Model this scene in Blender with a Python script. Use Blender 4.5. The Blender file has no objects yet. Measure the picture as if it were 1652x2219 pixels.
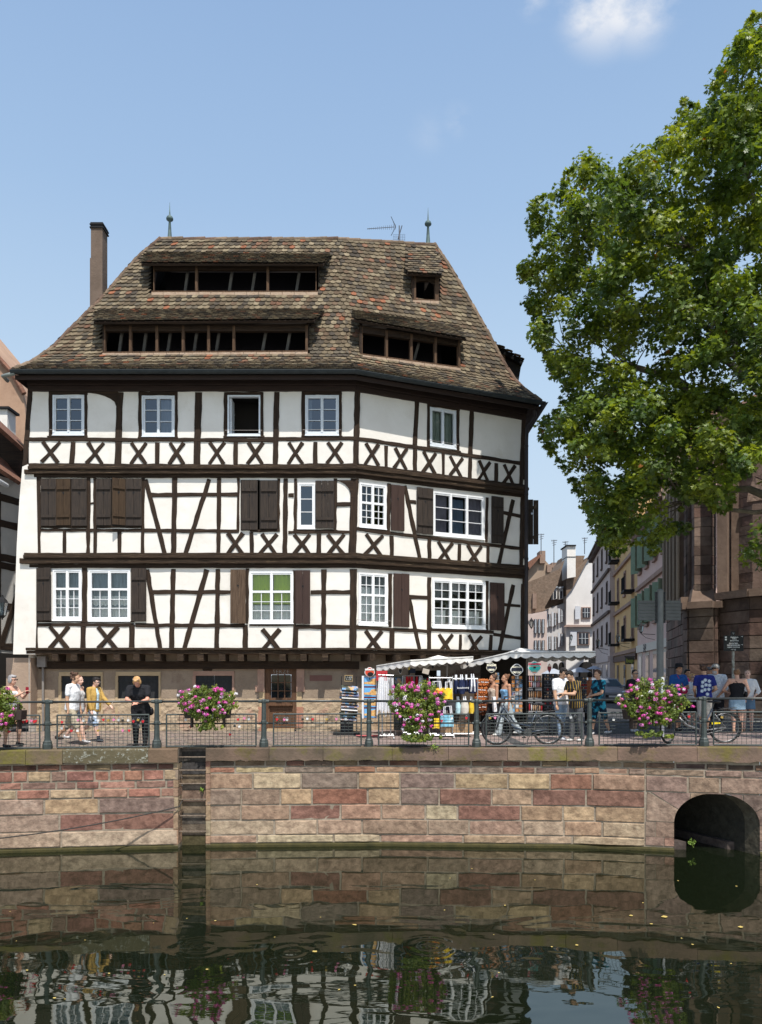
import bpy, math, random
from mathutils import Vector as V, Matrix, noise
R=random.Random(7)
F=1650.0; ZC=1.62
def P(vx,vy,Y): return V(((vx-826)/F*Y, Y, ZC+(1463-vy)/F*Y))
def XV(vx,Y): return (vx-826)/F*Y
def vproj(p): return (826+p[0]/p[1]*F, 1463-(p[2]-ZC)/p[1]*F)
def lerp(a,b,t): return a+(b-a)*t
def interp(pts,x):
    if x<=pts[0][0]: return pts[0][1]
    for (a,b),(c,d) in zip(pts,pts[1:]):
        if x<=c: return b+(d-b)*(x-a)/(c-a)
    return pts[-1][1]
sc=bpy.context.scene
col=sc.collection
# ---------------------------------------------------------------- camera, light, world
cam=bpy.data.cameras.new('camera'); co=bpy.data.objects.new('camera',cam); col.objects.link(co)
co.location=(0,0,ZC); co.rotation_euler=(math.pi/2,0,0)
cam.sensor_fit='HORIZONTAL'; cam.sensor_width=36; cam.lens=36*F/1652.; cam.shift_y=(1463-1109.5)/1652.; cam.clip_end=3000; cam.clip_start=.1
sc.camera=co
EL=math.radians(61); AZ=math.radians(16)     # sun behind the viewer, slightly to the right
sd=V((math.sin(AZ)*math.cos(EL),-math.cos(AZ)*math.cos(EL),math.sin(EL)))
sl=bpy.data.lights.new('sun','SUN'); sl.energy=4.5; sl.angle=math.radians(.53); sl.color=(1,.955,.88)
so=bpy.data.objects.new('sun',sl); col.objects.link(so); so.rotation_euler=sd.to_track_quat('Z','Y').to_euler()
w=bpy.data.worlds.new('World'); sc.world=w; w.use_nodes=True
nt=w.node_tree; nt.nodes.clear(); N=nt.nodes.new; L=nt.links.new
out=N('ShaderNodeOutputWorld'); bg=N('ShaderNodeBackground'); sky=N('ShaderNodeTexSky'); sky.sky_type='NISHITA'; sky.sun_disc=False
sky.sun_elevation=EL; sky.sun_rotation=math.pi-AZ; sky.air_density=1.25; sky.dust_density=.9; sky.ozone_density=1.6; sky.altitude=100
bg.inputs[1].default_value=.115
tc=N('ShaderNodeTexCoord'); mp=N('ShaderNodeMapping'); mp.inputs['Scale'].default_value=(5,5,9)
nz=N('ShaderNodeTexNoise'); nz.inputs['Scale'].default_value=2.6; nz.inputs['Detail'].default_value=9; nz.inputs['Roughness'].default_value=.6
L(tc.outputs['Generated'],mp.inputs[0]); L(mp.outputs[0],nz.inputs[0])
def cloud_mask(vx,vy,rad,soft,amp):
    d=V(((vx-826)/F,1,(1463-vy)/F)).normalized()
    dn=N('ShaderNodeVectorMath'); dn.operation='DISTANCE'; L(tc.outputs['Generated'],dn.inputs[0]); dn.inputs[1].default_value=d
    mr=N('ShaderNodeMapRange'); mr.inputs[1].default_value=rad; mr.inputs[2].default_value=rad-soft; L(dn.outputs['Value'],mr.inputs[0])
    mr.interpolation_type='SMOOTHSTEP'; mr.inputs[3].default_value=0; mr.inputs[4].default_value=amp
    return mr.outputs[0]
def mth(op,a,b=None,clamp=False):
    m=N('ShaderNodeMath'); m.operation=op; m.use_clamp=clamp
    for i,x in enumerate((a,b)):
        if x is None: continue
        if isinstance(x,(int,float)): m.inputs[i].default_value=x
        else: L(x,m.inputs[i])
    return m.outputs[0]
cm=None
for a in ((1345,14,.036,.028,1),(1275,20,.030,.024,1),(1390,-4,.052,.05,1),(1315,-14,.06,.05,1),(1160,-4,.022,.022,.6),(990,262,.022,.022,.3),(930,282,.03,.03,.16),):
    m_=cloud_mask(*a); cm=m_ if cm is None else mth('MAXIMUM',cm,m_)
nr=N('ShaderNodeMapRange'); nr.inputs[1].default_value=.38; nr.inputs[2].default_value=.60; L(nz.outputs[0],nr.inputs[0])
fac=mth('MULTIPLY',cm,nr.outputs[0],True)
sxyz=N('ShaderNodeSeparateXYZ'); L(tc.outputs['Generated'],sxyz.inputs[0])
crp=N('ShaderNodeValToRGB'); L(sxyz.outputs[2],crp.inputs[0]); EXP=.30; KS=1/(.115*2**EXP)
els=crp.color_ramp.elements; els[0].position=0; els[0].color=(.72,.83,.93,1); els[1].position=.75; els[1].color=(.26,.41,.68,1)
for p_,c_ in ((.14,(.63,.77,.91,1)),(.34,(.51,.68,.88,1)),(.52,(.37,.54,.79,1))): e_=els.new(p_); e_.color=c_
kk=N('ShaderNodeMixRGB'); kk.blend_type='MULTIPLY'; kk.inputs[0].default_value=1; L(crp.outputs[0],kk.inputs[1]); kk.inputs[2].default_value=(KS,KS,KS,1)
nrt=N('ShaderNodeMapRange'); nrt.inputs[1].default_value=-.15; nrt.inputs[2].default_value=.45; nrt.interpolation_type='SMOOTHSTEP'; L(sxyz.outputs[1],nrt.inputs[0])
hz=N('ShaderNodeMixRGB'); L(nrt.outputs[0],hz.inputs[0]); L(sky.outputs[0],hz.inputs[1]); L(kk.outputs[0],hz.inputs[2])
mx=N('ShaderNodeMixRGB'); L(fac,mx.inputs[0]); L(hz.outputs[0],mx.inputs[1]); mx.inputs[2].default_value=(.83*KS,.86*KS,.92*KS,1)
L(mx.outputs[0],bg.inputs[0]); L(bg.outputs[0],out.inputs[0])
sc.view_settings.view_transform='Standard'; sc.view_settings.look='None'; sc.view_settings.gamma=1; sc.view_settings.exposure=EXP
sc.cycles.max_bounces=7; sc.cycles.diffuse_bounces=3; sc.cycles.glossy_bounces=3; sc.cycles.transparent_max_bounces=10
# ---------------------------------------------------------------- materials
MATS={}
def M(name,c1,c2=None,scale=4,rough=.85,bump=0,bscale=30,stretch=(1,1,1),attr=False,metal=0,spec=.3,c3=None,s3=1.2,rand=0,det=6,bmult=1,lo=.35,hi=.65,t3=(.55,.68)):
    if name in MATS: return MATS[name]
    m=bpy.data.materials.new(name); m.use_nodes=True; t=m.node_tree; N=t.nodes.new; L=t.links.new
    b=t.nodes['Principled BSDF']; b.inputs['Roughness'].default_value=rough; b.inputs['Metallic'].default_value=metal
    b.inputs['Specular IOR Level'].default_value=spec
    tc=N('ShaderNodeTexCoord'); mp=N('ShaderNodeMapping'); mp.inputs['Scale'].default_value=stretch; L(tc.outputs['Object'],mp.inputs[0])
    src=mp.outputs[0]
    if rand:
        oi=N('ShaderNodeObjectInfo'); ad=N('ShaderNodeVectorMath'); ad.operation='ADD'; ml=N('ShaderNodeMath'); ml.operation='MULTIPLY'; ml.inputs[1].default_value=37.
        L(oi.outputs['Random'],ml.inputs[0]); L(src,ad.inputs[0]); L(ml.outputs[0],ad.inputs[1]); src=ad.outputs[0]
    c=None
    if c2:
        nz=N('ShaderNodeTexNoise'); nz.inputs['Scale'].default_value=scale; nz.inputs['Detail'].default_value=det; nz.inputs['Roughness'].default_value=.62; L(src,nz.inputs[0])
        mr=N('ShaderNodeMapRange'); mr.inputs[1].default_value=lo; mr.inputs[2].default_value=hi; L(nz.outputs[0],mr.inputs[0])
        mx=N('ShaderNodeMixRGB'); L(mr.outputs[0],mx.inputs[0]); mx.inputs[1].default_value=(*c1,1); mx.inputs[2].default_value=(*c2,1); c=mx.outputs[0]
    if c3:
        nz=N('ShaderNodeTexNoise'); nz.inputs['Scale'].default_value=s3; nz.inputs['Detail'].default_value=8; nz.inputs['Roughness'].default_value=.7; L(src,nz.inputs[0])
        mr=N('ShaderNodeMapRange'); mr.inputs[1].default_value=t3[0]; mr.inputs[2].default_value=t3[1]; L(nz.outputs[0],mr.inputs[0])
        mx=N('ShaderNodeMixRGB'); L(mr.outputs[0],mx.inputs[0]); mx.inputs[2].default_value=(*c3,1)
        if c: L(c,mx.inputs[1])
        else: mx.inputs[1].default_value=(*c1,1)
        c=mx.outputs[0]
    if attr:
        at=N('ShaderNodeAttribute'); at.attribute_name='col'
        if c:
            mu=N('ShaderNodeMixRGB'); mu.blend_type='MULTIPLY'; mu.inputs[0].default_value=1; L(c,mu.inputs[1]); L(at.outputs[0],mu.inputs[2]); c=mu.outputs[0]
        else: c=at.outputs[0]
    if c: L(c,b.inputs['Base Color'])
    else: b.inputs['Base Color'].default_value=(*c1,1)
    if bump:
        nz=N('ShaderNodeTexNoise'); nz.inputs['Scale'].default_value=bscale; nz.inputs['Detail'].default_value=5; L(src,nz.inputs[0])
        bp=N('ShaderNodeBump'); bp.inputs['Strength'].default_value=bump; bp.inputs['Distance'].default_value=.02*bmult; L(nz.outputs[0],bp.inputs['Height']); L(bp.outputs[0],b.inputs['Normal'])
    MATS[name]=m; return m
def glassmat(name,tint=(.8,.9,.95),refl=.22):
    if name in MATS: return MATS[name]
    m=bpy.data.materials.new(name); m.use_nodes=True; t=m.node_tree; t.nodes.clear(); N=t.nodes.new; L=t.links.new
    o=N('ShaderNodeOutputMaterial'); g=N('ShaderNodeBsdfGlossy'); g.inputs['Roughness'].default_value=.03; tr=N('ShaderNodeBsdfTransparent'); tr.inputs[0].default_value=(*tint,1)
    fr=N('ShaderNodeFresnel'); fr.inputs[0].default_value=1.5; ad=N('ShaderNodeMath'); ad.operation='ADD'; ad.inputs[1].default_value=refl; ad.use_clamp=True; L(fr.outputs[0],ad.inputs[0])
    nz=N('ShaderNodeTexNoise'); nz.inputs['Scale'].default_value=2.2; bp=N('ShaderNodeBump'); bp.inputs['Strength'].default_value=.25; bp.inputs['Distance'].default_value=.02; L(nz.outputs[0],bp.inputs['Height']); L(bp.outputs[0],g.inputs['Normal'])
    mx=N('ShaderNodeMixShader'); L(ad.outputs[0],mx.inputs[0]); L(tr.outputs[0],mx.inputs[1]); L(g.outputs[0],mx.inputs[2]); L(mx.outputs[0],o.inputs[0]); MATS[name]=m; return m
def flat(name,c,rough=.7,metal=0,spec=.3): return M(name,c,rough=rough,metal=metal,spec=spec)
# ---------------------------------------------------------------- mesh builder
class MB:
    def __init__(s): s.v=[]; s.f=[]; s.mi=[]; s.c=[]; s.cur=0; s.cc=None
    def add(s,vs,fs,c=None):
        o=len(s.v); s.v+=[tuple(x) for x in vs]
        for f in fs: s.f.append([i+o for i in f]); s.mi.append(s.cur); s.c.append(c or s.cc or (1,1,1))
    def box(s,c,sz,mat=None,c_=None,ch=0):
        c=V(c); hx,hy,hz=[k/2 for k in sz]; vs=[V((x*hx,y*hy,z*hz)) for x in(-1,1) for y in(-1,1) for z in(-1,1)]
        if mat is not None: vs=[mat@q for q in vs]
        s.add([q+c for q in vs],[(0,1,3,2),(4,6,7,5),(0,4,5,1),(2,3,7,6),(0,2,6,4),(1,5,7,3)],c_)
    def bx(s,x0,x1,y0,y1,z0,z1,c_=None): s.box(((x0+x1)/2,(y0+y1)/2,(z0+z1)/2),(abs(x1-x0),abs(y1-y0),abs(z1-z0)),None,c_)
    def tube(s,pts,r,n=8,c_=None,cap=True,closed=False):
        pts=[V(p) for p in pts]; k=len(pts); rs=r if isinstance(r,(list,tuple)) else [r]*k; rings=[]; up=None
        for i,p in enumerate(pts):
            if closed: d=pts[(i+1)%k]-pts[i-1]
            else: d=pts[min(i+1,k-1)]-pts[max(i-1,0)]
            if d.length<1e-9: d=V((0,0,1))
            d.normalize()
            if up is None: up=V((0,0,1)) if abs(d.z)<.9 else V((0,1,0))
            a=d.cross(up).normalized(); b=d.cross(a).normalized(); up=-b if b.dot(up)<0 else b
            a=d.cross(up).normalized()
            rings.append([p+a*math.cos(2*math.pi*j/n)*rs[i]+up*math.sin(2*math.pi*j/n)*rs[i] for j in range(n)])
        vs=[q for r_ in rings for q in r_]; fs=[]
        for i in range(k if closed else k-1):
            for j in range(n): fs.append((i*n+j,i*n+(j+1)%n,((i+1)%k)*n+(j+1)%n,((i+1)%k)*n+j))
        if cap and not closed: fs+=[tuple(range(n-1,-1,-1)),tuple(range((k-1)*n,k*n))]
        s.add(vs,fs,c_)
    def lathe(s,prof,c,n=16,c_=None,sx=1,sy=1,ph=0,ax=None):
        c=V(c); vs=[]; fs=[]; k=len(prof)
        for r,z in prof:
            for j in range(n):
                a=2*math.pi*j/n+ph; q=V((r*math.cos(a)*sx,r*math.sin(a)*sy,z)); 
                if ax is not None: q=ax@q
                vs.append(q+c)
        for i in range(k-1):
            for j in range(n): fs.append((i*n+j,i*n+(j+1)%n,(i+1)*n+(j+1)%n,(i+1)*n+j))
        fs+=[tuple(range(n-1,-1,-1)),tuple(range((k-1)*n,k*n))]
        s.add(vs,fs,c_)
    def ell(s,c,r,n=10,m=7,mat=None,c_=None):
        c=V(c); vs=[V((0,0,-1))]; fs=[]
        for i in range(1,m):
            a=-math.pi/2+math.pi*i/m
            for j in range(n): b=2*math.pi*j/n; vs.append(V((math.cos(a)*math.cos(b),math.cos(a)*math.sin(b),math.sin(a))))
        vs.append(V((0,0,1))); q=[]
        for p in vs:
            p=V((p.x*r[0],p.y*r[1],p.z*r[2])); q.append((mat@p if mat is not None else p)+c)
        for j in range(n): fs.append((0,1+(j+1)%n,1+j))
        for i in range(m-2):
            for j in range(n): fs.append((1+i*n+j,1+i*n+(j+1)%n,1+(i+1)*n+(j+1)%n,1+(i+1)*n+j))
        l=len(q)-1
        for j in range(n): fs.append((l,1+(m-2)*n+j,1+(m-2)*n+(j+1)%n))
        s.add(q,fs,c_)
    def prism(s,poly,d,c_=None):
        """poly: list of Vectors, d: extrusion vector"""
        n=len(poly); d=V(d); s.add([V(p) for p in poly]+[V(p)+d for p in poly],[tuple(range(n)),tuple(range(2*n-1,n-1,-1))]+[(i,i+n,(i+1)%n+n,(i+1)%n) for i in range(n)],c_)
    def mesh(s,name,mats,smooth=False):
        me=bpy.data.meshes.new(name); me.from_pydata(s.v,[],s.f)
        for m in (mats if isinstance(mats,(list,tuple)) else [mats]): me.materials.append(m)
        me.polygons.foreach_set('material_index',s.mi)
        if any(c!=(1,1,1) for c in s.c):
            at=me.color_attributes.new('col','FLOAT_COLOR','CORNER'); buf=[]
            for f,c in zip(s.f,s.c): buf+=[c[0],c[1],c[2],1]*len(f)
            at.data.foreach_set('color',buf)
        if smooth: me.polygons.foreach_set('use_smooth',[True]*len(s.f))
        me.update(); return me
    def build(s,name,mats,parent=None,smooth=False,recalc=False):
        me=s.mesh(name,mats,smooth)
        if recalc: fixn(me)
        return link(name,me,parent)
def fixn(me):
    import bmesh
    b=bmesh.new(); b.from_mesh(me); bmesh.ops.recalc_face_normals(b,faces=b.faces); b.to_mesh(me); b.free()
def link(name,data,parent=None,mw=None):
    o=bpy.data.objects.new(name,data); col.objects.link(o)
    if parent is not None:
        o.parent=parent; o.matrix_parent_inverse=Matrix.Identity(4)
        o.matrix_basis=WM(parent).inverted()@(mw or Matrix.Identity(4))
    elif mw is not None: o.matrix_basis=mw
    return o
def WM(o):
    return (WM(o.parent)@o.matrix_basis) if o.parent else o.matrix_basis.copy()
def empty(name,loc,label,cat,group=None,rz=0):
    o=bpy.data.objects.new(name,None); col.objects.link(o); o.empty_display_size=.1
    o.matrix_basis=Matrix.Translation(V(loc))@Matrix.Rotation(rz,4,'Z'); return tag(o,label,cat,group)
def tag(o,label,cat,group=None):
    o['label']=label; o['category']=cat
    if group: o['group']=group
    return o
def stag(o,kind='structure'): o['kind']=kind; return o
def text_mesh(mb,txt,size,mat4,c_=None,bold=.0,space=1.0):
    cu=bpy.data.curves.new('t','FONT'); cu.body=txt; cu.size=size; cu.align_x='CENTER'; cu.align_y='CENTER'; cu.offset=bold; cu.resolution_u=2; cu.space_character=space
    o=bpy.data.objects.new('t',cu); col.objects.link(o); dg=bpy.context.evaluated_depsgraph_get(); me=bpy.data.meshes.new_from_object(o.evaluated_get(dg))
    mb.add([mat4@v.co for v in me.vertices],[tuple(p.vertices) for p in me.polygons],c_)
    bpy.data.objects.remove(o); bpy.data.curves.remove(cu); bpy.data.meshes.remove(me)
def frame4(o,x,z,y=None):
    """matrix with local X->x, local Y->z (up), local Z-> normal"""
    x=V(x).normalized(); z=V(z).normalized(); n=x.cross(z); m=Matrix((x,z,n)).transposed().to_4x4(); m.translation=V(o); return m
# palette
woodc=M('dark_timber',(.018,.011,.007),(.045,.026,.015),scale=3,stretch=(.7,9,9),rough=.85,bump=.8,bscale=14,rand=1,c3=(.085,.056,.034),s3=2.4,t3=(.58,.76))
wornwood=M('weathered_beam',(.020,.013,.008),(.065,.040,.024),scale=3,stretch=(.6,16,16),rough=.9,bump=1,bscale=12,rand=1,c3=(.24,.17,.10),s3=3.4,t3=(.57,.70))
paintwood=M('eaves_timber',(.022,.013,.011),(.035,.02,.015),scale=3,stretch=(.6,8,8),rough=.7,bump=.3,bscale=10)
shutm=M('shutter_wood',(.026,.020,.017),(.05,.036,.027),scale=3,stretch=(9,9,.8),rough=.8,bump=.5,bscale=12,rand=1)
shutbrown=M('brown_shutter_wood',(.036,.021,.011),(.062,.037,.019),scale=3,stretch=(9,9,.8),rough=.8,bump=.5,bscale=12,rand=1)
shutpale=M('bleached_shutter_wood',(.06,.036,.022),(.13,.085,.055),scale=3,stretch=(9,9,.8),rough=.85,bump=.5,bscale=12)
shutred=M('dark_red_shutter_wood',(.038,.020,.016),(.052,.029,.022),scale=3,stretch=(9,9,.8),rough=.7,bump=.3,bscale=12)
plaster=M('lime_plaster',(.79,.755,.70),(.73,.69,.63),scale=1.3,rough=.95,bump=.5,bscale=4,c3=(.62,.575,.50),s3=.8,t3=(.56,.78))
winpaint=M('window_paint',(.70,.74,.78),(.62,.66,.70),scale=6,rough=.5)
winpaint2=M('white_window_paint',(.82,.83,.84),(.76,.77,.78),scale=6,rough=.5)
iron=M('painted_iron',(.040,.052,.050),(.060,.072,.068),scale=12,rough=.5,bump=.15,bscale=60,c3=(.09,.075,.055),s3=9,t3=(.62,.75),metal=.2,spec=.5)
ironrail=M('worn_iron_rail',(.045,.05,.05),(.08,.08,.075),scale=9,rough=.42,metal=.4,spec=.5)
black=flat('black_matte',(.012,.012,.013),.8)
dark=flat('dark_interior',(.02,.018,.016),.95)
darkroom=M('room_dark',(.035,.032,.03),rough=.95)
zinc=M('gutter_zinc',(.028,.035,.038),(.045,.052,.055),scale=5,rough=.6,metal=.2)
pipem=M('downpipe_metal',(.020,.016,.018),(.032,.026,.028),scale=5,rough=.5)
verdi=M('verdigris_copper',(.10,.16,.15),(.07,.10,.11),scale=10,rough=.6)
gl_sky=glassmat('window_glass',(.5,.55,.58),.12)
gl_low=glassmat('clear_glass',(.9,.93,.92),.05)
# ---------------------------------------------------------------- quay, water
WZ=-2.21
WP=[(XV(a,b),b) for a,b in ((-700,15.2),(-250,15.95),(0,16.41),(388,16.85),(447,16.95),(800,17.1),(1300,16.85),(1460,16.5),(1652,16.12),(2000,15.4),(2600,14.3))]
def wy(X): return interp(WP,X)
def zg(X,Y=17): return .1*min(max((X-3.3)/4.7,0),1)
def cellmat(name,cols,scale,rough=.85,joint=(.10,.09,.08),bump=.6,stretch=(1,1,1)):
    m=bpy.data.materials.new(name); m.use_nodes=True; t=m.node_tree; N=t.nodes.new; L=t.links.new; b=t.nodes['Principled BSDF']; b.inputs['Roughness'].default_value=rough
    tc=N('ShaderNodeTexCoord'); mp=N('ShaderNodeMapping'); mp.inputs['Scale'].default_value=stretch; L(tc.outputs['Object'],mp.inputs[0])
    v=N('ShaderNodeTexVoronoi'); v.inputs['Scale'].default_value=scale; L(mp.outputs[0],v.inputs[0])
    cr=N('ShaderNodeValToRGB'); cr.color_ramp.interpolation='CONSTANT'; sx=N('ShaderNodeSeparateColor'); L(v.outputs['Color'],sx.inputs[0]); L(sx.outputs[0],cr.inputs[0])
    e=cr.color_ramp.elements; e[0].color=(*cols[0],1); e[1].position=1/len(cols); e[1].color=(*cols[1],1)
    for i,c in enumerate(cols[2:],2): k=e.new(i/len(cols)); k.color=(*c,1)
    ve=N('ShaderNodeTexVoronoi'); ve.feature='DISTANCE_TO_EDGE'; ve.inputs['Scale'].default_value=scale; L(mp.outputs[0],ve.inputs[0])
    mr=N('ShaderNodeMapRange'); mr.inputs[1].default_value=.02; mr.inputs[2].default_value=.09; L(ve.outputs[0],mr.inputs[0])
    mx=N('ShaderNodeMixRGB'); L(mr.outputs[0],mx.inputs[0]); mx.inputs[1].default_value=(*joint,1); L(cr.outputs[0],mx.inputs[2])
    nz=N('ShaderNodeTexNoise'); nz.inputs['Scale'].default_value=1.5; nz.inputs['Detail'].default_value=6; m2=N('ShaderNodeMapRange'); m2.inputs[3].default_value=.65; m2.inputs[4].default_value=1.3; L(nz.outputs[0],m2.inputs[0])
    mu=N('ShaderNodeMixRGB'); mu.blend_type='MULTIPLY'; mu.inputs[0].default_value=1; L(mx.outputs[0],mu.inputs[1]); L(m2.outputs[0],mu.inputs[2]); L(mu.outputs[0],b.inputs['Base Color'])
    bp=N('ShaderNodeBump'); bp.inputs['Strength'].default_value=bump; bp.inputs['Distance'].default_value=.02; L(mr.outputs[0],bp.inputs['Height']); L(bp.outputs[0],b.inputs['Normal']); return m
cobble=cellmat('cobbles',[(.27,.20,.15),(.34,.27,.20),(.22,.16,.13),(.30,.22,.19)],7,stretch=(1,1.3,1))
pinkpave=cellmat('pink_paving',[(.27,.20,.18),(.30,.225,.20),(.25,.185,.165)],5,joint=(.2,.15,.13),bump=.15,stretch=(1,1.6,1))
asph=M('asphalt',(.055,.053,.055),(.085,.082,.082),scale=3,rough=.9,bump=.3,bscale=80)
def sheet(name,mat,x0,x1,yf0,yf1,dz,nx=60,ny=2):
    mb=MB(); vs=[]
    for i in range(nx+1):
        X=lerp(x0,x1,i/nx); a=yf0(X) if callable(yf0) else yf0; b=yf1(X) if callable(yf1) else yf1
        for j in range(ny+1): Y=lerp(a,b,j/ny); vs.append((X,Y,zg(X)+dz))
    mb.add(vs,[(i*(ny+1)+j,(i+1)*(ny+1)+j,(i+1)*(ny+1)+j+1,i*(ny+1)+j+1) for i in range(nx) for j in range(ny)])
    return stag(mb.build(name,mat))
sheet('street',asph,-400,400,lambda X:wy(X)+.2,1500,-.008,nx=400,ny=30)
sheet('quay_paving',cobble,-30,-.4,lambda X:wy(X)+.2,21.9,-.004)
sheet('pavement',pinkpave,-.4,14,lambda X:wy(X)+.2,lambda X:20.0 if X>3 else 23.5,.0)
mb=MB(); mb.add([(-600,-900,WZ),(600,-900,WZ),(600,24,WZ),(-600,24,WZ)],[(0,1,2,3)])
wm=bpy.data.materials.new('river_water'); wm.use_nodes=True; t=wm.node_tree; t.nodes.clear(); N=t.nodes.new; L=t.links.new
o_=N('ShaderNodeOutputMaterial'); g_=N('ShaderNodeBsdfGlossy'); g_.inputs['Roughness'].default_value=.015; g_.inputs[0].default_value=(.92,.94,.88,1)
d_=N('ShaderNodeBsdfDiffuse'); d_.inputs[0].default_value=(.006,.009,.004,1); fr=N('ShaderNodeFresnel'); fr.inputs[0].default_value=2.05
tc=N('ShaderNodeTexCoord'); 
def nzz(scale,st,det,dist=0):
    mp=N('ShaderNodeMapping'); mp.inputs['Scale'].default_value=st; L(tc.outputs['Object'],mp.inputs[0]); n=N('ShaderNodeTexNoise'); n.inputs['Scale'].default_value=scale; n.inputs['Detail'].default_value=det; n.inputs['Distortion'].default_value=dist; L(mp.outputs[0],n.inputs[0]); return n.outputs[0]
def mt(op,a,b):
    m=N('ShaderNodeMath'); m.operation=op
    for i,x in enumerate((a,b)):
        if isinstance(x,(int,float)): m.inputs[i].default_value=x
        else: L(x,m.inputs[i])
    return m.outputs[0]
big=nzz(.55,(1,1.5,1),2,.6); fine=nzz(2.2,(.8,2.6,1),3); mask=nzz(.25,(.5,1.6,1),2)
h=mt('ADD',mt('MULTIPLY',big,1.0),mt('MULTIPLY',fine,mt('MULTIPLY',mask,.08)))
sy=N('ShaderNodeSeparateXYZ'); L(tc.outputs['Object'],sy.inputs[0])
yr=N('ShaderNodeMapRange'); yr.inputs[1].default_value=17; yr.inputs[2].default_value=8.5; yr.inputs[3].default_value=.007; yr.inputs[4].default_value=.038; L(sy.outputs['Y'],yr.inputs[0])
bp=N('ShaderNodeBump'); bp.inputs['Strength'].default_value=.6; L(yr.outputs[0],bp.inputs['Distance']); L(h,bp.inputs['Height'])
# a few ring ripples
prev=bp
for (rx,ry,k) in ((XV(430,10.6),10.7,30),(XV(935,10.6),10.75,34),(XV(640,10.9),10.5,34)):
    vd=N('ShaderNodeVectorMath'); vd.operation='DISTANCE'; L(tc.outputs['Object'],vd.inputs[0]); vd.inputs[1].default_value=(rx,ry,WZ)
    sn=mt('SINE',mt('MULTIPLY',vd.outputs['Value'],k),0); fd=N('ShaderNodeMapRange'); fd.inputs[1].default_value=.62; fd.inputs[2].default_value=.1; L(vd.outputs['Value'],fd.inputs[0])
    b2=N('ShaderNodeBump'); b2.inputs['Strength'].default_value=.4; b2.inputs['Distance'].default_value=.0022; L(mt('MULTIPLY',sn,fd.outputs[0]),b2.inputs['Height']); L(prev.outputs[0],b2.inputs['Normal']); prev=b2
L(prev.outputs[0],g_.inputs['Normal']); L(prev.outputs[0],fr.inputs['Normal'])
mx=N('ShaderNodeMixShader'); L(fr.outputs[0],mx.inputs[0]); L(d_.outputs[0],mx.inputs[1]); L(g_.outputs[0],mx.inputs[2]); L(mx.outputs[0],o_.inputs[0])
stag(mb.build('river_water',wm))
# quay wall
SC=[((.245,.125,.085),3),((.185,.10,.075),3),((.285,.195,.13),6),((.32,.235,.145),4),((.34,.265,.18),2),((.185,.135,.11),3),((.31,.20,.14),3),((.25,.185,.14),4)]
LOWP=[(.35,.275,.195),(.32,.24,.165),(.29,.215,.16),(.36,.28,.20),(.27,.185,.14),(.31,.215,.15)]
SCP=[c for c,n in SC for _ in range(n)]
def stcol(pal=SCP,v=.12):
    c=R.choice(pal); k=1+R.uniform(-v,v); return tuple(x*k*(1+R.uniform(-.04,.04)) for x in c)
stonem=M('sandstone',(.66,.62,.60),(1.28,1.26,1.22),scale=6,rough=.95,bump=1,bscale=7,attr=True,stretch=(1,1,1),c3=(1.55,1.6,1.6),s3=2.3,t3=(.62,.70),bmult=2)
stonedark=M('stained_sandstone',(.25,.22,.2),(.75,.72,.68),scale=2.2,rough=.95,bump=1,bscale=9,attr=True,stretch=(1,1,2),bmult=1.6)
mortar=M('lime_mortar',(.20,.16,.12),(.32,.265,.205),scale=5,rough=1,bump=.6,bscale=20)
copem=M('coping_stone',(.10,.075,.05),(.19,.13,.09),scale=1.4,rough=.95,bump=.7,bscale=14,attr=True,c3=(.13,.11,.03),s3=1.0,t3=(.50,.62))
copeli=M('lichened_coping',(.10,.085,.05),(.16,.13,.08),scale=1.4,rough=.95,bump=.7,bscale=14,attr=True,c3=(.34,.34,.30),s3=14,t3=(.55,.60))
algae=M('algae_line',(.035,.032,.01),(.06,.05,.015),scale=6,rough=.8,bump=.5)
wall=empty('quay_wall',(0,17,0),'red and tan sandstone block quay wall rising from the river under the railing','quay wall')
def wpt(X,off=0,z=0):
    e=.05; a=V((X-e,wy(X-e),0)); b=V((X+e,wy(X+e),0)); t=(b-a).normalized(); n=V((t.y,-t.x,0)); return V((X,wy(X),z))+n*off,t,n
AX0,AX1=XV(1400,16.6),XV(1725,16.1)   # arch panel
LX0,LX1=XV(386.5,16.85),XV(446.8,16.95)
mb=MB(); md=MB()
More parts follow.
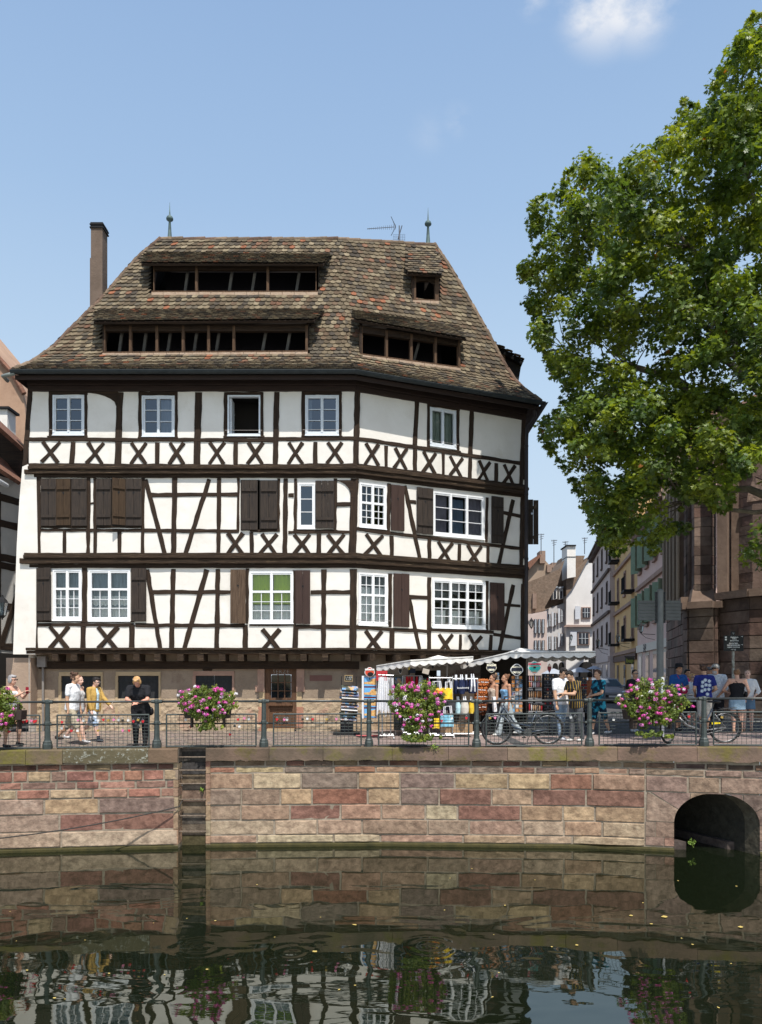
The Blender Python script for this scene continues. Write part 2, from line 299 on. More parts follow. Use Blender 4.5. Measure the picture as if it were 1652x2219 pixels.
def stone(mb,X0,X1,z0,z1,c,off=0,g=.007,j=.03):
    a,t,n=wpt(X0+g); b,_,_=wpt(X1-g); n=V(((b-a).y,-(b-a).x,0)).normalized(); z0+=g*.6; z1-=g*.6
    d=off+R.uniform(0,j); bv=min(.022,(z1-z0)*.2); nx=max(2,int((X1-X0)/.16)); nz_=max(2,int((z1-z0)/.14))
    # rough-hewn face: grid with noise, rounded rim
    vs=[]; fs=[]
    for i in range(nx+1):
        for k in range(nz_+1):
            u=i/nx; v=k/nz_; uu=lerp(bv/(X1-X0),1-bv/(X1-X0),u); vv=lerp(bv/(z1-z0),1-bv/(z1-z0),v)
            p=a.lerp(b,uu)+n*(d+R.uniform(-.006,.006)); p.z=lerp(z0,z1,vv)+(R.uniform(-.006,.006)); vs.append(p)
    W=nz_+1
    for i in range(nx):
        for k in range(nz_): fs.append((i*W+k,(i+1)*W+k,(i+1)*W+k+1,i*W+k+1))
    rim=[i*W for i in range(nx+1)]+[nx*W+k for k in range(1,nz_+1)]+[i*W+nz_ for i in range(nx-1,-1,-1)]+[k for k in range(nz_-1,0,-1)]
    base=len(vs); L_=len(rim)
    for r_ in rim:
        i,k=divmod(r_,W); p=a.lerp(b,i/nx)+n*(off-.03); p.z=lerp(z0,z1,k/nz_); vs.append(p)
    for q in range(L_): fs.append((rim[q],base+q,base+(q+1)%L_,rim[(q+1)%L_]))
    mb.add(vs,fs,c)
def course(X0,X1,z0,z1,lmin,lmax,pal=SCP,tgt=None):
    X=X0
    while X<X1-.02:
        l=R.uniform(lmin,lmax); e=X+l
        if X1-e<lmin*.6: e=X1
        stone(tgt or mb,X,e,z0,z1,stcol(pal)); X=e
CL=[(-.32,-.47,.35,.6),(-.47,-.70,.3,.6),(-.70,-.87,.4,.8),(-.87,-1.07,.4,.9),(-1.07,-1.41,.9,2.0),(-1.41,-1.79,.8,1.6),(-1.79,-2.13,.9,2.0)]
CR_=[(-.28,-.42,.4,.7),(-.42,-.57,.5,1.2),(-.57,-.92,.6,1.3),(-.92,-1.28,.7,1.5),(-1.28,-1.62,.7,1.4),(-1.62,-1.95,.8,1.6),(-1.95,-2.13,1,2)]
redp=[(.26,.13,.095),(.22,.11,.085),(.29,.16,.12),(.20,.12,.095),(.32,.24,.16)]
for i,(a,b,c,d) in enumerate(CL): course(-15,LX0,b,a,c,d,redp if i<4 else (LOWP if i>5 else SCP),md if i==0 else None)
for i,(a,b,c,d) in enumerate(CR_): course(LX1,AX0,b,a,c,d,LOWP if i>4 else SCP,md if i==0 else None); course(AX1,14,b,a,c,d)
# arch panel: voussoirs round a semi-elliptical culvert
acx=(XV(1463,16.45)+XV(1646,16.15))/2; ahw=(XV(1646,16.15)-XV(1463,16.45))/2; asp=ZC+(1463-1786)/1650*16.3; atop=ZC+(1463-1719)/1650*16.3
def apt(a,k=1): return (acx+math.cos(a)*ahw*k, asp+math.sin(a)*(atop-asp)*(k if k==1 else 1+ (k-1)*1.0))
zt_=-.92; archpal=[(.17,.12,.10),(.22,.155,.12),(.25,.18,.135),(.20,.14,.12),(.28,.18,.13)]
for i in (0,1,2):
    a,b,c,d=CR_[i]; course(AX0,AX1,b,a,c,d,archpal,md if i==0 else None)
def wq(mb,pts,c,off=.012,th=.05):
    ps=[wpt(x)[0]+wpt(x)[2]*off for x,z in pts]; 
    for p,(x,z) in zip(ps,pts): p.z=z
    n=wpt(pts[0][0])[2]; mb.prism(ps,-n*th,c)
nv=7; angs=[math.pi*i/nv for i in range(nv+1)]
def outer(a):
    c,s=math.cos(a),math.sin(a); dx=(AX1-acx-.02) if c>0 else (acx-AX0-.02); tx=dx/abs(c) if abs(c)>1e-6 else 1e9; tz=(zt_-asp-.01)/s if s>1e-6 else 1e9; t=min(tx,tz); return (acx+c*t, asp+s*t)
for i in range(nv):
    a0,a1=angs[i]+.012,angs[i+1]-.012; sub=[a0+(a1-a0)*k/5 for k in range(6)]
    inn=[apt(a) for a in sub]; o0,o1=outer(a0),outer(a1); ou=[o0]
    ca=[math.atan2(zt_-asp,x-acx) for x in (AX1-.02,AX0+.02)]
    for c_,x in zip(ca,(AX1-.02,AX0+.02)):
        if a0<c_<a1: ou.append((x,zt_-.01))
    ou.append(o1); wq(mb,inn[::-1]+ou,stcol(archpal),off=R.uniform(.005,.02))
zs=[asp-.01,asp-.34,-2.10]
for s_ in (0,1):
    for k in range(2):
        xa,xb=(AX0+.01,acx-ahw) if s_==0 else (acx+ahw,AX1-.01); xm=lerp(xa,xb,.5+.15*(k*2-1))
        for p,q in ((xa,xm-.008),(xm+.008,xb)):
            wq(mb,[(p,zs[k+1]+.012),(q,zs[k+1]+.012),(q,zs[k]),(p,zs[k])],stcol(archpal),off=R.uniform(.005,.018))
mb.build('stone_blocks',stonem,wall); md.build('stained_top_course',stonedark,wall)
# mortar backing (with culvert and niche left open)
mo=MB()
def back(X0,X1,z0,z1,off=-.004,n=12):
    for i in range(n):
        a=wpt(lerp(X0,X1,i/n),off)[0]; b=wpt(lerp(X0,X1,(i+1)/n),off)[0]; mo.add([(a.x,a.y,z0),(b.x,b.y,z0),(b.x,b.y,z1),(a.x,a.y,z1)],[(0,1,2,3)])
back(-40,LX0,-3,-.02,n=30); back(LX1,acx-ahw-.005,-3,-.02,n=20); back(acx+ahw+.005,40,-3,-.02,n=20)
for i in range(20):
    a0,a1=math.pi*i/20,math.pi*(i+1)/20; p,q=apt(a0),apt(a1)
    pa=wpt(p[0],-.004)[0]; qa=wpt(q[0],-.004)[0]; mo.add([(pa.x,pa.y,p[1]),(qa.x,qa.y,q[1]),(qa.x,qa.y,-.02),(pa.x,pa.y,-.02)],[(0,1,2,3)])
mo.build('mortar',mortar,wall)
# culvert barrel
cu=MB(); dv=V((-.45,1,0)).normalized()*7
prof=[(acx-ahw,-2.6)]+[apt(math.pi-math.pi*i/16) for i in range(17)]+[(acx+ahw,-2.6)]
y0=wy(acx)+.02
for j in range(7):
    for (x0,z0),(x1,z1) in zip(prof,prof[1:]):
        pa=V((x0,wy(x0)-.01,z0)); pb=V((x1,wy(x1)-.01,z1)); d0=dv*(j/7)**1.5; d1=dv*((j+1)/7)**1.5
        cu.add([pa+d0,pb+d0,pb+d1,pa+d1],[(0,1,2,3)],(.03,.028,.022) if j else (.08,.07,.05))  # tunnel darkness put into the stone colour, deepening from the mouth
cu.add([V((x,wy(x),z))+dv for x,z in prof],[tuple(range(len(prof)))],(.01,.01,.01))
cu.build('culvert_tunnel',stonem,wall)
lg=MB()
for sx in (-1,1):
    a=V((acx+sx*ahw*1.0,wy(acx)+.05,0)); wdt=.35 if sx<0 else .42
    b=a+V((-sx*wdt,0,0)); ex=V((-.45,1,0))*3; 
    zl=-2.04; lg.prism([V((min(a.x,b.x),a.y+.35,zl)),V((max(a.x,b.x),a.y+.35,zl)),V((max(a.x,b.x),a.y+.35,zl))+ex,V((min(a.x,b.x),a.y+.35,zl))+ex],(0,0,-.6),(.07,.055,.05))
lg.build('culvert_ledge',stonem,wall)
# coping stones
cp=MB(); cb=MB(); X=-16
def coping(X0,X1,zb=-.31):
    X=X0
    while X<X1-.01:
        e=min(X+R.uniform(1.1,1.7),X1); 
        if X1-e<.5: e=X1
        g=.004; n=max(2,int((e-X)/.12)); tv=[]; k=R.uniform(.8,1.2); c=(k,k*R.uniform(.94,1.05),k*R.uniform(.9,1.1))
        jz=[R.uniform(-.008,.02) if R.random()<.6 else R.uniform(0,.035) for _ in range(n+1)]; ro=R.uniform(-.006,.006)
        for i in range(n+1):
            x=lerp(X+g,e-g,i/n); z=zg(x); p,t,nn=wpt(x,.09+ro); q,_,_=wpt(x,-.36)
            jb=zb+jz[i]
            tv+=[(q.x,q.y,z-.0),(p.x-nn.x*.02,p.y-nn.y*.02,z-.0),(p.x,p.y,z-.02),(p.x,p.y,z*.6+jb),(q.x,q.y,z*.6+jb)]
        fs=[]
        for i in range(n):
            for j in range(4): fs.append((i*5+j,i*5+j+1,(i+1)*5+j+1,(i+1)*5+j))
        fs+=[(4,3,2,1,0),tuple(n*5+j for j in range(5))]
        cp.add(tv,fs,c); X=e
XA,XB_=XV(135,16.5),XV(320,16.7)
coping(-16,XA); cp.build('coping',copem,wall,recalc=True); cp=MB(); coping(XA,XB_); cp.build('coping',copeli,wall,recalc=True); cp=MB(); coping(XB_,LX0); coping(LX1,14,-.29)
cp.build('coping',copem,wall,recalc=True)
al=MB()
for (a,b,nn_) in ((-40,LX0,30),(LX1,acx-ahw,20),(acx+ahw,40,20)):
    pts=[]
    for i in range(nn_+1):
        x=lerp(a,b,i/nn_); pts.append((x,wpt(x,.055)[0]))
    for (x0,p),(x1,q) in zip(pts,pts[1:]):
        r0=wpt(x0,-.01)[0]; r1=wpt(x1,-.01)[0]
        al.add([(p.x,p.y,WZ-.5),(q.x,q.y,WZ-.5),(q.x,q.y,-2.165),(p.x,p.y,-2.165),(r0.x,r0.y,-2.125),(r1.x,r1.y,-2.125)],[(0,1,2,3),(3,2,5,4)])
al.build('waterline_ledge',algae,wall)
# ladder niche
ni=MB(); ny_=wy(LX0)+.34
for z0,z1,c in ((-.1,-.35,(.05,.045,.04)),(-.35,-.62,(.05,.047,.047)),(-.62,-.86,(.17,.13,.09)),(-.86,-.98,(.04,.035,.03)),(-.98,-1.25,(.18,.125,.095)),(-1.25,-1.5,(.16,.125,.09)),(-1.5,-1.75,(.08,.07,.06)),(-1.75,-2.0,(.13,.105,.08)),(-2.0,-2.8,(.07,.06,.03))):
    ni.bx(LX0,LX1,ny_+R.uniform(-.03,.01),ny_+.3,z1+.008,z0,c)
for x in (LX0,LX1):
    s_=-1 if x==LX0 else 1; p0=wy(x)-.03
    for z0,z1,*_ in (CL if s_<0 else CR_): ni.bx(x-.002*s_,x+s_*.1,p0,ny_+.02,z1+.006,z0-.006,stcol())
    ni.bx(x-.002*s_,x+s_*.1,p0,ny_+.02,-2.8,-2.135,(.2,.17,.12)); ni.bx(x-.002*s_,x+s_*.4,p0+.05,ny_+.3,-.34,-.012,(.10,.085,.07))
ni.bx(LX0,LX1,ny_-.02,ny_+.3,-.1,-.02,(.12,.1,.09))
ni.build('ladder_niche',stonem,wall)
cb.bx(LX0,LX1,ny_-.06,ny_+.4,-.03,.0); cb.build('niche_slab',M('niche_slab',(.25,.2,.15),rough=.9),wall)
lad=empty('iron_ladder',((LX0+LX1)/2,ny_-.18,WZ),'rusty iron ladder of single rungs set in the recess of the quay wall','ladder')
rust=M('rusty_iron',(.10,.075,.055),(.22,.17,.13),scale=20,rough=.6,metal=.3)
for vy in (1641,1669.5,1698.8,1732.7,1768.3,1802):
    y=wy(LX0)+.07; z=ZC+(1463-vy)/1650*y; r=MB(); r.tube([(LX0-.01,y,z),(LX1+.01,y,z)],.017,8); r.build('rung',rust,lad)
# rope
ropem=M('dark_rope',(.03,.028,.026),(.06,.055,.05),scale=60,rough=.9)
rp=MB(); A=P(389,1748,16.78); B=P(-120,1828,15.0); C=[]
for i in range(25):
    t_=i/24; p=A.lerp(B,t_); p.z-=.42*t_*(1-t_); C.append(p)
rp.tube([A+V((.02,.25,.12)),A+V((.02,.02,.06))]+C,.013,6); tag(rp.build('mooring_rope',ropem,smooth=True),'dark mooring rope slung leftwards from the ladder recess along the stone wall','rope')
# weeds
leafg=M('weed_leaf',(.10,.19,.03),(.22,.30,.05),scale=30,rough=.6)
def weed(name,c,r,n,label,ls=.03):
    mb=MB(); c=V(c)
    for i in range(n):
        d=V((R.gauss(0,1),R.gauss(0,1),R.gauss(0,.8))).normalized()*r*R.random()**.5; p=c+d; mb.tube([c+V((0,.03,-r*.4)),p],.002,3)
        a=V((R.gauss(0,1),R.gauss(0,1),R.gauss(0,1))).normalized(); b=a.orthogonal().normalized()
        mb.add([p,p+a*ls+b*ls*.5,p+a*2*ls,p+a*ls-b*ls*.5],[(0,1,2,3)])
    tag(mb.build(name,leafg),label,'weed')
weed('weed',P(438.5,1712,17.1),.05,26,'small yellow green weed growing from the ladder recess wall')
weed('fern',P(1500,1826,16.45),.10,50,'bright green fern on the ledge at the culvert mouth',.018)
weed('weed',P(943,1619,16.92),.09,40,'straggling weed growing over the coping below the middle flower box',.022)
# floating leaves
fl=M('fallen_leaf',(.42,.30,.07),(.55,.42,.15),scale=8,rough=.6,rand=1)
base=None
for i in range(40):
    if i<6: px,py=[(768,2005),(1368,1985),(1440,1988),(1095,1963),(1605,2010),(682,2063)][i]
    else: px,py=R.uniform(20,1640),R.uniform(1860,2200)
    Yw=(ZC-WZ)*F/(py-1463); s=R.uniform(.02,.045)*(1.5 if i<6 else .7)
    if base is None:
        l=MB(); l.add([(0,-1,.15),(.6,-.3,0),(.9,.3,.1),(.2,1,.2),(-.5,.6,0),(-.8,-.2,.15)],[(0,1,2,3,4,5)]); o=l.build('floating_leaf',fl); base=o
    else: o=base.copy(); col.objects.link(o)
    o.matrix_basis=Matrix.Translation((XV(px,Yw),Yw,WZ+.006))@Matrix.Rotation(R.uniform(0,6),4,'Z')@Matrix.Diagonal((s,s*R.uniform(.4,1),s*.5,1)); tag(o,'small dry yellow leaf floating on the dark river','leaf','fallen leaves on the water')
# ---------------------------------------------------------------- railing
rail=empty('quay_railing',(0,17.2,0),'grey green cast iron railing with wire mesh panels along the quay edge','railing')
posts=[-130,103,340,572,800,1033,1278,1526,1772]
def rp_(vx,z=0,d=.16):
    Y=17.
    for _ in range(4): Y=wy(XV(vx,Y))+d
    return V((XV(vx,Y),Y,zg(XV(vx,Y))+z))
for vx in posts:
    p=rp_(vx); m=MB(); k=1 if vx<1000 else 1
    prof=[(.105,0),(.105,.10),(.098,.115),(.092,.14),(.095,.155),(.078,.175),(.068,.20),(.064,.24),(.056,.52),(.066,.53),(.069,.56),(.066,.59),(.056,.60),(.050,.98),(.058,1.0),(.062,1.02),(.062,1.055),(.05,1.075),(.02,1.085)]
    m.lathe(prof,p,8,ph=math.pi/8); 
    m.tube([p+V((-.12,0,1.03)),p+V((.12,0,1.03))],.04,8); m.tube([p+V((-.1,0,.535)),p+V((.1,0,.535))],.026,8)
    m.build('post',iron,rail)
for z,r,nm in ((1.03,.026,'top_rail'),(.535,.019,'mid_rail')):
    for a,b in zip(posts,posts[1:]):
        pa,pb=rp_(a,z),rp_(b,z); m=MB(); m.tube([lerp(pa,pb,.02),lerp(pa,pb,.98)],r,10); m.build(nm,ironrail,rail,smooth=True)
for a,b in zip(posts,posts[1:]):
    q0,q1=rp_(a+21,0,.13),rp_(b-17,0,.13)
    fr_=MB(); z0,z1=.03,.74
    e=[q0+V((0,0,z0)),q1+V((0,0,z0)),q1+V((0,0,z1)),q0+V((0,0,z1))]
    for i in range(4): fr_.tube([e[i],e[(i+1)%4]],.018,8)
    for f_ in (.25,.75): 
        p=lerp(q0,q1,f_); fr_.tube([p+V((0,0,-.02)),p+V((0,0,.04))],.008,6)
    fo=fr_.build('panel_frame',iron,rail)
    me=MB(); n=round((q1-q0).length/.093)
    for i in range(1,n): p=lerp(q0,q1,i/n); me.tube([p+V((0,0,z0)),p+V((0,0,z1))],.0045,4)
    for k in range(1,10): z=lerp(z0,z1,k/10); me.tube([q0+V((0,.008,z)),q1+V((0,.008,z))],.0045,4)
    me.build('wire_mesh',iron,fo)
# padlocks
lockc=[('red',(.5,.02,.03)),('brass',(.45,.30,.08)),('pink',(.65,.2,.35)),('silver',(.55,.55,.55)),('black',(.03,.03,.03)),('white',(.7,.68,.66))]
proto={}
LK=[(72,1.5,.62),(78,0,.62),(96,0,.6),(107,4,.62),(128,1,.62),(138,0,.61),(144,0,.62)]
def c1(x,y): return (x*.2296,1408.7+y*.2296)   # crop (0,2600,700,3050)
pts=[c1(*q) for q in ((222,680),(255,672),(300,670),(325,680),(340,672),(193,722),(87,772),(588,682),(738,662),(790,668),(882,665),(930,665),(978,660),(1025,664),(1075,660),(1122,662),(1160,664),(1213,664),(1262,676),(1306,660),(1352,676),(586,740),(633,742),(735,762),(676,765),(928,760),(1160,762),(1222,762),(1310,730))]
c2=lambda x,y:(325.1+x*.2624,1408.7+y*.2624)
pts+=[c2(*q) for q in ((297,576),(338,635),(728,575),(780,565),(818,572),(700,628),(740,632),(662,700),(1050,575),(1110,577),(1133,577),(1262,572),(1300,568),(1345,572),(1460,572),(1540,572),(1618,572))]
pts+=[(704.4+x*.2296,1398+y*.2296) for x,y in ((1102,717),(1198,692),(1335,690))]+[(1029.5+x*.1968,1398+y*.1968) for x,y in ((165,803),(222,803),(1055,797),(1108,797),(1527,822))]+[(1300.4+x*.2129,1398+y*.2129) for x,y in ((905,730),(1240,735))]
reds={0,1,4,7,28,30,31,37}
for i,(px,py) in enumerate(pts):
    p=rp_(px,0,.115); z=ZC+(1463-py)/1650*p.y
    nm,c=lockc[i%6] if i not in (1,3,4,7,20,27,30,31,36,37,46) else lockc[0]
    if nm not in proto:
        b=MB(); heart=nm in('red','pink')
        if heart: b.prism([V((x*.024,-.008,y*.026)) for x,y in ((0,-1),(.6,-.35),(1,.3),(.85,.8),(.45,.95),(0,.6),(-.45,.95),(-.85,.8),(-1,.3),(-.6,-.35))],(0,.016,0))
        else: b.box((0,0,0),(.042,.018,.036)); b.tube([(.018,-.011,0),(.018,-.011,.001)],.003,4)
        o=b.build('padlock',flat('lock_'+nm,c,.35,metal=.3 if nm in('brass','silver') else 0))
        s_=MB(); s_.tube([(.013,0,.016)]+[(.013*math.cos(a),0,.034+.013*math.sin(a)) for a in [k*math.pi/6 for k in range(7)]]+[(-.013,0,.016)],.0035,5); sh=s_.build('shackle',flat('lock_steel',(.5,.5,.5),.3,.8),o); proto[nm]=(o,sh)
    else:
        o=proto[nm][0].copy(); col.objects.link(o); s2=proto[nm][1].copy(); col.objects.link(s2); s2.parent=o
    o.matrix_basis=Matrix.Translation((p.x,p.y-.012,z))@Matrix.Rotation(R.uniform(-.3,.3),4,'Y')@Matrix.Scale(1.25,4)
    tag(o,{'red':'red heart shaped padlock hanging on the railing mesh','brass':'brass padlock hanging on the railing mesh','pink':'pink heart shaped padlock hanging on the railing mesh','silver':'silver padlock hanging on the railing mesh','black':'black padlock hanging on the railing mesh','white':'white padlock hanging on the railing mesh'}[nm],'padlock',nm+' padlocks on the railing mesh')
# flower boxes
fleaf=M('geranium_leaf',(.09,.14,.022),(.19,.24,.055),scale=9,rough=.5,attr=True,spec=.4)
petals=[M('petal_magenta',(.66,.06,.34),(.80,.13,.46),scale=20,rough=.5),M('petal_pink',(.72,.18,.50),(.80,.30,.62),scale=20,rough=.5),M('petal_white',(.82,.78,.80),rough=.5)]
def flowers(cx,x0,x1,y0,y1,dx,label,whites=.12,drip=0,yb=1520):
    p=rp_(cx,0,.02); Y=p.y-.02; root=empty('flower_box',(XV(cx,Y),Y,.5),label,'flower box','flower boxes hung on the quay railing')
    bx_=MB(); w_=(dx)/F*Y; bx_.prism([V((XV(cx,Y)-w_,Y-.13,.86)),V((XV(cx,Y)+w_,Y-.13,.86)),V((XV(cx,Y)+w_*.94,Y-.11,.66)),V((XV(cx,Y)-w_*.94,Y-.11,.66))],(0,.26,0))
    for s_ in (-.7,.7): bx_.bx(XV(cx,Y)+w_*s_-.02,XV(cx,Y)+w_*s_+.02,Y-.02,Y+.12,.45,1.0)
    bx_.build('planter',flat('planter_brown',(.05,.035,.03)),root)
    zz0,zz1=ZC+(1463-y1)/F*Y,ZC+(1463-y0)/F*Y; xa,xb=XV(x0,Y),XV(x1,Y); xc=(xa+xb)/2; hw=(xb-xa)/2; zc=lerp(zz0,zz1,.52); hh=(zz1-zz0)/2
    f=MB(); st=MB()
    cl=[]
    for i in range(130):
        while 1:
            u,v,q=R.uniform(-1,1),R.uniform(-1,1),R.uniform(-1,1)
            if abs(u)**2.3+abs(v)**2.3+q*q*.6<1.0 and not (v<-.1 and abs(u)>1.0+v*.62): break
        if v<0: u*=1+.35*v
        cl.append((xc+u*hw,Y-.05+q*.26,zc+v*hh,.07+.03*R.random()))
    for i in range(60):
        a_=R.uniform(0,6.283); q_=R.random()**.5; u=q_*math.cos(a_); v=q_*math.sin(a_); u*=(1+.35*v if v<0 else 1); cl.append((xc+u*hw*.85,Y-.20-.12*(1-q_),zc+v*hh*.85,.075))
    for i in range(drip): cl.append((xc+R.gauss(0,hw*.28),Y-.2,zz0-R.random()*.14,.045))
    for (x,y,z,r) in cl:
        k0=R.uniform(.75,1.25); yl=R.random()<.3
        for j in range(44):
            d=V((R.gauss(0,1),R.gauss(0,1),R.gauss(0,1))).normalized()*r*R.uniform(.4,1.15); q=V((x,y,z))+d
            n=(d.normalized()+V((R.gauss(0,.5),R.gauss(0,.5)-.2,R.gauss(0,.5)+.4))).normalized(); a=n.orthogonal().normalized(); b=n.cross(a); s=R.uniform(.013,.024); k=k0*R.uniform(.7,1.35)
            c=(k*1.5,k*1.3,k*1.1) if yl else (k,k,k)
            f.add([q+a*s,q+(a*.5+b*.8)*s,q+(-a*.6+b*.8)*s,q-a*s+n*s*.2,q+(-a*.5-b*.8)*s,q+(a*.6-b*.8)*s],[(0,1,2,3,4,5)],c)
    f.build('foliage',fleaf,root)
    n=100
    for ci in range(n):
        x,y,z,r=R.choice(cl[:190]); d=V((R.uniform(-1,1),-R.uniform(.5,1.2),R.uniform(-.6,1))).normalized(); 
        if R.random()<.25: d=V((R.uniform(-1,1),R.uniform(-1,1),1)).normalized()
        c=V((x,y,z))+d*(r+R.uniform(.02,.06)); kk=2 if R.random()<whites else (0 if R.random()<.55 else 1)
        if whites and z>zc and x<xc and R.random()<.15: kk=2
        b=MB(); rr=R.uniform(.032,.052)
        for j in range(30):
            e=V((R.gauss(0,1),R.gauss(0,1),R.gauss(0,1))).normalized(); q=c+V((e.x*1.1,e.y,e.z*.8))*rr*R.uniform(.5,1.1); a=e.orthogonal().normalized(); a2=e.cross(a); s=R.uniform(.011,.017)
            b.add([q+a*s+e*s*.3,q+a2*s,q-a*s+e*s*.3,q-a2*s],[(0,1,2,3)])
        b.build('blossom',petals[kk],root)
flowers(8,-52,46,1492,1592,45,'flower box at the left frame edge beside the woman with a phone',.15,10)
flowers(450,386,517,1490,1568,50,'flower box of mostly pink geraniums before the shuttered window left of the door',.06,22)
flowers(905,838,968,1478,1590,48,'flower box hanging in front of the souvenir stall with long trailing green stems',.14,46)
flowers(1412,1334,1492,1474,1582,60,'widest flower box with pink geraniums in front of the parked bicycle at right',.06,14)
# ---------------------------------------------------------------- main half-timbered house
def c3(x,y): return (x*.36078,812.7+y*.36078)
def c4(x,y): return (541.8+x*.39358,812.7+y*.39358)
def c5(x,y): return (x*.36078,1137.8+y*.36078)
def c6(x,y): return (541.8+x*.39358,1137.8+y*.39358)
class PL:
    def __init__(s,o,u): s.o=V(o); s.u=V(u).normalized(); s.n=V((s.u.y,-s.u.x,0))
    def ray(s,vx,vy):
        d=V(((vx-826)/F,1,(1463-vy)/F)); c=V((0,0,ZC)); t=(s.o-c).dot(s.n)/d.dot(s.n); p=c+d*t; return ((p-s.o).dot(s.u),p.z)
    def pt(s,a,z,off=0): return V((s.o.x,s.o.y,0))+s.u*a+V((0,0,z))+s.n*off
YB=21.57; CX=XV(770,YB)
Lf=PL((CX,YB,0),(1,0,0)); RE=V((4.52,24.0,0)); Rt=PL((CX,YB,0),RE-V((CX,YB,0)))
GLf=PL((CX-.1,YB+.5,0),(1,0,0)); GRt=PL((CX-.1,YB+.5,0),Rt.u)
house=empty('half_timbered_house',(CX,YB+3,0),'large white half-timbered house with dark brown beams and steep tiled hipped roof','house')
pc=[0]
def beam(pl,p0,p1,w,name='beam',mat=None,d=None,thick=.08,wob=.012,parent=None):
    """p0,p1 image-measured centre line ends on the facade plane pl; w in metres"""
    a=V(pl.ray(*p0)+(0,)); b=V(pl.ray(*p1)+(0,)); return beam_sz(pl,a,b,w,name,mat,d,thick,wob,parent)
def beam_sz(pl,a,b,w,name,mat=None,d=None,thick=.08,wob=.012,parent=None):
    pc[0]+=1
    if d is None: d=.022+.0011*(pc[0]%13)
    L_=(b-a).length; ax=(b-a)/L_; n=max(2,int(L_/.22)); m=MB(); vs=[]
    for i in range(n+1):
        x=L_*i/n; j0,j1=R.uniform(-wob,wob),R.uniform(-wob,wob); dd=d+R.uniform(-.004,.004)
        vs+=[(x,-w/2+j0,-thick),(x,-w/2+j0,dd-.008),(x,-w/2+.012+j0,dd),(x,w/2-.012+j1,dd),(x,w/2+j1,dd-.008),(x,w/2+j1,-thick)]
    fs=[]
    for i in range(n):
        for k in range(5): fs.append((i*6+k,(i+1)*6+k,(i+1)*6+k+1,i*6+k+1))
    fs+=[(0,1,2,3,4,5),tuple(n*6+k for k in (5,4,3,2,1,0))]
    m.add(vs,fs); me=m.mesh(name,mat or woodc)
    X=pl.u*ax.x+V((0,0,ax.y)); Y=-pl.u*ax.y+V((0,0,ax.x)); Z=pl.n
    mw=Matrix((X,Y,Z)).transposed().to_4x4(); mw.translation=pl.pt(a.x,a.y)
    return link(name,me,parent or house,mw)
PXM=1/76.5
def bl(cf,lst,pl,name,sc_):
    for it in lst:
        x0,y0,x1,y1,w=it[:5]; beam(pl,cf(x0,y0),cf(x1,y1),w*sc_*PXM,name)
S3,S4=.36078,.39358
# storey 3
bl(c3,[(183,95,150,542,28),(305,95,305,372,22),(517,95,517,375,18),(722,105,708,537,38),(842,105,842,380,20),(1060,105,1060,380,18),(1195,105,1183,537,40),(1357,105,1357,372,22),(1575,105,1575,372,18)],Lf,'post',S3)
bl(c4,[(148,95,140,492,30),(295,95,295,340,20),(498,95,498,340,18),(592,85,584,492,32)],Lf,'post',S4)
bl(c4,[(920,140,908,385,28),(983,160,983,405,18),(1145,170,1145,420,20),(1222,190,1213,440,28),(1508,235,1492,625,28)],Rt,'post',S4)
bl(c3,[(295,106,527,108,22),(838,112,1068,112,22),(1350,112,1582,112,20),(155,386,1640,392,22),(285,371,527,372,12),(830,379,1070,379,12),(1343,373,1590,373,12)],Lf,'rail',S3)
bl(c4,[(285,100,505,100,20),(283,341,510,341,12),(60,354,590,350,22)],Lf,'rail',S4)
bl(c4,[(590,350,1512,490,22),(975,160,1155,186,22),(975,402,1160,424,12)],Rt,'rail',S4)
bl(c3,[(165,536,1640,545,13)],Lf,'rail',S3); bl(c4,[(60,498,590,493,13)],Lf,'rail',S4); bl(c4,[(590,494,1512,612,16)],Rt,'rail',S4)
bl(c3,[(440,403,433,532,28),(945,406,943,535,26),(1417,406,1417,537,28)],Lf,'stud',S3)
bl(c4,[(361,370,361,492,24)],Lf,'stud',S4)
bl(c4,[(750,390,750,508,22),(909,405,908,530,26),(1064,430,1064,550,20),(1212,458,1211,578,26),(1357,486,1355,597,24)],Rt,'stud',S4)
XB='cross_brace'
bl(c3,[(258,400,350,527,22),(362,403,250,523,22),(530,405,615,534,22),(625,408,520,532,22),(790,408,875,535,22),(880,408,785,535,22),(1022,408,1105,535,22),(1105,408,1015,535,22),(1262,405,1345,535,22),(1350,405,1258,535,22),(1493,405,1575,535,22),(1580,405,1487,535,22)],Lf,XB,S3)
bl(c4,[(215,372,290,490,20),(290,372,210,490,20),(428,372,510,487,20),(508,372,425,487,20)],Lf,XB,S4)
bl(c4,[(638,375,708,500,20),(708,382,632,492,20),(800,400,862,522,20),(865,405,792,512,20),(955,420,1020,545,20),(1025,432,950,535,20),(1102,445,1165,568,20),(1172,458,1100,552,20),(1262,470,1312,590,20),(1322,480,1255,580,20),(1400,492,1450,607,20),(1460,500,1395,597,20)],Rt,XB,S4)
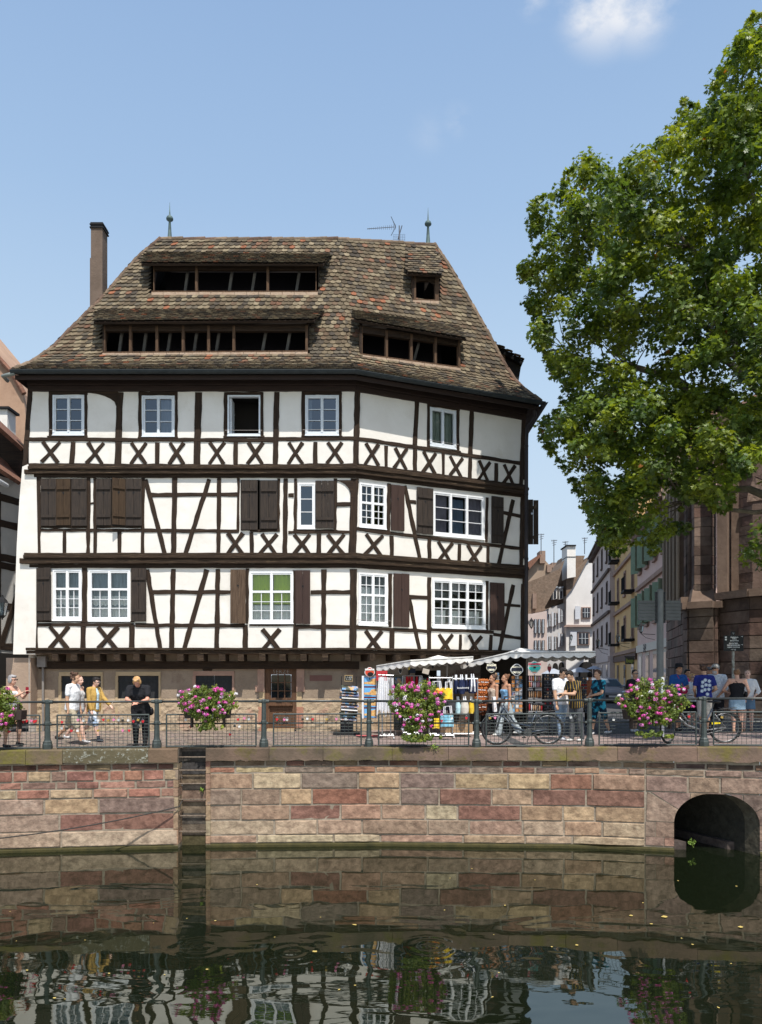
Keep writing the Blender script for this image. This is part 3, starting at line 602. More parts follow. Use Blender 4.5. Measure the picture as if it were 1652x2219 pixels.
# storey 2
bl(c3,[(228,618,228,1080,34),(535,620,530,1080,22),(572,620,572,1080,20),(860,620,857,1080,20),(1050,620,1043,1080,30),(1317,620,1313,1080,24),(1434,620,1431,940,16)],Lf,'post',S3)
bl(c4,[(160,570,157,858,14),(198,570,192,992,26),(252,570,250,855,18),(472,570,470,855,16),(578,570,565,992,42)],Lf,'post',S4)
bl(c4,[(765,598,762,862,22),(780,885,780,1012,24),(987,900,987,1032,24),(1306,675,1300,920,18),(1310,945,1310,1062,20),(1500,670,1492,1075,26)],Rt,'post',S4)
bl(c3,[(245,914,528,914,12),(573,914,860,914,12),(240,932,860,934,18),(905,720,1428,718,24),(865,934,1435,938,22)],Lf,'rail',S3)
bl(c3,[(545,770,565,770,12),(545,938,568,938,10)],Lf,'rail',S3)
bl(c4,[(0,858,165,858,14),(212,663,242,663,20),(480,712,560,712,22),(240,858,482,858,14),(212,866,560,864,16)],Lf,'rail',S4)
bl(c4,[(582,845,920,890,20),(920,888,1505,958,20),(866,697,914,700,20),(1390,757,1487,777,20)],Rt,'rail',S4)
bl(c3,[(388,935,388,1072,20),(718,939,718,1074,22),(1512,945,1512,1080,24)],Lf,'stud',S3)
bl(c4,[(380,875,380,990,26)],Lf,'stud',S4); bl(c4,[(1154,930,1152,1045,22)],Rt,'stud',S4)
bl(c3,[(875,628,992,1080,26),(1258,626,1113,1080,26)],Lf,'brace',S3)
bl(c4,[(852,610,938,1028,24),(1448,688,1363,1068,24)],Rt,'brace',S4)
bl(c3,[(1370,950,1460,1080,24),(1460,950,1365,1080,24)],Lf,XB,S3)
bl(c4,[(65,876,145,990,22),(150,876,50,990,22),(245,878,330,988,22),(330,878,240,988,22),(430,878,515,988,22),(520,878,430,988,22)],Lf,XB,S4)
bl(c4,[(640,875,722,998,22),(732,885,632,990,22),(1035,918,1110,1040,20),(1115,925,1032,1030,20),(1198,935,1268,1058,20),(1275,945,1195,1048,20)],Rt,XB,S4)
# storey 1
bl(c5,[(212,255,210,742,36),(510,258,508,578,30),(500,610,500,745,32),(793,600,793,748,32),(1042,265,1032,752,30),(1310,265,1303,757,28),(1487,262,1485,592,18),(1475,600,1475,757,32)],Lf,'post',S3)
bl(c6,[(245,250,245,548,14),(408,245,405,698,26),(252,568,250,698,28),(570,243,568,702,38)],Lf,'post',S4)
bl(c6,[(772,268,770,562,22),(782,585,780,708,28),(987,288,985,718,24),(1306,308,1304,585,18),(1328,605,1320,740,24),(1502,325,1500,760,26)],Rt,'post',S4)
bl(c5,[(205,580,808,582,10),(202,598,805,600,20),(900,403,1385,403,24),(815,602,1470,604,22)],Lf,'rail',S3)
bl(c6,[(0,549,248,549,14),(335,370,555,370,22),(240,560,555,562,22)],Lf,'rail',S4)
bl(c6,[(580,562,980,586,20),(985,574,1340,590,20),(876,396,978,402,22),(1390,438,1488,446,20),(1340,602,1492,624,20)],Rt,'rail',S4)
bl(c6,[(1160,603,1155,714,20)],Rt,'stud',S4)
bl(c5,[(885,268,965,752,26),(1243,268,1105,754,28)],Lf,'brace',S3)
bl(c6,[(876,405,938,712,24),(1450,330,1372,700,26)],Rt,'brace',S4)
bl(c5,[(300,610,408,742,26),(415,610,298,742,26),(590,612,700,745,26),(710,612,592,742,26)],Lf,XB,S3)
bl(c6,[(70,573,165,694,24),(165,573,65,694,24)],Lf,XB,S4)
bl(c6,[(635,583,725,702,24),(725,583,635,697,24),(1040,603,1110,712,22),(1115,603,1035,710,22),(1205,606,1270,718,22),(1275,613,1195,714,22)],Rt,XB,S4)
# curved braces
def curved(pl,cf,pts,name='curved_brace'):
    q=[pl.ray(*cf(*p)) for p in pts]; m=MB(); m.prism([pl.pt(a,z,.03) for a,z in q],-pl.n*.08); m.build(name,woodc,house,recalc=True)
curved(Lf,c3,[(527,95),(710,95),(710,200),(700,190),(690,162),(665,143),(630,127),(590,115),(545,108),(527,107)])
curved(Lf,c4,[(470,580),(570,580),(568,705),(557,700),(556,660),(545,625),(525,603),(500,588),(478,582)])
# jetty beams: stacked moulded bars
def bar(pl0,a0,a1,z0,z1,d,mat,name='jetty_beam',pl=Lf,wob=.006):
    a=V((a0,(z0+z1)/2,0)); b=V((a1,(z0+z1)/2,0)); return beam_sz(pl,a,b,z1-z0,name,mat,d,.1,wob)
def zL(y): return ZC+(1463-y)/F*YB
xl=lambda vx: XV(vx,YB)-CX
RL=(RE-V((CX,YB,0))).length
j2=(xl(66),zL(c3(0,618)[1]),zL(c3(0,545)[1])); j1=(xl(56),zL(c5(0,258)[1]),zL(c5(0,170)[1]))
for (a0,zb,zt),ext in ((j2,0),(j1,.0)):
    H=zt-zb
    for f0,f1,d in ((0,.26,.05),(.26,.62,.13),(.62,.86,.17),(.86,1.0,.12)):
        mt_=woodc if f0==0 else wornwood; e=0 if f0 in(0,.62,.86) else -.12
        bar(None,a0+(.12 if f0==0 else e),.0+d*.2,zb+H*f0,zb+H*f1,d,mt_); bar(None,-d*.2,RL+.06,zb+H*f0,zb+H*f1,d+.002,mt_,pl=Rt)
zb=zL(c5(0,775)[1]); zt=zL(c5(0,738)[1])
for f0,f1,d in ((0,.6,.05),(.6,1,.10)):
    bar(None,xl(59),d*.2,lerp(zb,zt,f0),lerp(zb,zt,f1),d,wornwood,'sill_beam'); bar(None,-d*.2,RL,lerp(zb,zt,f0),lerp(zb,zt,f1),d+.002,wornwood,'sill_beam',pl=Rt)
z3=zL(c3(0,100)[1])
for z0,z1,d in ((z3,z3+.16,.06),(z3+.16,z3+.42,.12),(z3+.42,z3+.66,.22)):
    bar(None,xl(62),d*.2,z0,z1,d,paintwood,'eaves_board'); bar(None,-d*.2,RL+.03,z0,z1,d+.002,paintwood,'eaves_board',pl=Rt)
# walls with openings
def wallgrid(mb,pl,a0,a1,z0,z1,holes,step=.6,off=0):
    xs=sorted({a0,a1,*[h[0] for h in holes],*[h[1] for h in holes]}); zs=sorted({z0,z1,*[h[2] for h in holes],*[h[3] for h in holes]})
    xs=[x for x in xs if a0<=x<=a1]; zs=[z for z in zs if z0<=z<=z1]
    for x,X in zip(xs,xs[1:]):
        for z,Z in zip(zs,zs[1:]):
            mx,mz=(x+X)/2,(z+Z)/2
            if any(h[0]<mx<h[1] and h[2]<mz<h[3] for h in holes): continue
            mb.add([pl.pt(x,z,off),pl.pt(X,z,off),pl.pt(X,Z,off),pl.pt(x,Z,off)],[(0,1,2,3)])
WIN=[]
def rect(pl,cf,x0,y0,x1,y1):
    a,z1=pl.ray(*cf(x0,y0)); b,z0=pl.ray(*cf(x1,y1)); return (a,b,z0,z1)
lace=M('lace_curtain',(.80,.80,.80),(.92,.92,.92),scale=14,rough=.9)
bluec=M('grey_blue_curtain',(.16,.20,.25),(.26,.32,.38),scale=5,stretch=(5,1,.4),rough=.9)
greenc=M('green_curtain',(.42,.56,.02),(.55,.70,.04),scale=4,stretch=(5,1,.4),rough=.9)
greyc=M('grey_curtain',(.42,.42,.45),(.55,.55,.58),scale=5,stretch=(5,1,.4),rough=.9)
bluefilm=M('blue_blind',(.10,.15,.24),(.16,.22,.32),scale=2,rough=.8)
greyfilm=M('mauve_blind',(.20,.18,.24),(.28,.26,.33),scale=2,rough=.8)
frost=M('frosted_pane',(.20,.23,.22),(.26,.29,.28),scale=3,rough=.4)
def window(root,pl,r,ncas,up,lo,tr=None,paint=None,glass=None,curt=(),open_=False,hook=False,name='window'):
    """r=(a0,a1,z0,z1); up/lo=(cols,rows) panes above/below the transom fraction tr (from the top)"""
    a0,a1,z0,z1=r; WIN.append((pl,r)); paint=paint or winpaint2; glass=glass or gl_low
    m=MB()
    ux=pl.u; 
    def bx(x0,x1,y0,y1,o0,o1):
        p=[pl.pt(x,z,o) for o in (o0,o1) for x,z in ((x0,y0),(x1,y0),(x1,y1),(x0,y1))]
        m.add(p,[(0,3,2,1),(4,5,6,7),(0,1,5,4),(1,2,6,5),(2,3,7,6),(3,0,4,7)])
    fw=.045
    bx(a0,a0+fw,z0,z1,-.10,.028); bx(a1-fw,a1,z0,z1,-.10,.028); bx(a0+fw,a1-fw,z1-fw,z1,-.10,.026); bx(a0+fw,a1-fw,z0,z0+fw*1.3,-.10,.036)
    m.add([pl.pt(a0-.01,z0,.05),pl.pt(a1+.01,z0,.05),pl.pt(a1+.01,z0+.03,-.02),pl.pt(a0-.01,z0+.03,-.02),pl.pt(a0-.01,z0-.02,.05),pl.pt(a1+.01,z0-.02,.05)],[(0,1,2,3),(4,5,1,0)])
    cw=(a1-a0-2*fw)/ncas; sw=.04; gb=.017
    zlo,zhi=z0+fw*1.3,z1-fw
    for c in range(ncas):
        if open_: continue
        x0=a0+fw+c*cw; x1=x0+cw; g=.002*(c+1)
        bx(x0+.003,x0+sw,zlo,zhi,-.07,.012+g); bx(x1-sw,x1-.003,zlo,zhi,-.07,.012+g); bx(x0+sw,x1-sw,zhi-sw,zhi,-.07,.010+g); bx(x0+sw,x1-sw,zlo,zlo+sw*1.3,-.07,.010+g)
        if c: bx(x0-.022,x0+.022,zlo-.01,zhi+.005,-.02,.03+g)
        segs=[]
        if tr is not None:
            zt=z1-(z1-z0)*tr; bx(x0+sw,x1-sw,zt-.03,zt+.03,-.07,.02+g); segs=[(zt+.03,zhi-sw,up),(zlo+sw*1.3,zt-.03,lo)]
        else: segs=[(zlo+sw*1.3,zhi-sw,up)]
        for zb,zt_,(nc,nr_) in segs:
            for i in range(1,nc): x=lerp(x0+sw,x1-sw,i/nc); bx(x-gb/2,x+gb/2,zb,zt_,-.06,.004)
            for i in range(1,nr_): z=lerp(zb,zt_,i/nr_); bx(x0+sw,x1-sw,z-gb/2,z+gb/2,-.06,.006)
    if open_:   # casement swung inwards against the left reveal
        bx(a0+fw,a0+fw+.05,zlo,zhi,-.5,-.11)
        for i in range(1,3): bx(a0+fw,a0+fw+.06,lerp(zlo,zhi,i/3)-.012,lerp(zlo,zhi,i/3)+.012,-.5,-.1)
    wo=m.build(name,paint,root)
    if hook:
        h=MB(); h.tube([pl.pt(a0-.06,z0+.14,.07),pl.pt(a1+.06,z0+.14,.07)],.006,5); 
        for x in (a0-.05,a1+.05): h.tube([pl.pt(x,z0+.14,.0),pl.pt(x,z0+.14,.08)],.006,4)
        h.build('guard_bar',flat('thin_steel',(.35,.33,.32),.5,.5),wo)
    # dark room behind
    k=MB(); D=1.2; q=[pl.pt(x,z,o) for o in (-.10,-D) for x,z in ((a0-.0,z0),(a1,z0),(a1,z1),(a0,z1))]
    b2=[pl.pt(x,z,-D) for x,z in ((a0-.35,z0-.3),(a1+.35,z0-.3),(a1+.35,z1+.2),(a0-.35,z1+.2))]
    k.add(q[:4]+b2,[(4,5,6,7),(0,1,5,4),(1,2,6,5),(2,3,7,6),(3,0,4,7)]); k.build('room',darkroom,wo)
    for kind,fx0,fx1,fz0,fz1,mat in curt:
        cm_=MB(); n=max(8,int((fx1-fx0)*(a1-a0)/.03)); vs=[]
        for i in range(n+1):
            x=lerp(a0+fw,a1-fw,lerp(fx0,fx1,i/n)); o=-.17+.018*math.sin(i*1.1)+.01*math.sin(i*2.3+1); zz=(z1-(z1-z0)*fz1)+(.02*math.sin(i*1.3) if kind=='scallop' else 0)
            vs+=[pl.pt(x,zz,o),pl.pt(x,z1-(z1-z0)*fz0,o*.9)]
        cm_.add(vs,[(2*i,2*i+2,2*i+3,2*i+1) for i in range(n)]); cm_.build('curtain',mat,wo,smooth=True)
    if not open_:
        g=MB(); g.add([pl.pt(a0+fw,z0+fw,-.03),pl.pt(a1-fw,z0+fw,-.03),pl.pt(a1-fw,z1-fw,-.03),pl.pt(a0+fw,z1-fw,-.03)],[(0,1,2,3)]); g.build('glass',glass,wo)
    return wo
W=window; h_=house
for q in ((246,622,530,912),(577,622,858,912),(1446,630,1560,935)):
    a_,b_,c_,d_=rect(Lf,c3,*q); m=MB(); m.add([Lf.pt(a_,c_,.018),Lf.pt(b_,c_,.018),Lf.pt(b_,d_,.018),Lf.pt(a_,d_,.018)],[(0,1,2,3)]); m.build('shutter_gap_shade',dark,house)  # flat dark sheet on the wall, gives the shutter gaps their shade
a_,b_,c_,d_=rect(Lf,c4,40,580,156,855); m=MB(); m.add([Lf.pt(a_,c_,.018),Lf.pt(b_,c_,.018),Lf.pt(b_,d_,.018),Lf.pt(a_,d_,.018)],[(0,1,2,3)]); m.build('shutter_gap_shade',dark,house)
W(h_,Lf,rect(Lf,c3,318,122,508,362),2,(1,3),None,paint=winpaint,glass=gl_sky,hook=True)
W(h_,Lf,rect(Lf,c3,855,125,1050,370),2,(1,3),None,paint=winpaint,glass=gl_sky,curt=[('p',.5,1,0,1,greyc)])
W(h_,Lf,rect(Lf,c3,1368,122,1565,366),2,(1,3),None,paint=winpaint,open_=True,hook=True)
W(h_,Lf,rect(Lf,c4,305,112,490,333),2,(1,3),None,paint=winpaint,glass=gl_sky,curt=[('p',0,.15,0,1,greyc)],hook=True)
W(h_,Rt,rect(Rt,c4,990,176,1134,410),2,(1,1),None,paint=winpaint,glass=glassmat('dull_glass',(.9,.95,.9),.05),curt=[('p',0,1,0,1,frost)],hook=True)
W(h_,Lf,rect(Lf,c4,264,595,360,847),1,(1,3),None,glass=gl_sky)
W(h_,Rt,rect(Rt,c4,601,592,750,850),2,(2,2),(2,3),.44)
W(h_,Rt,rect(Rt,c4,1007,640,1290,907),3,(1,3),None,curt=[('p',0,.3,0,1,greyfilm),('p',.33,.64,.1,1,bluefilm),('p',.68,1,0,1,greyfilm)])
W(h_,Lf,rect(Lf,c5,318,268,492,573),2,(1,1),(2,3),.38,curt=[('p',.0,1,0,.97,bluec),('scallop',0,1,.5,.76,lace),('scallop',0,1,.72,1,lace)])
W(h_,Lf,rect(Lf,c5,533,270,784,577),2,(1,1),(2,3),.38,curt=[('p',.0,1,0,.97,bluec),('scallop',0,1,.5,.76,lace),('scallop',0,1,.72,1,lace)])
W(h_,Lf,rect(Lf,c6,-2,256,240,542),2,(1,1),(2,3),.39,curt=[('p',.0,.46,0,.62,greenc),('p',.54,1,0,.62,greenc),('scallop',0,1,.64,.84,lace),('scallop',0,1,.8,1,lace)])
W(h_,Rt,rect(Rt,c6,597,262,758,555),2,(2,2),(2,3),.42,curt=[('scallop',0,1,.26,.7,lace),('scallop',0,1,.66,1,lace)],hook=True)
W(h_,Rt,rect(Rt,c6,1003,298,1296,574),3,(2,2),(2,3),.40,curt=[('p',0,1,0,.2,greyc),('scallop',0,.28,.62,1,lace),('scallop',.36,.62,.62,1,lace),('scallop',.7,.96,.62,1,lace)],hook=True)
# shutters
def shutter(pl,r,mat,planks=3,battens=True,comma=True,ang=0,hinge=0,frontal=True):
    a0,a1,z0,z1=r; wd=a1-a0; h=z1-z0
    base=pl.pt(a0 if hinge==0 else a1,z0,.05); s_=1 if hinge==0 else -1; ax=(pl.u*s_*math.cos(ang)+pl.n*math.sin(ang)); n=pl.n*math.cos(ang)-pl.u*s_*math.sin(ang)
    m=MB(); e=.004; 
    def q(x,z,o): return base+ax*x+V((0,0,z))+n*o
    def bx(x0,x1,y0,y1,o0,o1):
        p=[q(x,z,o) for o in (o0,o1) for x,z in ((x0,y0),(x1,y0),(x1,y1),(x0,y1))]; m.add(p,[(0,3,2,1),(4,5,6,7),(0,1,5,4),(1,2,6,5),(2,3,7,6),(3,0,4,7)])
    for i in range(planks): bx(wd*i/planks+e*(i>0),wd*(i+1)/planks-e*(i<planks-1),R.uniform(-.008,.004),h-R.uniform(0,.008),0,.028+R.uniform(0,.003))
    so_=m.build('shutter',mat,house,recalc=True)
    if battens:
        for f_ in (.2,.8):
            m=MB(); bx(.02,wd-.02,h*f_-.04,h*f_+.04,.0,.052); bx(.02,wd-.02,h*f_-.04,h*f_-.028,.0,.062); m.build('batten',mat,so_,recalc=True)
    if comma:
        m=MB(); cx,cz=wd*.5,h*.70; pts=[q(cx+.028*math.cos(t),cz+.028*math.sin(t),.0345) for t in [2*math.pi*i/10 for i in range(10)]]; m.add(pts,[tuple(range(10))])
        m.add([q(cx+.028,cz,.0345),q(cx+.02,cz-.05,.0345),q(cx+.002,cz-.085,.0345),q(cx+.008,cz-.03,.0345)],[(0,1,2,3)]); m.build('comma_cutout',black,so_)
    return so_
for r,mt_,an,hg in (((252,626,344,908),shutm,0,0),((346,628,432,906),shutbrown,.06,0),((436,626,527,908),shutm,0,0),((583,628,673,905),shutm,0,0),((680,628,756,905),shutbrown,.5,1),((762,626,856,907),shutm,.05,1)):
    shutter(Lf,rect(Lf,c3,*r),mt_,2,ang=an,hinge=hg)
shutter(Lf,rect(Lf,c3,1452,635,1551,930),shutm,2); shutter(Lf,rect(Lf,c4,60,584,152,849),shutm,2)
shutter(Lf,rect(Lf,c4,362,585,465,846),shutm,3); shutter(Rt,rect(Rt,c4,773,604,845,862),shutred,2,battens=False)
shutter(Rt,rect(Rt,c4,915,618,1003,880),shutm,3); shutter(Rt,rect(Rt,c4,1325,668,1390,932),shutm,2)
shutter(Lf,rect(Lf,c5,226,258,316,574),shutm,2,ang=.12,hinge=0); shutter(Lf,rect(Lf,c5,792,260,883,580),shutm,2)
shutter(Lf,rect(Lf,c5,1388,268,1478,592),shutpale,2,battens=False); shutter(Lf,rect(Lf,c6,252,250,333,545),shutred,2,battens=False)
shutter(Rt,rect(Rt,c6,787,266,872,562),shutred,2,battens=False); shutter(Rt,rect(Rt,c6,1317,316,1395,582),shutred,2,battens=False)
# white walls
wl=MB(); ZT=zL(c3(0,60)[1]); ZB1=zL(c5(0,760)[1])
hl=[r for p,r in WIN if p is Lf]; hr=[r for p,r in WIN if p is Rt]
zj2=zL(c3(0,540)[1]); zj1=zL(c5(0,165)[1])
wallgrid(wl,Lf,xl(63),0,ZB1,ZT,hl); wallgrid(wl,Rt,0,RL,ZB1,ZT,hr)
# right side wall and back walls
REb=V((3.9,29.0,0)); LB=V((XV(62,YB),28.6,0))
Sd=PL(RE,REb-RE); SL=(REb-RE).length
wallgrid(wl,Sd,0,SL,ZB1,ZT,[])
Ls=PL(LB,V((XV(62,YB),YB,0))-LB); wallgrid(wl,Ls,0,7.03,-.1,ZT,[])
wl.build('plaster_wall',plaster,house)
# side wall framing seen at a glance + shutter standing out from the side wall
for z0,z1 in ((ZB1,zj1),(zj1,zj2),(zj2,ZT)):
    beam_sz(Sd,V((.0,z0+.1,0)),V((SL,z0+.1,0)),.3,'rail',d=.06)
    for a in (.06,1.4,2.7,4.0): beam_sz(Sd,V((a,z0+.2,0)),V((a,z1-.05,0)),.22,'post',d=.03)
pS=V((4.62,24.3,0)); zS0=ZC+(1463-1181)/F*24.2; zS1=ZC+(1463-1084)/F*24.2
xs0,xs1=XV(1143,24.2),XV(1167,24.2); m=MB()
xm=lerp(xs0,xs1,.55)
for a,b in ((xs0,xm-.008),(xm+.004,xs1)): m.bx(a,b,24.18,24.215,zS0+.02,zS1+(.0 if a>xs0 else .02))
so_=m.build('side_shutter',shutm,house); m=MB()
for f_ in (.17,.83): m.bx(xs0,xs1-.01,24.16,24.21,lerp(zS0,zS1,f_)-.05,lerp(zS0,zS1,f_)+.05)
m.build('batten',shutm,so_); m=MB(); m.lathe([(.035,-.004),(.035,.004)],(lerp(xs0,xs1,.42),24.175,lerp(zS0,zS1,.70)),10,ax=Matrix.Rotation(math.pi/2,3,'X')); m.build('comma_cutout',flat('sky_seen_through',(.55,.65,.8)),so_)
# white buttress wall at the left end
bt=MB(); pf=[(30,1418),(33,1330),(38,1180),(44,1080),(50,1012),(62,1007),(70,1014),(80,1018),(84,1240),(78,1418)]
q=[Lf.ray(*p) for p in pf]; bt.prism([Lf.pt(a,z,.045) for a,z in q],V((0,2.2,0))); bt.build('buttress_wall',plaster,house,recalc=True)
# ground floor
gplas=M('brown_render',(.24,.18,.13),(.31,.24,.175),scale=1.4,rough=.95,bump=.6,bscale=18,c3=(.18,.12,.09),s3=1.1,t3=(.55,.7))
rubble=M('rubble_plinth',(.36,.27,.18),(.47,.365,.25),scale=2.5,rough=1,bump=1,bscale=5,c3=(.42,.22,.17),s3=1.0,t3=(.55,.7),bmult=4)
pinkst=M('pink_sandstone',(.33,.20,.15),(.42,.27,.20),scale=2.5,rough=.95,bump=.6,bscale=14)
tanst=M('tan_sandstone',(.42,.31,.18),(.5,.38,.24),scale=2.5,rough=.95,bump=.6,bscale=14)
def g1(x,y): return (x*.2296,1408.7+y*.2296)
def g2(x,y): return (325.1+x*.2624,1408.7+y*.2624)
ga=lambda pt: GLf.ray(*pt)
door=(ga(g2(948,150))[0],ga(g2(1210,150))[0],.0,ga(g2(0,145))[1])
gw=[rect(GLf,g1,580,245,955,475),rect(GLf,g1,1115,243,1500,475),rect(GLf,g2,378,212,680,420)]
gwall=MB(); zm=ga(g2(0,400))[1]-.0
wallgrid(gwall,GLf,xl(62)+.1,0,zm,ZB1+.3,gw+[door]); 
gwr=[rect(GRt,lambda x,y:(704.4+x*.2296,1398+y*.2296),850,240,1090,400)]
wallgrid(gwall,GRt,0,RL+.1,zm,ZB1+.3,gwr); qr=gwr[0]; bk=MB(); bk.add([GRt.pt(qr[0]-.1,qr[2]-.1,-.4),GRt.pt(qr[1]+.1,qr[2]-.1,-.4),GRt.pt(qr[1]+.1,qr[3]+.1,-.4),GRt.pt(qr[0]-.1,qr[3]+.1,-.4)],[(0,1,2,3)]); bk.build('dark_opening',dark,house); gwall.build('ground_floor_wall',gplas,house)
m=MB()
for (X0,X1) in ((xl(62)+.1,door[0]),(door[1],0)):
    nx=int((X1-X0)/.09)+1; nz_=12; vs=[]; 
    for i in range(nx+1):
        for k in range(nz_+1):
            a=lerp(X0,X1,i/nx); z=lerp(-.05,zm+.0,k/nz_); o=.02+.03*noise.noise(V((a*5,z*6,1)))+.02*noise.noise(V((a*14,z*14,3)))
            if k==nz_: o=.0
            vs.append(GLf.pt(a,z,o if k<nz_ else .012))
    m.add(vs,[(i*(nz_+1)+k,(i+1)*(nz_+1)+k,(i+1)*(nz_+1)+k+1,i*(nz_+1)+k+1) for i in range(nx) for k in range(nz_)])
wallgrid(m,GRt,0,RL+.1,-.05,zm,[],off=.01)
m.build('stone_plinth',rubble,house)
def gblock(pl,cf,x0,y0,x1,y1,o,mat,name,par=None):
    a,b,z0,z1=rect(pl,cf,x0,y0,x1,y1); m=MB(); p=[pl.pt(x,z,q) for q in (-.2,o) for x,z in ((a,z0),(b,z0),(b,z1),(a,z1))]; m.add(p,[(0,3,2,1),(4,5,6,7),(0,1,5,4),(1,2,6,5),(2,3,7,6),(3,0,4,7)]); return m.build(name,mat,par or house)
ironsh=M('dark_shutter_paint',(.020,.021,.022),(.032,.033,.034),scale=3,stretch=(8,8,.8),rough=.7,bump=.4)
for i,(cf,x0,y0,x1,y1,mat) in enumerate(((g1,580,245,955,475,tanst),(g1,1115,243,1500,475,tanst),(g2,378,212,680,420,pinkst))):
    w=18
    gblock(GLf,cf,x0-w,y0-38,x1+w,y0,.035,mat,'lintel'); 
    bot=y1+140 if i<2 else y1+60
    gblock(GLf,cf,x0-w-6,y0,x0,bot,.03,mat,'jamb'); gblock(GLf,cf,x1,y0,x1+w,bot,.03,mat,'jamb'); gblock(GLf,cf,x0,y1+ (20 if i<2 else 10),x1,bot+(60 if i<2 else 60),.028,rubble,'apron')
    a,b,z0,z1=rect(GLf,cf,x0,y0,x1,y1); z0-=.12; mid=(a+b)/2
    for u0,u1 in ((a,mid-.006),(mid+.006,b)):
        m=MB()
        for z_0,z_1,o0,o1 in ((z0,z1,-.06,-.03),(lerp(z0,z1,.14),lerp(z0,z1,.2),-.03,.0),(lerp(z0,z1,.78),lerp(z0,z1,.84),-.03,.0)):
            p=[GLf.pt(x,z,q) for q in (o0,o1) for x,z in ((u0,z_0),(u1,z_0),(u1,z_1),(u0,z_1))]; m.add(p,[(0,3,2,1),(4,5,6,7),(0,1,5,4),(1,2,6,5),(2,3,7,6),(3,0,4,7)])
        m.build('ground_floor_shutter',ironsh,house)
# joist ends under the jetty
for i in range(15):
    vx=lerp(118,752,i/14)+R.uniform(-4,4); m=MB(); a=xl(vx); zt_=zb-.005; w=.085
    m.bx(CX+a-w,CX+a+w,YB-.10+R.uniform(0,.05),YB+.6,zt_-.19,zt_); m.build('joist',wornwood,house)
for i in range(4):
    a=RL*(.08+.14*i); m=MB(); c=Rt.pt(a,zb-.1,.0); m.box(c-Rt.n*.2,(.17,.75,.19),Rt_rot:=Matrix.Rotation(math.atan2(Rt.u.y,Rt.u.x),3,'Z')); m.build('joist',wornwood,house)
m=MB(); m.bx(XV(62,YB),CX+.1,YB+.02,YB+.7,zb+.0,zb+.06); 
m.prism([Rt.pt(0,zb,-.02),Rt.pt(RL,zb,-.02),Rt.pt(RL,zb,-.8),Rt.pt(-.3,zb,-.8)],(0,0,.06)); m.build('soffit',M('soffit_boards',(.16,.10,.07),(.22,.15,.1),scale=3,rough=.9),house)
m=MB(); m.bx(XV(62,YB)+.1,CX+.1,YB+.40,YB+.55,zb-.42,zb-.2); m.build('wall_plate',woodc,house)
gblock(GLf,c5,80/1,800,225,1170,.42,M('pier_render',(.32,.235,.175),(.38,.285,.215),scale=1.5,rough=.95,bump=.5,bscale=14),'corner_pier')
# door
dw=M('oak_door',(.085,.042,.022),(.15,.078,.042),scale=3,stretch=(8,8,.8),rough=.7,bump=.3,bscale=14)
gblock(GLf,g2,890,145,946,310,.03,pinkst,'door_jamb'); gblock(GLf,g2,872,288,946,345,.045,pinkst,'door_jamb'); gblock(GLf,g2,895,470,946,700,.03,M('red_jamb',(.36,.17,.11),(.42,.22,.15),rough=.95,bump=.6),'door_jamb'); gblock(GLf,g2,905,345,946,470,.028,tanst,'door_jamb')
gblock(GLf,g2,1212,145,1275,290,.03,pinkst,'door_jamb'); gblock(GLf,g2,1212,290,1278,345,.045,pinkst,'door_jamb'); gblock(GLf,g2,1212,345,1255,470,.03,tanst,'door_jamb'); gblock(GLf,g2,1212,470,1268,640,.035,MATS['red_jamb'],'door_jamb')
gblock(GLf,g2,925,112,1250,146,.05,woodc,'door_lintel'); gblock(GLf,g2,972,650,1195,690,.16,tanst,'door_step')
gblock(GLf,g2,1320,208,1505,255,.012,M('blank_plaque',(.17,.085,.07),(.2,.1,.08),rough=.8),'plaque')
dm=MB()
def dbx(m,x0,y0,x1,y1,o0,o1):
    a,b,z0,z1=rect(GLf,g2,x0,y0,x1,y1); p=[GLf.pt(x,z,q) for q in (o0,o1) for x,z in ((a,z0),(b,z0),(b,z1),(a,z1))]; m.add(p,[(0,3,2,1),(4,5,6,7),(0,1,5,4),(1,2,6,5),(2,3,7,6),(3,0,4,7)])
for a in ((950,146,988,660,-.16,-.05),(1175,146,1210,660,-.16,-.05),(988,146,1175,196,-.16,-.06),(988,402,1175,460,-.16,-.07),(988,640,1175,660,-.16,-.05),(988,460,1175,640,-.16,-.10),(980,442,1182,460,-.16,.0),(1010,480,1150,492,-.1,-.08),(1010,620,1150,632,-.1,-.08)): dbx(dm,*a)
for k in range(2): # carved diamonds
    cx,cz,s=1080,535,(70,55) 
    pts=[(cx,cz-75+20*k),(cx+60-14*k,cz+10),(cx,cz+90-20*k),(cx-60+14*k,cz+10)]
    q=[GLf.ray(*g2(*p)) for p in pts]; 
    for i in range(4): dm.tube([GLf.pt(*q[i],-.095),GLf.pt(*q[(i+1)%4],-.095)],.012,5)
do=dm.build('door',dw,house)
g=MB(); dbx(g,1000,205,1160,402,-.13,-.12); g.build('door_glass',flat('door_glass',(.012,.014,.018),.06,spec=.6),do)
g=MB()
for x in (988,1050,1105,1165): dbx(g,x,196,x+9,402,-.12,-.085)
for y in (196,265,335,396): dbx(g,988,y,1175,y+7,-.12,-.088)
g.build('door_grille',dw,do)
g=MB(); A_=GLf.ray(*g2(1170,430)); g.ell(GLf.pt(A_[0],A_[1],-.03),(.03,.03,.03)); g.build('handle',flat('brass',(.4,.3,.12),.4,.8),do)
g=MB(); a_,z_=GLf.ray(*g2(1081,180)); text_mesh(g,'SERZE',.16,frame4(GLf.pt(a_,z_,-.055),GLf.u,(0,0,1)),bold=-.003,space=1.15); g.build('chalk_graffiti',flat('chalk',(.35,.34,.32)),do)
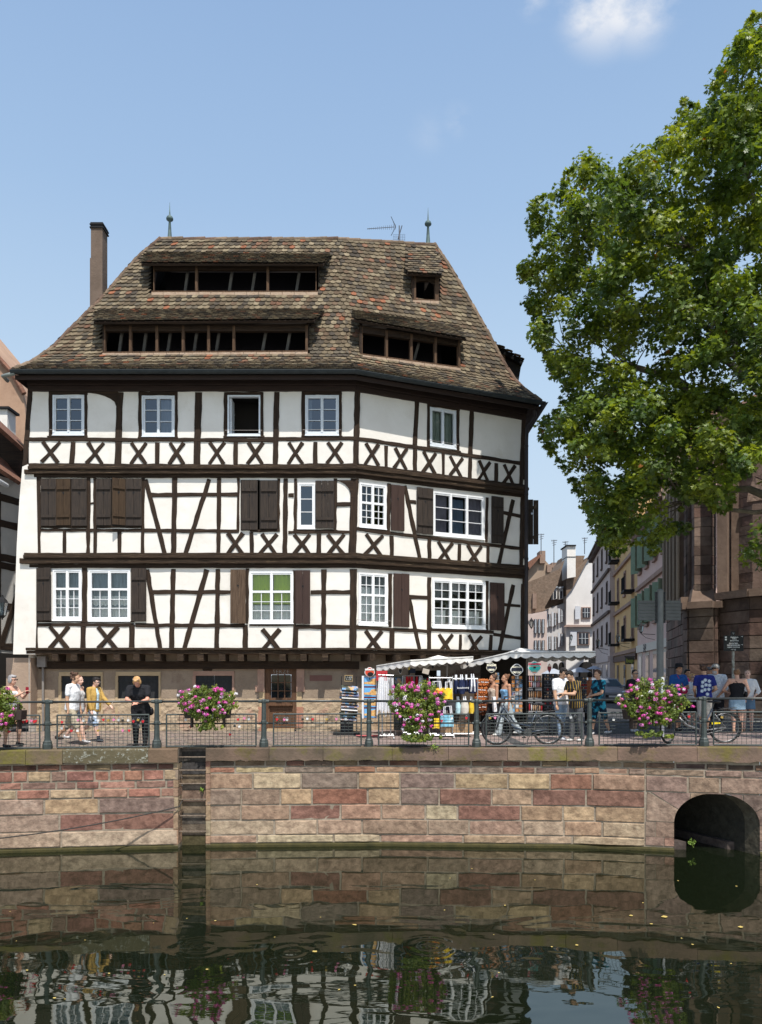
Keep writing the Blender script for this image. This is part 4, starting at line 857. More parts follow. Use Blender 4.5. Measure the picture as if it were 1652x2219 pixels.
g=MB(); dbx(g,1062,106,1098,130,.05,.062); pq=g.build('number_plate',flat('enamel_blue',(.02,.03,.09),.3),house); g=MB(); a_,z_=GLf.ray(*g2(1080,118)); text_mesh(g,'33',.125,frame4(GLf.pt(a_,z_,.064),GLf.u,(0,0,1)),bold=.002); g.build('digits',flat('white_enamel',(.8,.8,.8)),pq)
g=MB(); a_,z_=GLf.ray(*g2(476,147)); g.lathe([(.14,-.01),(.15,0),(.13,.02),(.05,.022)],GLf.pt(a_,z_,.01),18,ax=Matrix.Rotation(math.pi/2,3,'X')); g.build('round_vent',woodc,house)
g=MB(); a,b,z0,z1=rect(GLf,g1,380,62,460,162); g.bx(CX-.1+a,CX-.1+b,YB+.28,YB+.52,z0,z1); g.tube([(CX-.1+(a+b)/2,YB+.4,0),(CX-.1+(a+b)/2,YB+.4,z0)],.035,8); g.build('utility_box',M('grey_metal',(.20,.18,.17),(.25,.23,.21),rough=.6),house)
# faint painted lettering under the awning
GC=lambda x,y:(704.4+x*.2296,1398+y*.2296)
for t_,y in (('FARNETTE',252),('A LA VIEILLE FRANCE',278)):
    g=MB(); a_,z_=GRt.ray(*GC(1320,y)); text_mesh(g,t_,.14,frame4(GRt.pt(a_,z_,.012),GRt.u,(0,0,1))); g.build('painted_lettering',flat('faded_red_paint',(.16,.06,.045)),house)
# ---- roof
prof=[(0,10.0),(.5,10.30),(.85,10.56),(1.1,10.82),(1.35,11.2),(3.45,15.56)]
LO=[(518,350),(545,316),(570,290),(610,256),(655,215),(690,180),(728,142),(765,105),(790,62),(803,30)]   # (vy,vx) left hip outline
RO=[(530,940),(598,985),(660,1020),(722,1056),(775,1083),(825,1113),(850,1140),(872,1172)]
YE=20.95
def rl(t):
    """row of the roof surface at parameter t (0 eave,1 ridge): left hip, crease, right hip points"""
    s=t*(len(prof)-1); lens=[0]
    for (a,b),(c,d) in zip(prof,prof[1:]): lens.append(lens[-1]+math.hypot(c-a,d-b))
    q=t*lens[-1]
    for i in range(1,len(lens)):
        if q<=lens[i]+1e-9: break
    f_=(q-lens[i-1])/(lens[i]-lens[i-1]); run=lerp(prof[i-1][0],prof[i][0],f_); z=lerp(prof[i-1][1],prof[i][1],f_)
    Y=YE+run; vy=1463-(z-ZC)/Y*F; hl=V((XV(interp(LO,vy),Y),Y,z)); cr=V((XV(770,YE)-.2*run,Y,z))
    zr=z+(.0)*t; Yr=lerp(23.45,24.86,min(1,run/3.45)); zr=lerp(10.02,15.63,(z-10)/5.56); vyr=1463-(zr-ZC)/Yr*F; hr=V((XV(interp(RO,vyr),Yr),Yr,zr))
    return hl,cr,hr
RLEN=sum(math.hypot(c-a,d-b) for (a,b),(c,d) in zip(prof,prof[1:]))
def roof_at(vx,vy):
    lo,hi=0,1
    for _ in range(30):
        t=(lo+hi)/2; hl,cr,hr=rl(t)
        # find point on the row with projected x = vx
        cxp=vproj(cr)[0]; a,b=(hl,cr) if vx<cxp else (cr,hr)
        l2,h2=0,1
        for _ in range(24):
            u=(l2+h2)/2; p=a.lerp(b,u)
            if vproj(p)[0]<vx: l2=u
            else: h2=u
        if vproj(p)[1]>vy: lo=t
        else: hi=t
    return p
def rc2(x,y): return (596+x*.39358,433.5+y*.39358)
D0=[ # left-bottom, right-bottom, left-top(of opening), eave left, eave right, back left, back right, posts
 dict(bl=(330,636),br=(690,636),top=572,el=(306,571),er=(701,572),kl=(318,553),kr=(716,556),posts=[0,.265,.70,1],struts=[.17,.44,.58,.85],sill=1),
 dict(bl=(224,768),br=(668,765),top=705,el=(203,698),er=(681,694),kl=(212,678),kr=(700,676),posts=[0,.13,.26,.39,.515,.64,1],struts=[.05,.17,.29,.42,.53,.76,.88],sill=1),
 dict(bl=(781,771),br=(998,800),top=708,topr=738,el=(769,693),er=(1011,735),kl=(768,679),kr=(1003,712),posts=[0,.25,.5,.75,1],struts=[.56],sill=1),
 dict(bl=(894,653),br=(951,655),top=598,el=(883,593),er=(958,597),kl=(884,548),kr=(944,548),posts=[0,1],struts=[],sill=1,arch=1)]
holes=[]
for d in D0: holes.append([d['bl'],d['br'],(d['br'][0],lerp(d['er'][1],d['kr'][1],.7)),(d['bl'][0],lerp(d['el'][1],d['kl'][1],.7))])
def inpoly(x,y,poly):
    c=False; n=len(poly)
    for i in range(n):
        (x0,y0),(x1,y1)=poly[i],poly[i-1]
        if (y0>y)!=(y1>y) and x<(x1-x0)*(y-y0)/(y1-y0)+x0: c=not c
    return c
def inhole(p,hs=holes): x,y=vproj(p); return any(inpoly(x,y,h) for h in hs)
tilem=M('roof_tile',(.72,.72,.72),(1.2,1.2,1.2),scale=9,rough=.95,bump=.8,bscale=30,attr=True,c3=(1.3,1.35,1.1),s3=5,t3=(.6,.75))
TC=[((.105,.079,.051),6),((.15,.117,.075),7),((.205,.165,.108),4),((.062,.050,.038),4),((.165,.088,.055),1),((.115,.078,.050),2),((.10,.083,.060),3)]
TP=[c for c,n in TC for _ in range(n)]
def tile(mb,p,rt,up,n,w,l,c):
    h=w/2*.97; th=.024; k=[(-h,l),(-h,.045),(-h*.72,.014),(-h*.3,0),(h*.3,0),(h*.72,.014),(h,.045),(h,l)]
    lift=.045; tp=[p+rt*x+up*y+n*(lift*(1-y/l)+th) for x,y in k]; bt_=[p+rt*x+up*y+n*(lift*(1-y/l)) for x,y in k[1:-1]]
    mb.add(tp+bt_,[tuple(range(8))[::-1]]+[(i+1,i+2,8+i+1,8+i) for i in range(5)],c)
def tiles_between(mb,A0,B0,A1,B1,w,l,off,hf=None,cols=TP):
    """row from A0->B0 with the next row up at A1->B1"""
    rt=(B0-A0); Ln=rt.length; rt=rt/Ln; n=max(1,round(Ln/w)); w2=Ln/n; st=-.5 if off else 0
    for i in range(n+(1 if off else 0)):
        u=(i+.5+st)/n
        if u<0.0 or u>1.0: u=min(max(u,.25/n),1-.25/n); ww=w2*.5
        else: ww=w2
        p=A0.lerp(B0,u); q=A1.lerp(B1,u); up=(q-p).normalized(); 
        if hf and hf(p+(q-p)*.8): continue
        nn=rt.cross(up).normalized(); k=R.uniform(.8,1.2); c=R.choice(cols); 
        if R.random()<.02: c=(.24,.095,.05)
        jr=R.uniform(-.03,.03); tile(mb,p+up*R.uniform(-.012,.012)+nn*R.uniform(0,.01),(rt+up*jr).normalized(),(up-rt*jr).normalized(),nn,ww,l,tuple(x*k for x in c))
rf=MB(); tl=MB(); NR=41
rows=[rl(i/NR) for i in range(NR+1)]
for i in range(NR):
    for s_,(a,b) in enumerate(((0,1),(1,2))):
        n=60 if s_==0 else 40; A0,B0,A1,B1=rows[i][a],rows[i][b],rows[i+1][a],rows[i+1][b]; dn=V((0,.02,-.02))
        for k in range(n):
            p=[A0.lerp(B0,k/n),A0.lerp(B0,(k+1)/n),A1.lerp(B1,(k+1)/n),A1.lerp(B1,k/n)]
            if inhole(sum(p,V())/4): continue
            rf.add([x+dn for x in p],[(0,1,2,3)])
        tiles_between(tl,A0,B0,A1,B1,.172,.26,i%2,inhole)
# hip ends and back
YRg=24.45
def mir(p,s_): return V((p.x,2*YRg+1.2-p.y+ (0),p.z))
for i in range(NR):
    a,b=rows[i],rows[i+1]
    for s_ in (0,2):
        q=[a[s_],mir(a[s_],0),mir(b[s_],0),b[s_]]
        rf.add(q,[(0,1,2,3)])
        if s_==0: tiles_between(tl,q[1],q[0],q[2],q[3],.17,.24,i%2)
        else: tiles_between(tl,q[0],q[1],q[3],q[2],.17,.24,i%2)
    rf.add([mir(a[0],0),mir(a[2],0),mir(b[2],0),mir(b[0],0)],[(0,1,2,3)])
rf.build('roof',M('roof_underlay',(.03,.024,.02),rough=1),house)
tl.build('roof_tiles',tilem,house)
# attic floor (keeps the loft dark)
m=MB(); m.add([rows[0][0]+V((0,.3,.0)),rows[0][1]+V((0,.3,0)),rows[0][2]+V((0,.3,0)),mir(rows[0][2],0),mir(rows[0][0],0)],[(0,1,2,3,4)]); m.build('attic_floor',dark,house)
# hip and ridge tiles
hp=MB()
def capline(pts,r=.085,step=.34,lift=.02):
    P_=[]
    for a,b in zip(pts,pts[1:]):
        n=max(1,round((b-a).length/step)); P_+=[a.lerp(b,i/n) for i in range(n)]
    P_.append(pts[-1])
    for a,b in zip(P_,P_[1:]):
        d=(b-a).normalized(); k=R.uniform(.8,1.25); c=R.choice([(.16,.115,.08),(.20,.145,.10),(.14,.09,.065)]); j=V((0,R.uniform(-.008,.008),R.uniform(-.008,.008))); hp.tube([a+V((0,0,lift))+j-d*.03,b+V((0,0,lift))+j+d*.02],[r,r*.80],9,tuple(x*k for x in c))
capline([rows[i][0] for i in range(NR,-1,-3)]+[rows[0][0]]); capline([rows[i][2] for i in range(NR,-1,-3)]+[rows[0][2]],lift=0.04)
capline([rows[NR][2],rows[NR][1],rows[NR][0]],.085,.36)
hp.build('ridge_tiles',tilem,house)
# gutters
def gut(pts,r=.085,par=house):
    m=MB(); n=9; vs=[]
    for i,p in enumerate(pts):
        d=(pts[min(i+1,len(pts)-1)]-pts[max(0,i-1)]).normalized(); o=V((d.y,-d.x,0))
        for k in range(n): a=math.pi*k/(n-1); vs.append(p+o*(math.cos(a)*r)+V((0,0,-math.sin(a)*r)))
    fs=[(i*n+k,(i+1)*n+k,(i+1)*n+k+1,i*n+k+1) for i in range(len(pts)-1) for k in range(n-1)]; m.add(vs,fs); fs2=[tuple(range(n)),tuple((len(pts)-1)*n+k for k in range(n))]; m.add(vs,fs2)
    m.tube([p+V(((pts[1]-pts[0]).normalized().y,-(pts[1]-pts[0]).normalized().x,0))*r for p in pts],.012,6); m.build('gutter',zinc,par)
e0,e1,e2=rows[0]; dg_=V((0,0,-.03))
gut([e0+V((-.05,-.06,0))+dg_,e1+V((.02,-.06,0))+dg_]); gut([e1+V((.0,-.062,0))+dg_,e2+V((.1,-.05,0))+dg_])
gut([e2+V((.12,-.1,0))+dg_,mir(e2,0)+V((.1,0,0))+dg_])
# fascia/soffit under the eaves
m=MB()
for a,b,pl in ((e0,e1,Lf),(e1,e2,Rt)):
    m.prism([a+V((0,.06,-.10)),b+V((0,.06,-.10)),b+V((0,.06,-.22)),a+V((0,.06,-.22))],(0,.04,0))
zt2=z3+.60
m.add([e0+V((0,.06,-.2)),e1+V((0,.06,-.2)),V((CX,YB-.15,zt2)),V((XV(60,YB),YB-.15,zt2))],[(0,1,2,3)])
m.add([e1+V((0,.06,-.2)),e2+V((0,.06,-.2)),V((RE.x,RE.y-.15,zt2)),V((CX,YB-.15,zt2))],[(0,1,2,3)])
m.add([e0+V((0,.06,-.2)),V((XV(60,YB),YB-.15,zt2)),V((XV(60,YB),28,zt2)),V((e0.x,28,e0.z-.2))],[(0,1,2,3)])
m.add([e2+V((0,.06,-.2)),V((RE.x,RE.y-.1,zt2)),V((REb.x,29,zt2)),V((e2.x,29,e2.z-.2))],[(0,1,2,3)])
m.build('soffit',paintwood,house)
# downpipes
m=MB(); yq=23.62; m.tube([e2+V((-.2,.0,-.12)),V((XV(1160,yq),yq,10.0-.35)),V((XV(1143,yq),yq,9.3)),V((XV(1141.5,yq),yq,8.9)),V((XV(1141,yq),yq,2.2)),V((XV(1141,yq),yq,.1))],.055,10)
for z in (3.2,5.2,7.2,8.7): m.tube([V((XV(1141,yq),yq,z)),V((XV(1141,yq),yq,z+.06))],.068,10)
m.build('downpipe',pipem,house,smooth=True)
m=MB(); m.tube([e0+V((.05,-.05,-.10)),e0+V((-.12,-.05,-.13)),e0+V((-.30,.0,-.15)),e0+V((-.32,.3,-.17))],.05,10); m.build('downpipe',M('old_zinc_pipe',(.20,.22,.20),(.28,.3,.27),scale=9,rough=.5,metal=.4),house,smooth=True)
# dormers
rust2=M('dormer_post_wood',(.055,.031,.018),(.14,.082,.048),scale=3,stretch=(9,9,.8),rough=.9,bump=.6,rand=1)
brickst=M('dormer_sill_brick',(.38,.27,.19),(.46,.35,.26),scale=5,rough=.95,bump=.7,c3=(.12,.09,.08),s3=5,t3=(.6,.66))
greywood=M('grey_rafter',(.07,.065,.06),(.12,.115,.105),scale=4,rough=.9)
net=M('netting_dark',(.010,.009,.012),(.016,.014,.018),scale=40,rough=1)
for d in D0:
    bl_,br_=roof_at(*d['bl']),roof_at(*d['br']); bl_.y-=.06; br_.y-=.06; pl=PL((bl_.x,bl_.y,0),V((br_.x-bl_.x,br_.y-bl_.y,0))); A=(V((br_.x,br_.y,0))-V((bl_.x,bl_.y,0))).length
    zb0,zb1=bl_.z,br_.z; zt0=pl.ray(d['bl'][0],d['top'])[1]; zt1=pl.ray(d['br'][0],d.get('topr',d['top']))[1]
    dz0=lambda a:lerp(zb0,zb1,a/A); dz1=lambda a:lerp(zt0,zt1,a/A)
    do=MB(); small='arch' in d
    pw=.12 if small else .075
    for i,f_ in enumerate(d['posts']):
        a=lerp(pw/2,A-pw/2,f_); p=[pl.pt(x,z,o) for o in (-.12,.0) for x,z in ((a-pw/2,dz0(a)),(a+pw/2,dz0(a)),(a+pw/2,dz1(a)),(a-pw/2,dz1(a)))]; do.add(p,[(0,3,2,1),(4,5,6,7),(0,1,5,4),(1,2,6,5),(2,3,7,6),(3,0,4,7)])
    def strip(mb,za,zb_,o0,o1,x0=0,x1=None):
        x1=A if x1 is None else x1; p=[pl.pt(x,z,o) for o in (o0,o1) for x,z in ((x0,za(x0)),(x1,za(x1)),(x1,zb_(x1)),(x0,zb_(x0)))]; mb.add(p,[(0,3,2,1),(4,5,6,7),(0,1,5,4),(1,2,6,5),(2,3,7,6),(3,0,4,7)])
    strip(do,lambda x:dz0(x),lambda x:dz0(x)+.05,-.12,.012)
    dob=do.build('dormer',rust2,house)
    hd=MB(); strip(hd,lambda x:dz1(x)-(.16 if not small else .14),lambda x:dz1(x)+.04,-.13,-.01)
    if small:
        w_=A/2-pw
        for s_ in (-1,1):
            for k in range(6):
                t0,t1=k/6,(k+1)/6; x0=A/2+s_*w_*t0; x1=A/2+s_*w_*t1; za=lambda t:dz1(A/2)-.14-.10*t*t
                hd.add([pl.pt(x0,za(t0),-.03),pl.pt(x1,za(t1),-.03),pl.pt(x1,dz1(A/2),-.03),pl.pt(x0,dz1(A/2),-.03)],[(0,1,2,3)])
    hd.build('header',woodc,dob)
    for f_ in d['struts']:
        sm=MB(); a=A*f_; sm.prism([pl.pt(a-.04,dz0(a),-.45),pl.pt(a+.04,dz0(a),-.45),pl.pt(a+.22,dz1(a),-.25),pl.pt(a+.14,dz1(a),-.25)],V((0,.08,0))); sm.build('rafter',greywood,dob,recalc=True)
    sl_=MB(); n=max(3,int(A/.36)); 
    for i in range(n):
        x0,x1=A*i/n+.006,A*(i+1)/n-.006; strip(sl_,lambda x:dz0(x)-.14,lambda x:dz0(x)-R.uniform(.0,.004),-.10,.03+R.uniform(0,.01),x0,x1)
    sl_.build('sill',brickst,dob)
    # box behind: netting
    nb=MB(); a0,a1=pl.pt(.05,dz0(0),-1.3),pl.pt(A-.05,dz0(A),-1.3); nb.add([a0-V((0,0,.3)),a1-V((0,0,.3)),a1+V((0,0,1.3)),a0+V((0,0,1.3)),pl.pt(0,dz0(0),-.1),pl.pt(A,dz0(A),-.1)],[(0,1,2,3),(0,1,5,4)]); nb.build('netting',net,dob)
    # cheeks + shed roof
    def at(vp,Y): return P(vp[0],vp[1],Y)
    el=at(d['el'],bl_.y-.22); er=at(d['er'],br_.y-.22); kl=roof_at(*d['kl']); kr=roof_at(min(d['kr'][0],995),d['kr'][1]); kl.z+=.05; kr.z+=.05
    ch=MB()
    for (b,z1,k,s_) in ((bl_,zt0,kl,1),(br_,zt1,kr,-1)):
        ch.prism([V((b.x,b.y,b.z)),V((b.x,b.y,z1)),V((b.x+(k.x-b.x)*.0,k.y,min(k.z,z1+ (k.z-z1)))) ,],V((s_*.05,0,0)))
    ch.build('cheek',woodc,dob,recalc=True)
    rs=MB(); nd=(er-el).cross(kl-el).normalized(); 
    if nd.z<0: nd=-nd
    rs.prism([el,er,kr,kl],-nd*.06); rs.build('dormer_roof',woodc,dob,recalc=True)
    tt=MB(); Ls=(kl-el).length; nr_=max(3,round(Ls/.15))
    for i in range(nr_):
        A0,B0,A1,B1=el.lerp(kl,i/nr_),er.lerp(kr,i/nr_),el.lerp(kl,(i+1)/nr_),er.lerp(kr,(i+1)/nr_); tiles_between(tt,A0,B0,A1,B1,.168,.24,i%2)
    tt.build('dormer_tiles',tilem,dob)
# side dormer peeping past the right hip
m=MB(); sdp=[rc2(1205,800),rc2(1360,890),rc2(1340,1010),rc2(1290,960),rc2(1215,830)]
q=[P(x,y,25.2) for x,y in sdp]; m.prism(q,V((0,1.6,0))); sdo=m.build('side_dormer',dark,house,recalc=True)
m=MB(); q=[P(*rc2(1195,790),25.0),P(*rc2(1370,885),25.0),P(*rc2(1362,905),25.0),P(*rc2(1195,812),25.0)]; m.prism(q,V((0,2.0,0))); m.build('side_dormer_roof',tilem,sdo,recalc=True)
tt=MB()
for i in range(8):
    A0=P(*rc2(lerp(1372,1195,i/8),lerp(882,786,i/8)),24.95); A1=P(*rc2(lerp(1372,1195,(i+1)/8),lerp(882,786,(i+1)/8)),24.95); tiles_between(tt,A0,A0+V((0,2,0)),A1,A1+V((0,2,0)),.17,.22,i%2)
tt.build('side_dormer_tiles',tilem,sdo)
m=MB(); m.bx(q[0].x+.35,q[0].x+.45,25.05,25.15,q[0].z-1.3,q[0].z-.3); m.build('side_dormer_post',rust2,sdo)
# chimney, finials, antenna
chm=M('chimney_render',(.125,.09,.068),(.165,.12,.092),scale=3,rough=.95,bump=.5,bscale=20)
Yc=24.8; m=MB(); x0,x1=XV(197,Yc),XV(222,Yc); zt_=ZC+(1463-494)/F*Yc
m.bx(x0,x1,Yc,Yc+.45,10,zt_); m.bx(x0-.04,x0+.0,Yc+.02,Yc+.4,10,ZC+(1463-558)/F*Yc)
chim=m.build('chimney',chm,house)
m=MB()
for k in range(4): m.bx(x0-.03+(k%2)*.02,x1+.04-(k%2)*.02,Yc-.04+(k%2)*.02,Yc+.5-(k%2)*.02,zt_+.05*k,zt_+.05*k+.035)
m.build('chimney_cap',black,chim); m=MB(); m.tube([V((x0-.01,Yc-.01,12.85)),V((x1+.01,Yc-.01,12.85)),V((x1+.01,Yc+.46,12.85)),V((x0-.01,Yc+.46,12.85))],.015,5,closed=True); m.tube([V((x1,Yc+.1,12.85)),P(262,611,Yc+.1)],.012,5); m.build('chimney_strap',black,chim)
for vx,vb in ((368,519),(928,529)):
    p=roof_at(vx,vb+6); p.y+=.1; k=1650/p.y; B=V((XV(vx,p.y),p.y,ZC+(1463-vb)/F*p.y-.05)); m=MB()
    m.lathe([(.085,0),(.075,.06),(.055,.3),(.035,.62),(.05,.64),(.105,.68),(.115,.72),(.09,.78),(.03,.83),(.02,.9),(.004,1.25)],B,12); m.build('finial',verdi,house,smooth=True)
ay=24.9; aw=flat('antenna_metal',(.10,.10,.11),.5,.5); m=MB(); A_=lambda x,y:P(*rc2(x,y),ay)
m.tube([A_(685,245),A_(685,140)],.018,6); m.tube([A_(508,158),A_(665,147)],.010,5)
for i in range(15): x=lerp(510,665,i/14); c=A_(x,lerp(158,147,i/14)); h=.05+.07*i/14; m.tube([c+V((0,-.05,-h)),c+V((0,.05,h))],.005,4)
m.tube([A_(640,90),A_(665,147)],.01,4); m.tube([A_(665,147),A_(640,195)],.01,4); m.tube([A_(700,140),A_(678,215)],.016,5)
for i in range(6): m.tube([A_(655+12*i,190),A_(655+12*i,235)],.004,3); m.tube([A_(650,190+9*i),A_(718,188+9*i)],.004,3)
for i in range(5): m.tube([A_(640,90)+V((0,0,0)),A_(660,130+3*i)],.004,3)
m.build('roof_antenna',aw,house)
# ---------------------------------------------------------------- left neighbours
roofred=M('red_roof_tiles',(.15,.075,.05),(.24,.12,.08),scale=7,rough=.95,bump=.8,bscale=18,c3=(.10,.06,.045),s3=4)
roofbrn=M('brown_roof_tiles',(.15,.105,.075),(.25,.18,.13),scale=6,rough=.95,bump=.8,bscale=16,c3=(.10,.08,.06),s3=3)
shadeplas=M('shaded_plaster',(.44,.43,.41),(.52,.50,.47),scale=1.5,rough=.95,bump=.3)  # white infill with its shade put into the colour as grey
nb=empty('neighbour_house',(-12.5,24,0),'dark half-timbered neighbour house with red tiled roof at the left frame edge','house')
# its side faces the lane: plane from near left to far right
NP=PL((-12.7,20.5,0),V((2.0,6.0,0)))
m=MB(); m.add([NP.pt(0,0,0),NP.pt(6.2,0,0),NP.pt(6.2,7.75,0),NP.pt(0,7.75,0)],[(0,1,2,3)]); m.add([NP.pt(0,0,0),NP.pt(0,8.6,0),NP.pt(0,8.6,0)+V((-6,1,0)),NP.pt(0,0,0)+V((-6,1,0))],[(0,1,2,3)]); m.build('plaster_wall',shadeplas,nb)
for a in (.4,1.7,3.0,4.2,5.4): beam_sz(NP,V((a,2.4,0)),V((a,7.25,0)),.19,'post',parent=nb)
for z in (2.5,3.75,5.0,5.25,6.3,7.1): beam_sz(NP,V((0,z,0)),V((6.2,z,0)),.22,'rail',parent=nb)
beam_sz(NP,V((.5,2.5,0)),V((1.4,5,0)),.18,'brace',parent=nb); beam_sz(NP,V((3.1,2.5,0)),V((4.1,5,0)),.18,'brace',parent=nb)
m=MB(); m.add([NP.pt(0,0,.03),NP.pt(6.2,0,.03),NP.pt(6.2,2.3,.03),NP.pt(0,2.3,.03)],[(0,1,2,3)]); m.build('dark_ground_floor',dark,nb)
def slope_roof(name,pts,mat,par,th=.12):
    m=MB(); a,b,c,d=[V(p) for p in pts]; n=(b-a).cross(d-a).normalized(); n=-n if n.z<0 else n; m.prism([a,b,c,d],-n*th); return m.build(name,mat,par,recalc=True)
def neigh_roof(va,vb,vc,vd,Ya,Yb,name):
    slope_roof(name,[P(*va,Ya),P(*vb,Yb),P(*vc,Yb+1.6),P(*vd,Ya+1.6)],roofred,nb)
neigh_roof((-60,975),(47,1046),(44,1026),(-60,940),20.6,23.6,'lower_roof')
neigh_roof((-60,872),(52,972),(46,955),(-60,855),21,24.2,'upper_roof')
m=MB(); q=[P(*p,24.3) for p in ((-80,960),(47,1075),(52,966),(-80,860))]; m.prism(q,V((0,.5,0))); m.build('dark_eaves',woodc,nb)
m=MB(); q=[P(*p,26.5) for p in ((-10,884),(16,884),(16,940),(-10,940))]; m.prism(q,V((0,.6,0))); nc=m.build('chimney',plaster,nb); m=MB(); q=[P(*p,26.4) for p in ((-12,880),(19,880),(19,885),(-12,885))]; m.prism(q,V((0,.8,0))); m.build('chimney_cap',black,nc)
for i in range(2):
    m=MB(); m.box(P(6,1067,24.5),(.16,.3,.1)); 
m=MB(); m.tube([P(-6,1040,21.5),P(14,1052,22.5)],.07,8); m.build('gutter',M('white_gutter',(.6,.6,.6),rough=.5),nb)
gh=empty('gabled_house',(-14,33,0),'tall brown rendered gable wall rising behind the neighbour house','house')
m=MB(); q=[P(*p,34) for p in ((-300,1463),(58,1463),(62,960),(50,852),(28,812),(-4,776),(-300,420))]; m.prism(q,V((0,6,0))); m.build('gable_wall',M('brown_gable_render',(.36,.225,.15),(.44,.29,.20),scale=.9,rough=.95,bump=.4,c3=(.30,.19,.13),s3=.5,t3=(.5,.65)),gh,recalc=True)
m=MB(); m.tube([P(-300,418,33.9),P(-4,774,33.9),P(28,810,33.9),P(52,853,33.9)],.12,6); m.build('verge_tiles',roofred,gh)
def lantern(loc,s,label,arm=None,par=None):
    x,y,z=loc; root=empty('wall_lantern',loc,label,'lantern','wall lanterns along the street'); m=MB()
    m.lathe([(.10*s,-.22*s),(.17*s,.16*s)],loc,4,ph=math.pi/4); m.build('lamp_glass',glassmat('lantern_glass',(.75,.8,.8),.12),root); m=MB()
    m.lathe([(.19*s,.16*s),(.13*s,.26*s),(.05*s,.33*s),(.03*s,.4*s)],loc,4,ph=math.pi/4); m.lathe([(.04*s,-.30*s),(.11*s,-.22*s)],loc,4,ph=math.pi/4)
    for k in range(4):
        a=math.pi/4+k*math.pi/2; m.tube([V(loc)+V((.10*s*math.cos(a),.10*s*math.sin(a),-.22*s)),V(loc)+V((.17*s*math.cos(a),.17*s*math.sin(a),.16*s))],.014*s,4)
    m.build('lantern_frame',black,root)
    if arm: 
        m=MB(); A=V(arm); m.tube([A,V((x,y,z-.34*s)),V((x,y,z-.28*s))],.022*s,5); m.tube([A+V((0,0,-.35*s)),A+V(((x-A.x)*.4,0,-.22*s)),V((x,y,z-.34*s))],.015*s,5); m.build('bracket',black,root)
    return root
lantern(P(5,1318,20.8),.9,'lantern with pale glass hanging before the dark neighbour house at the left edge',P(-6,1298,20.8)+V((0,.3,0)))
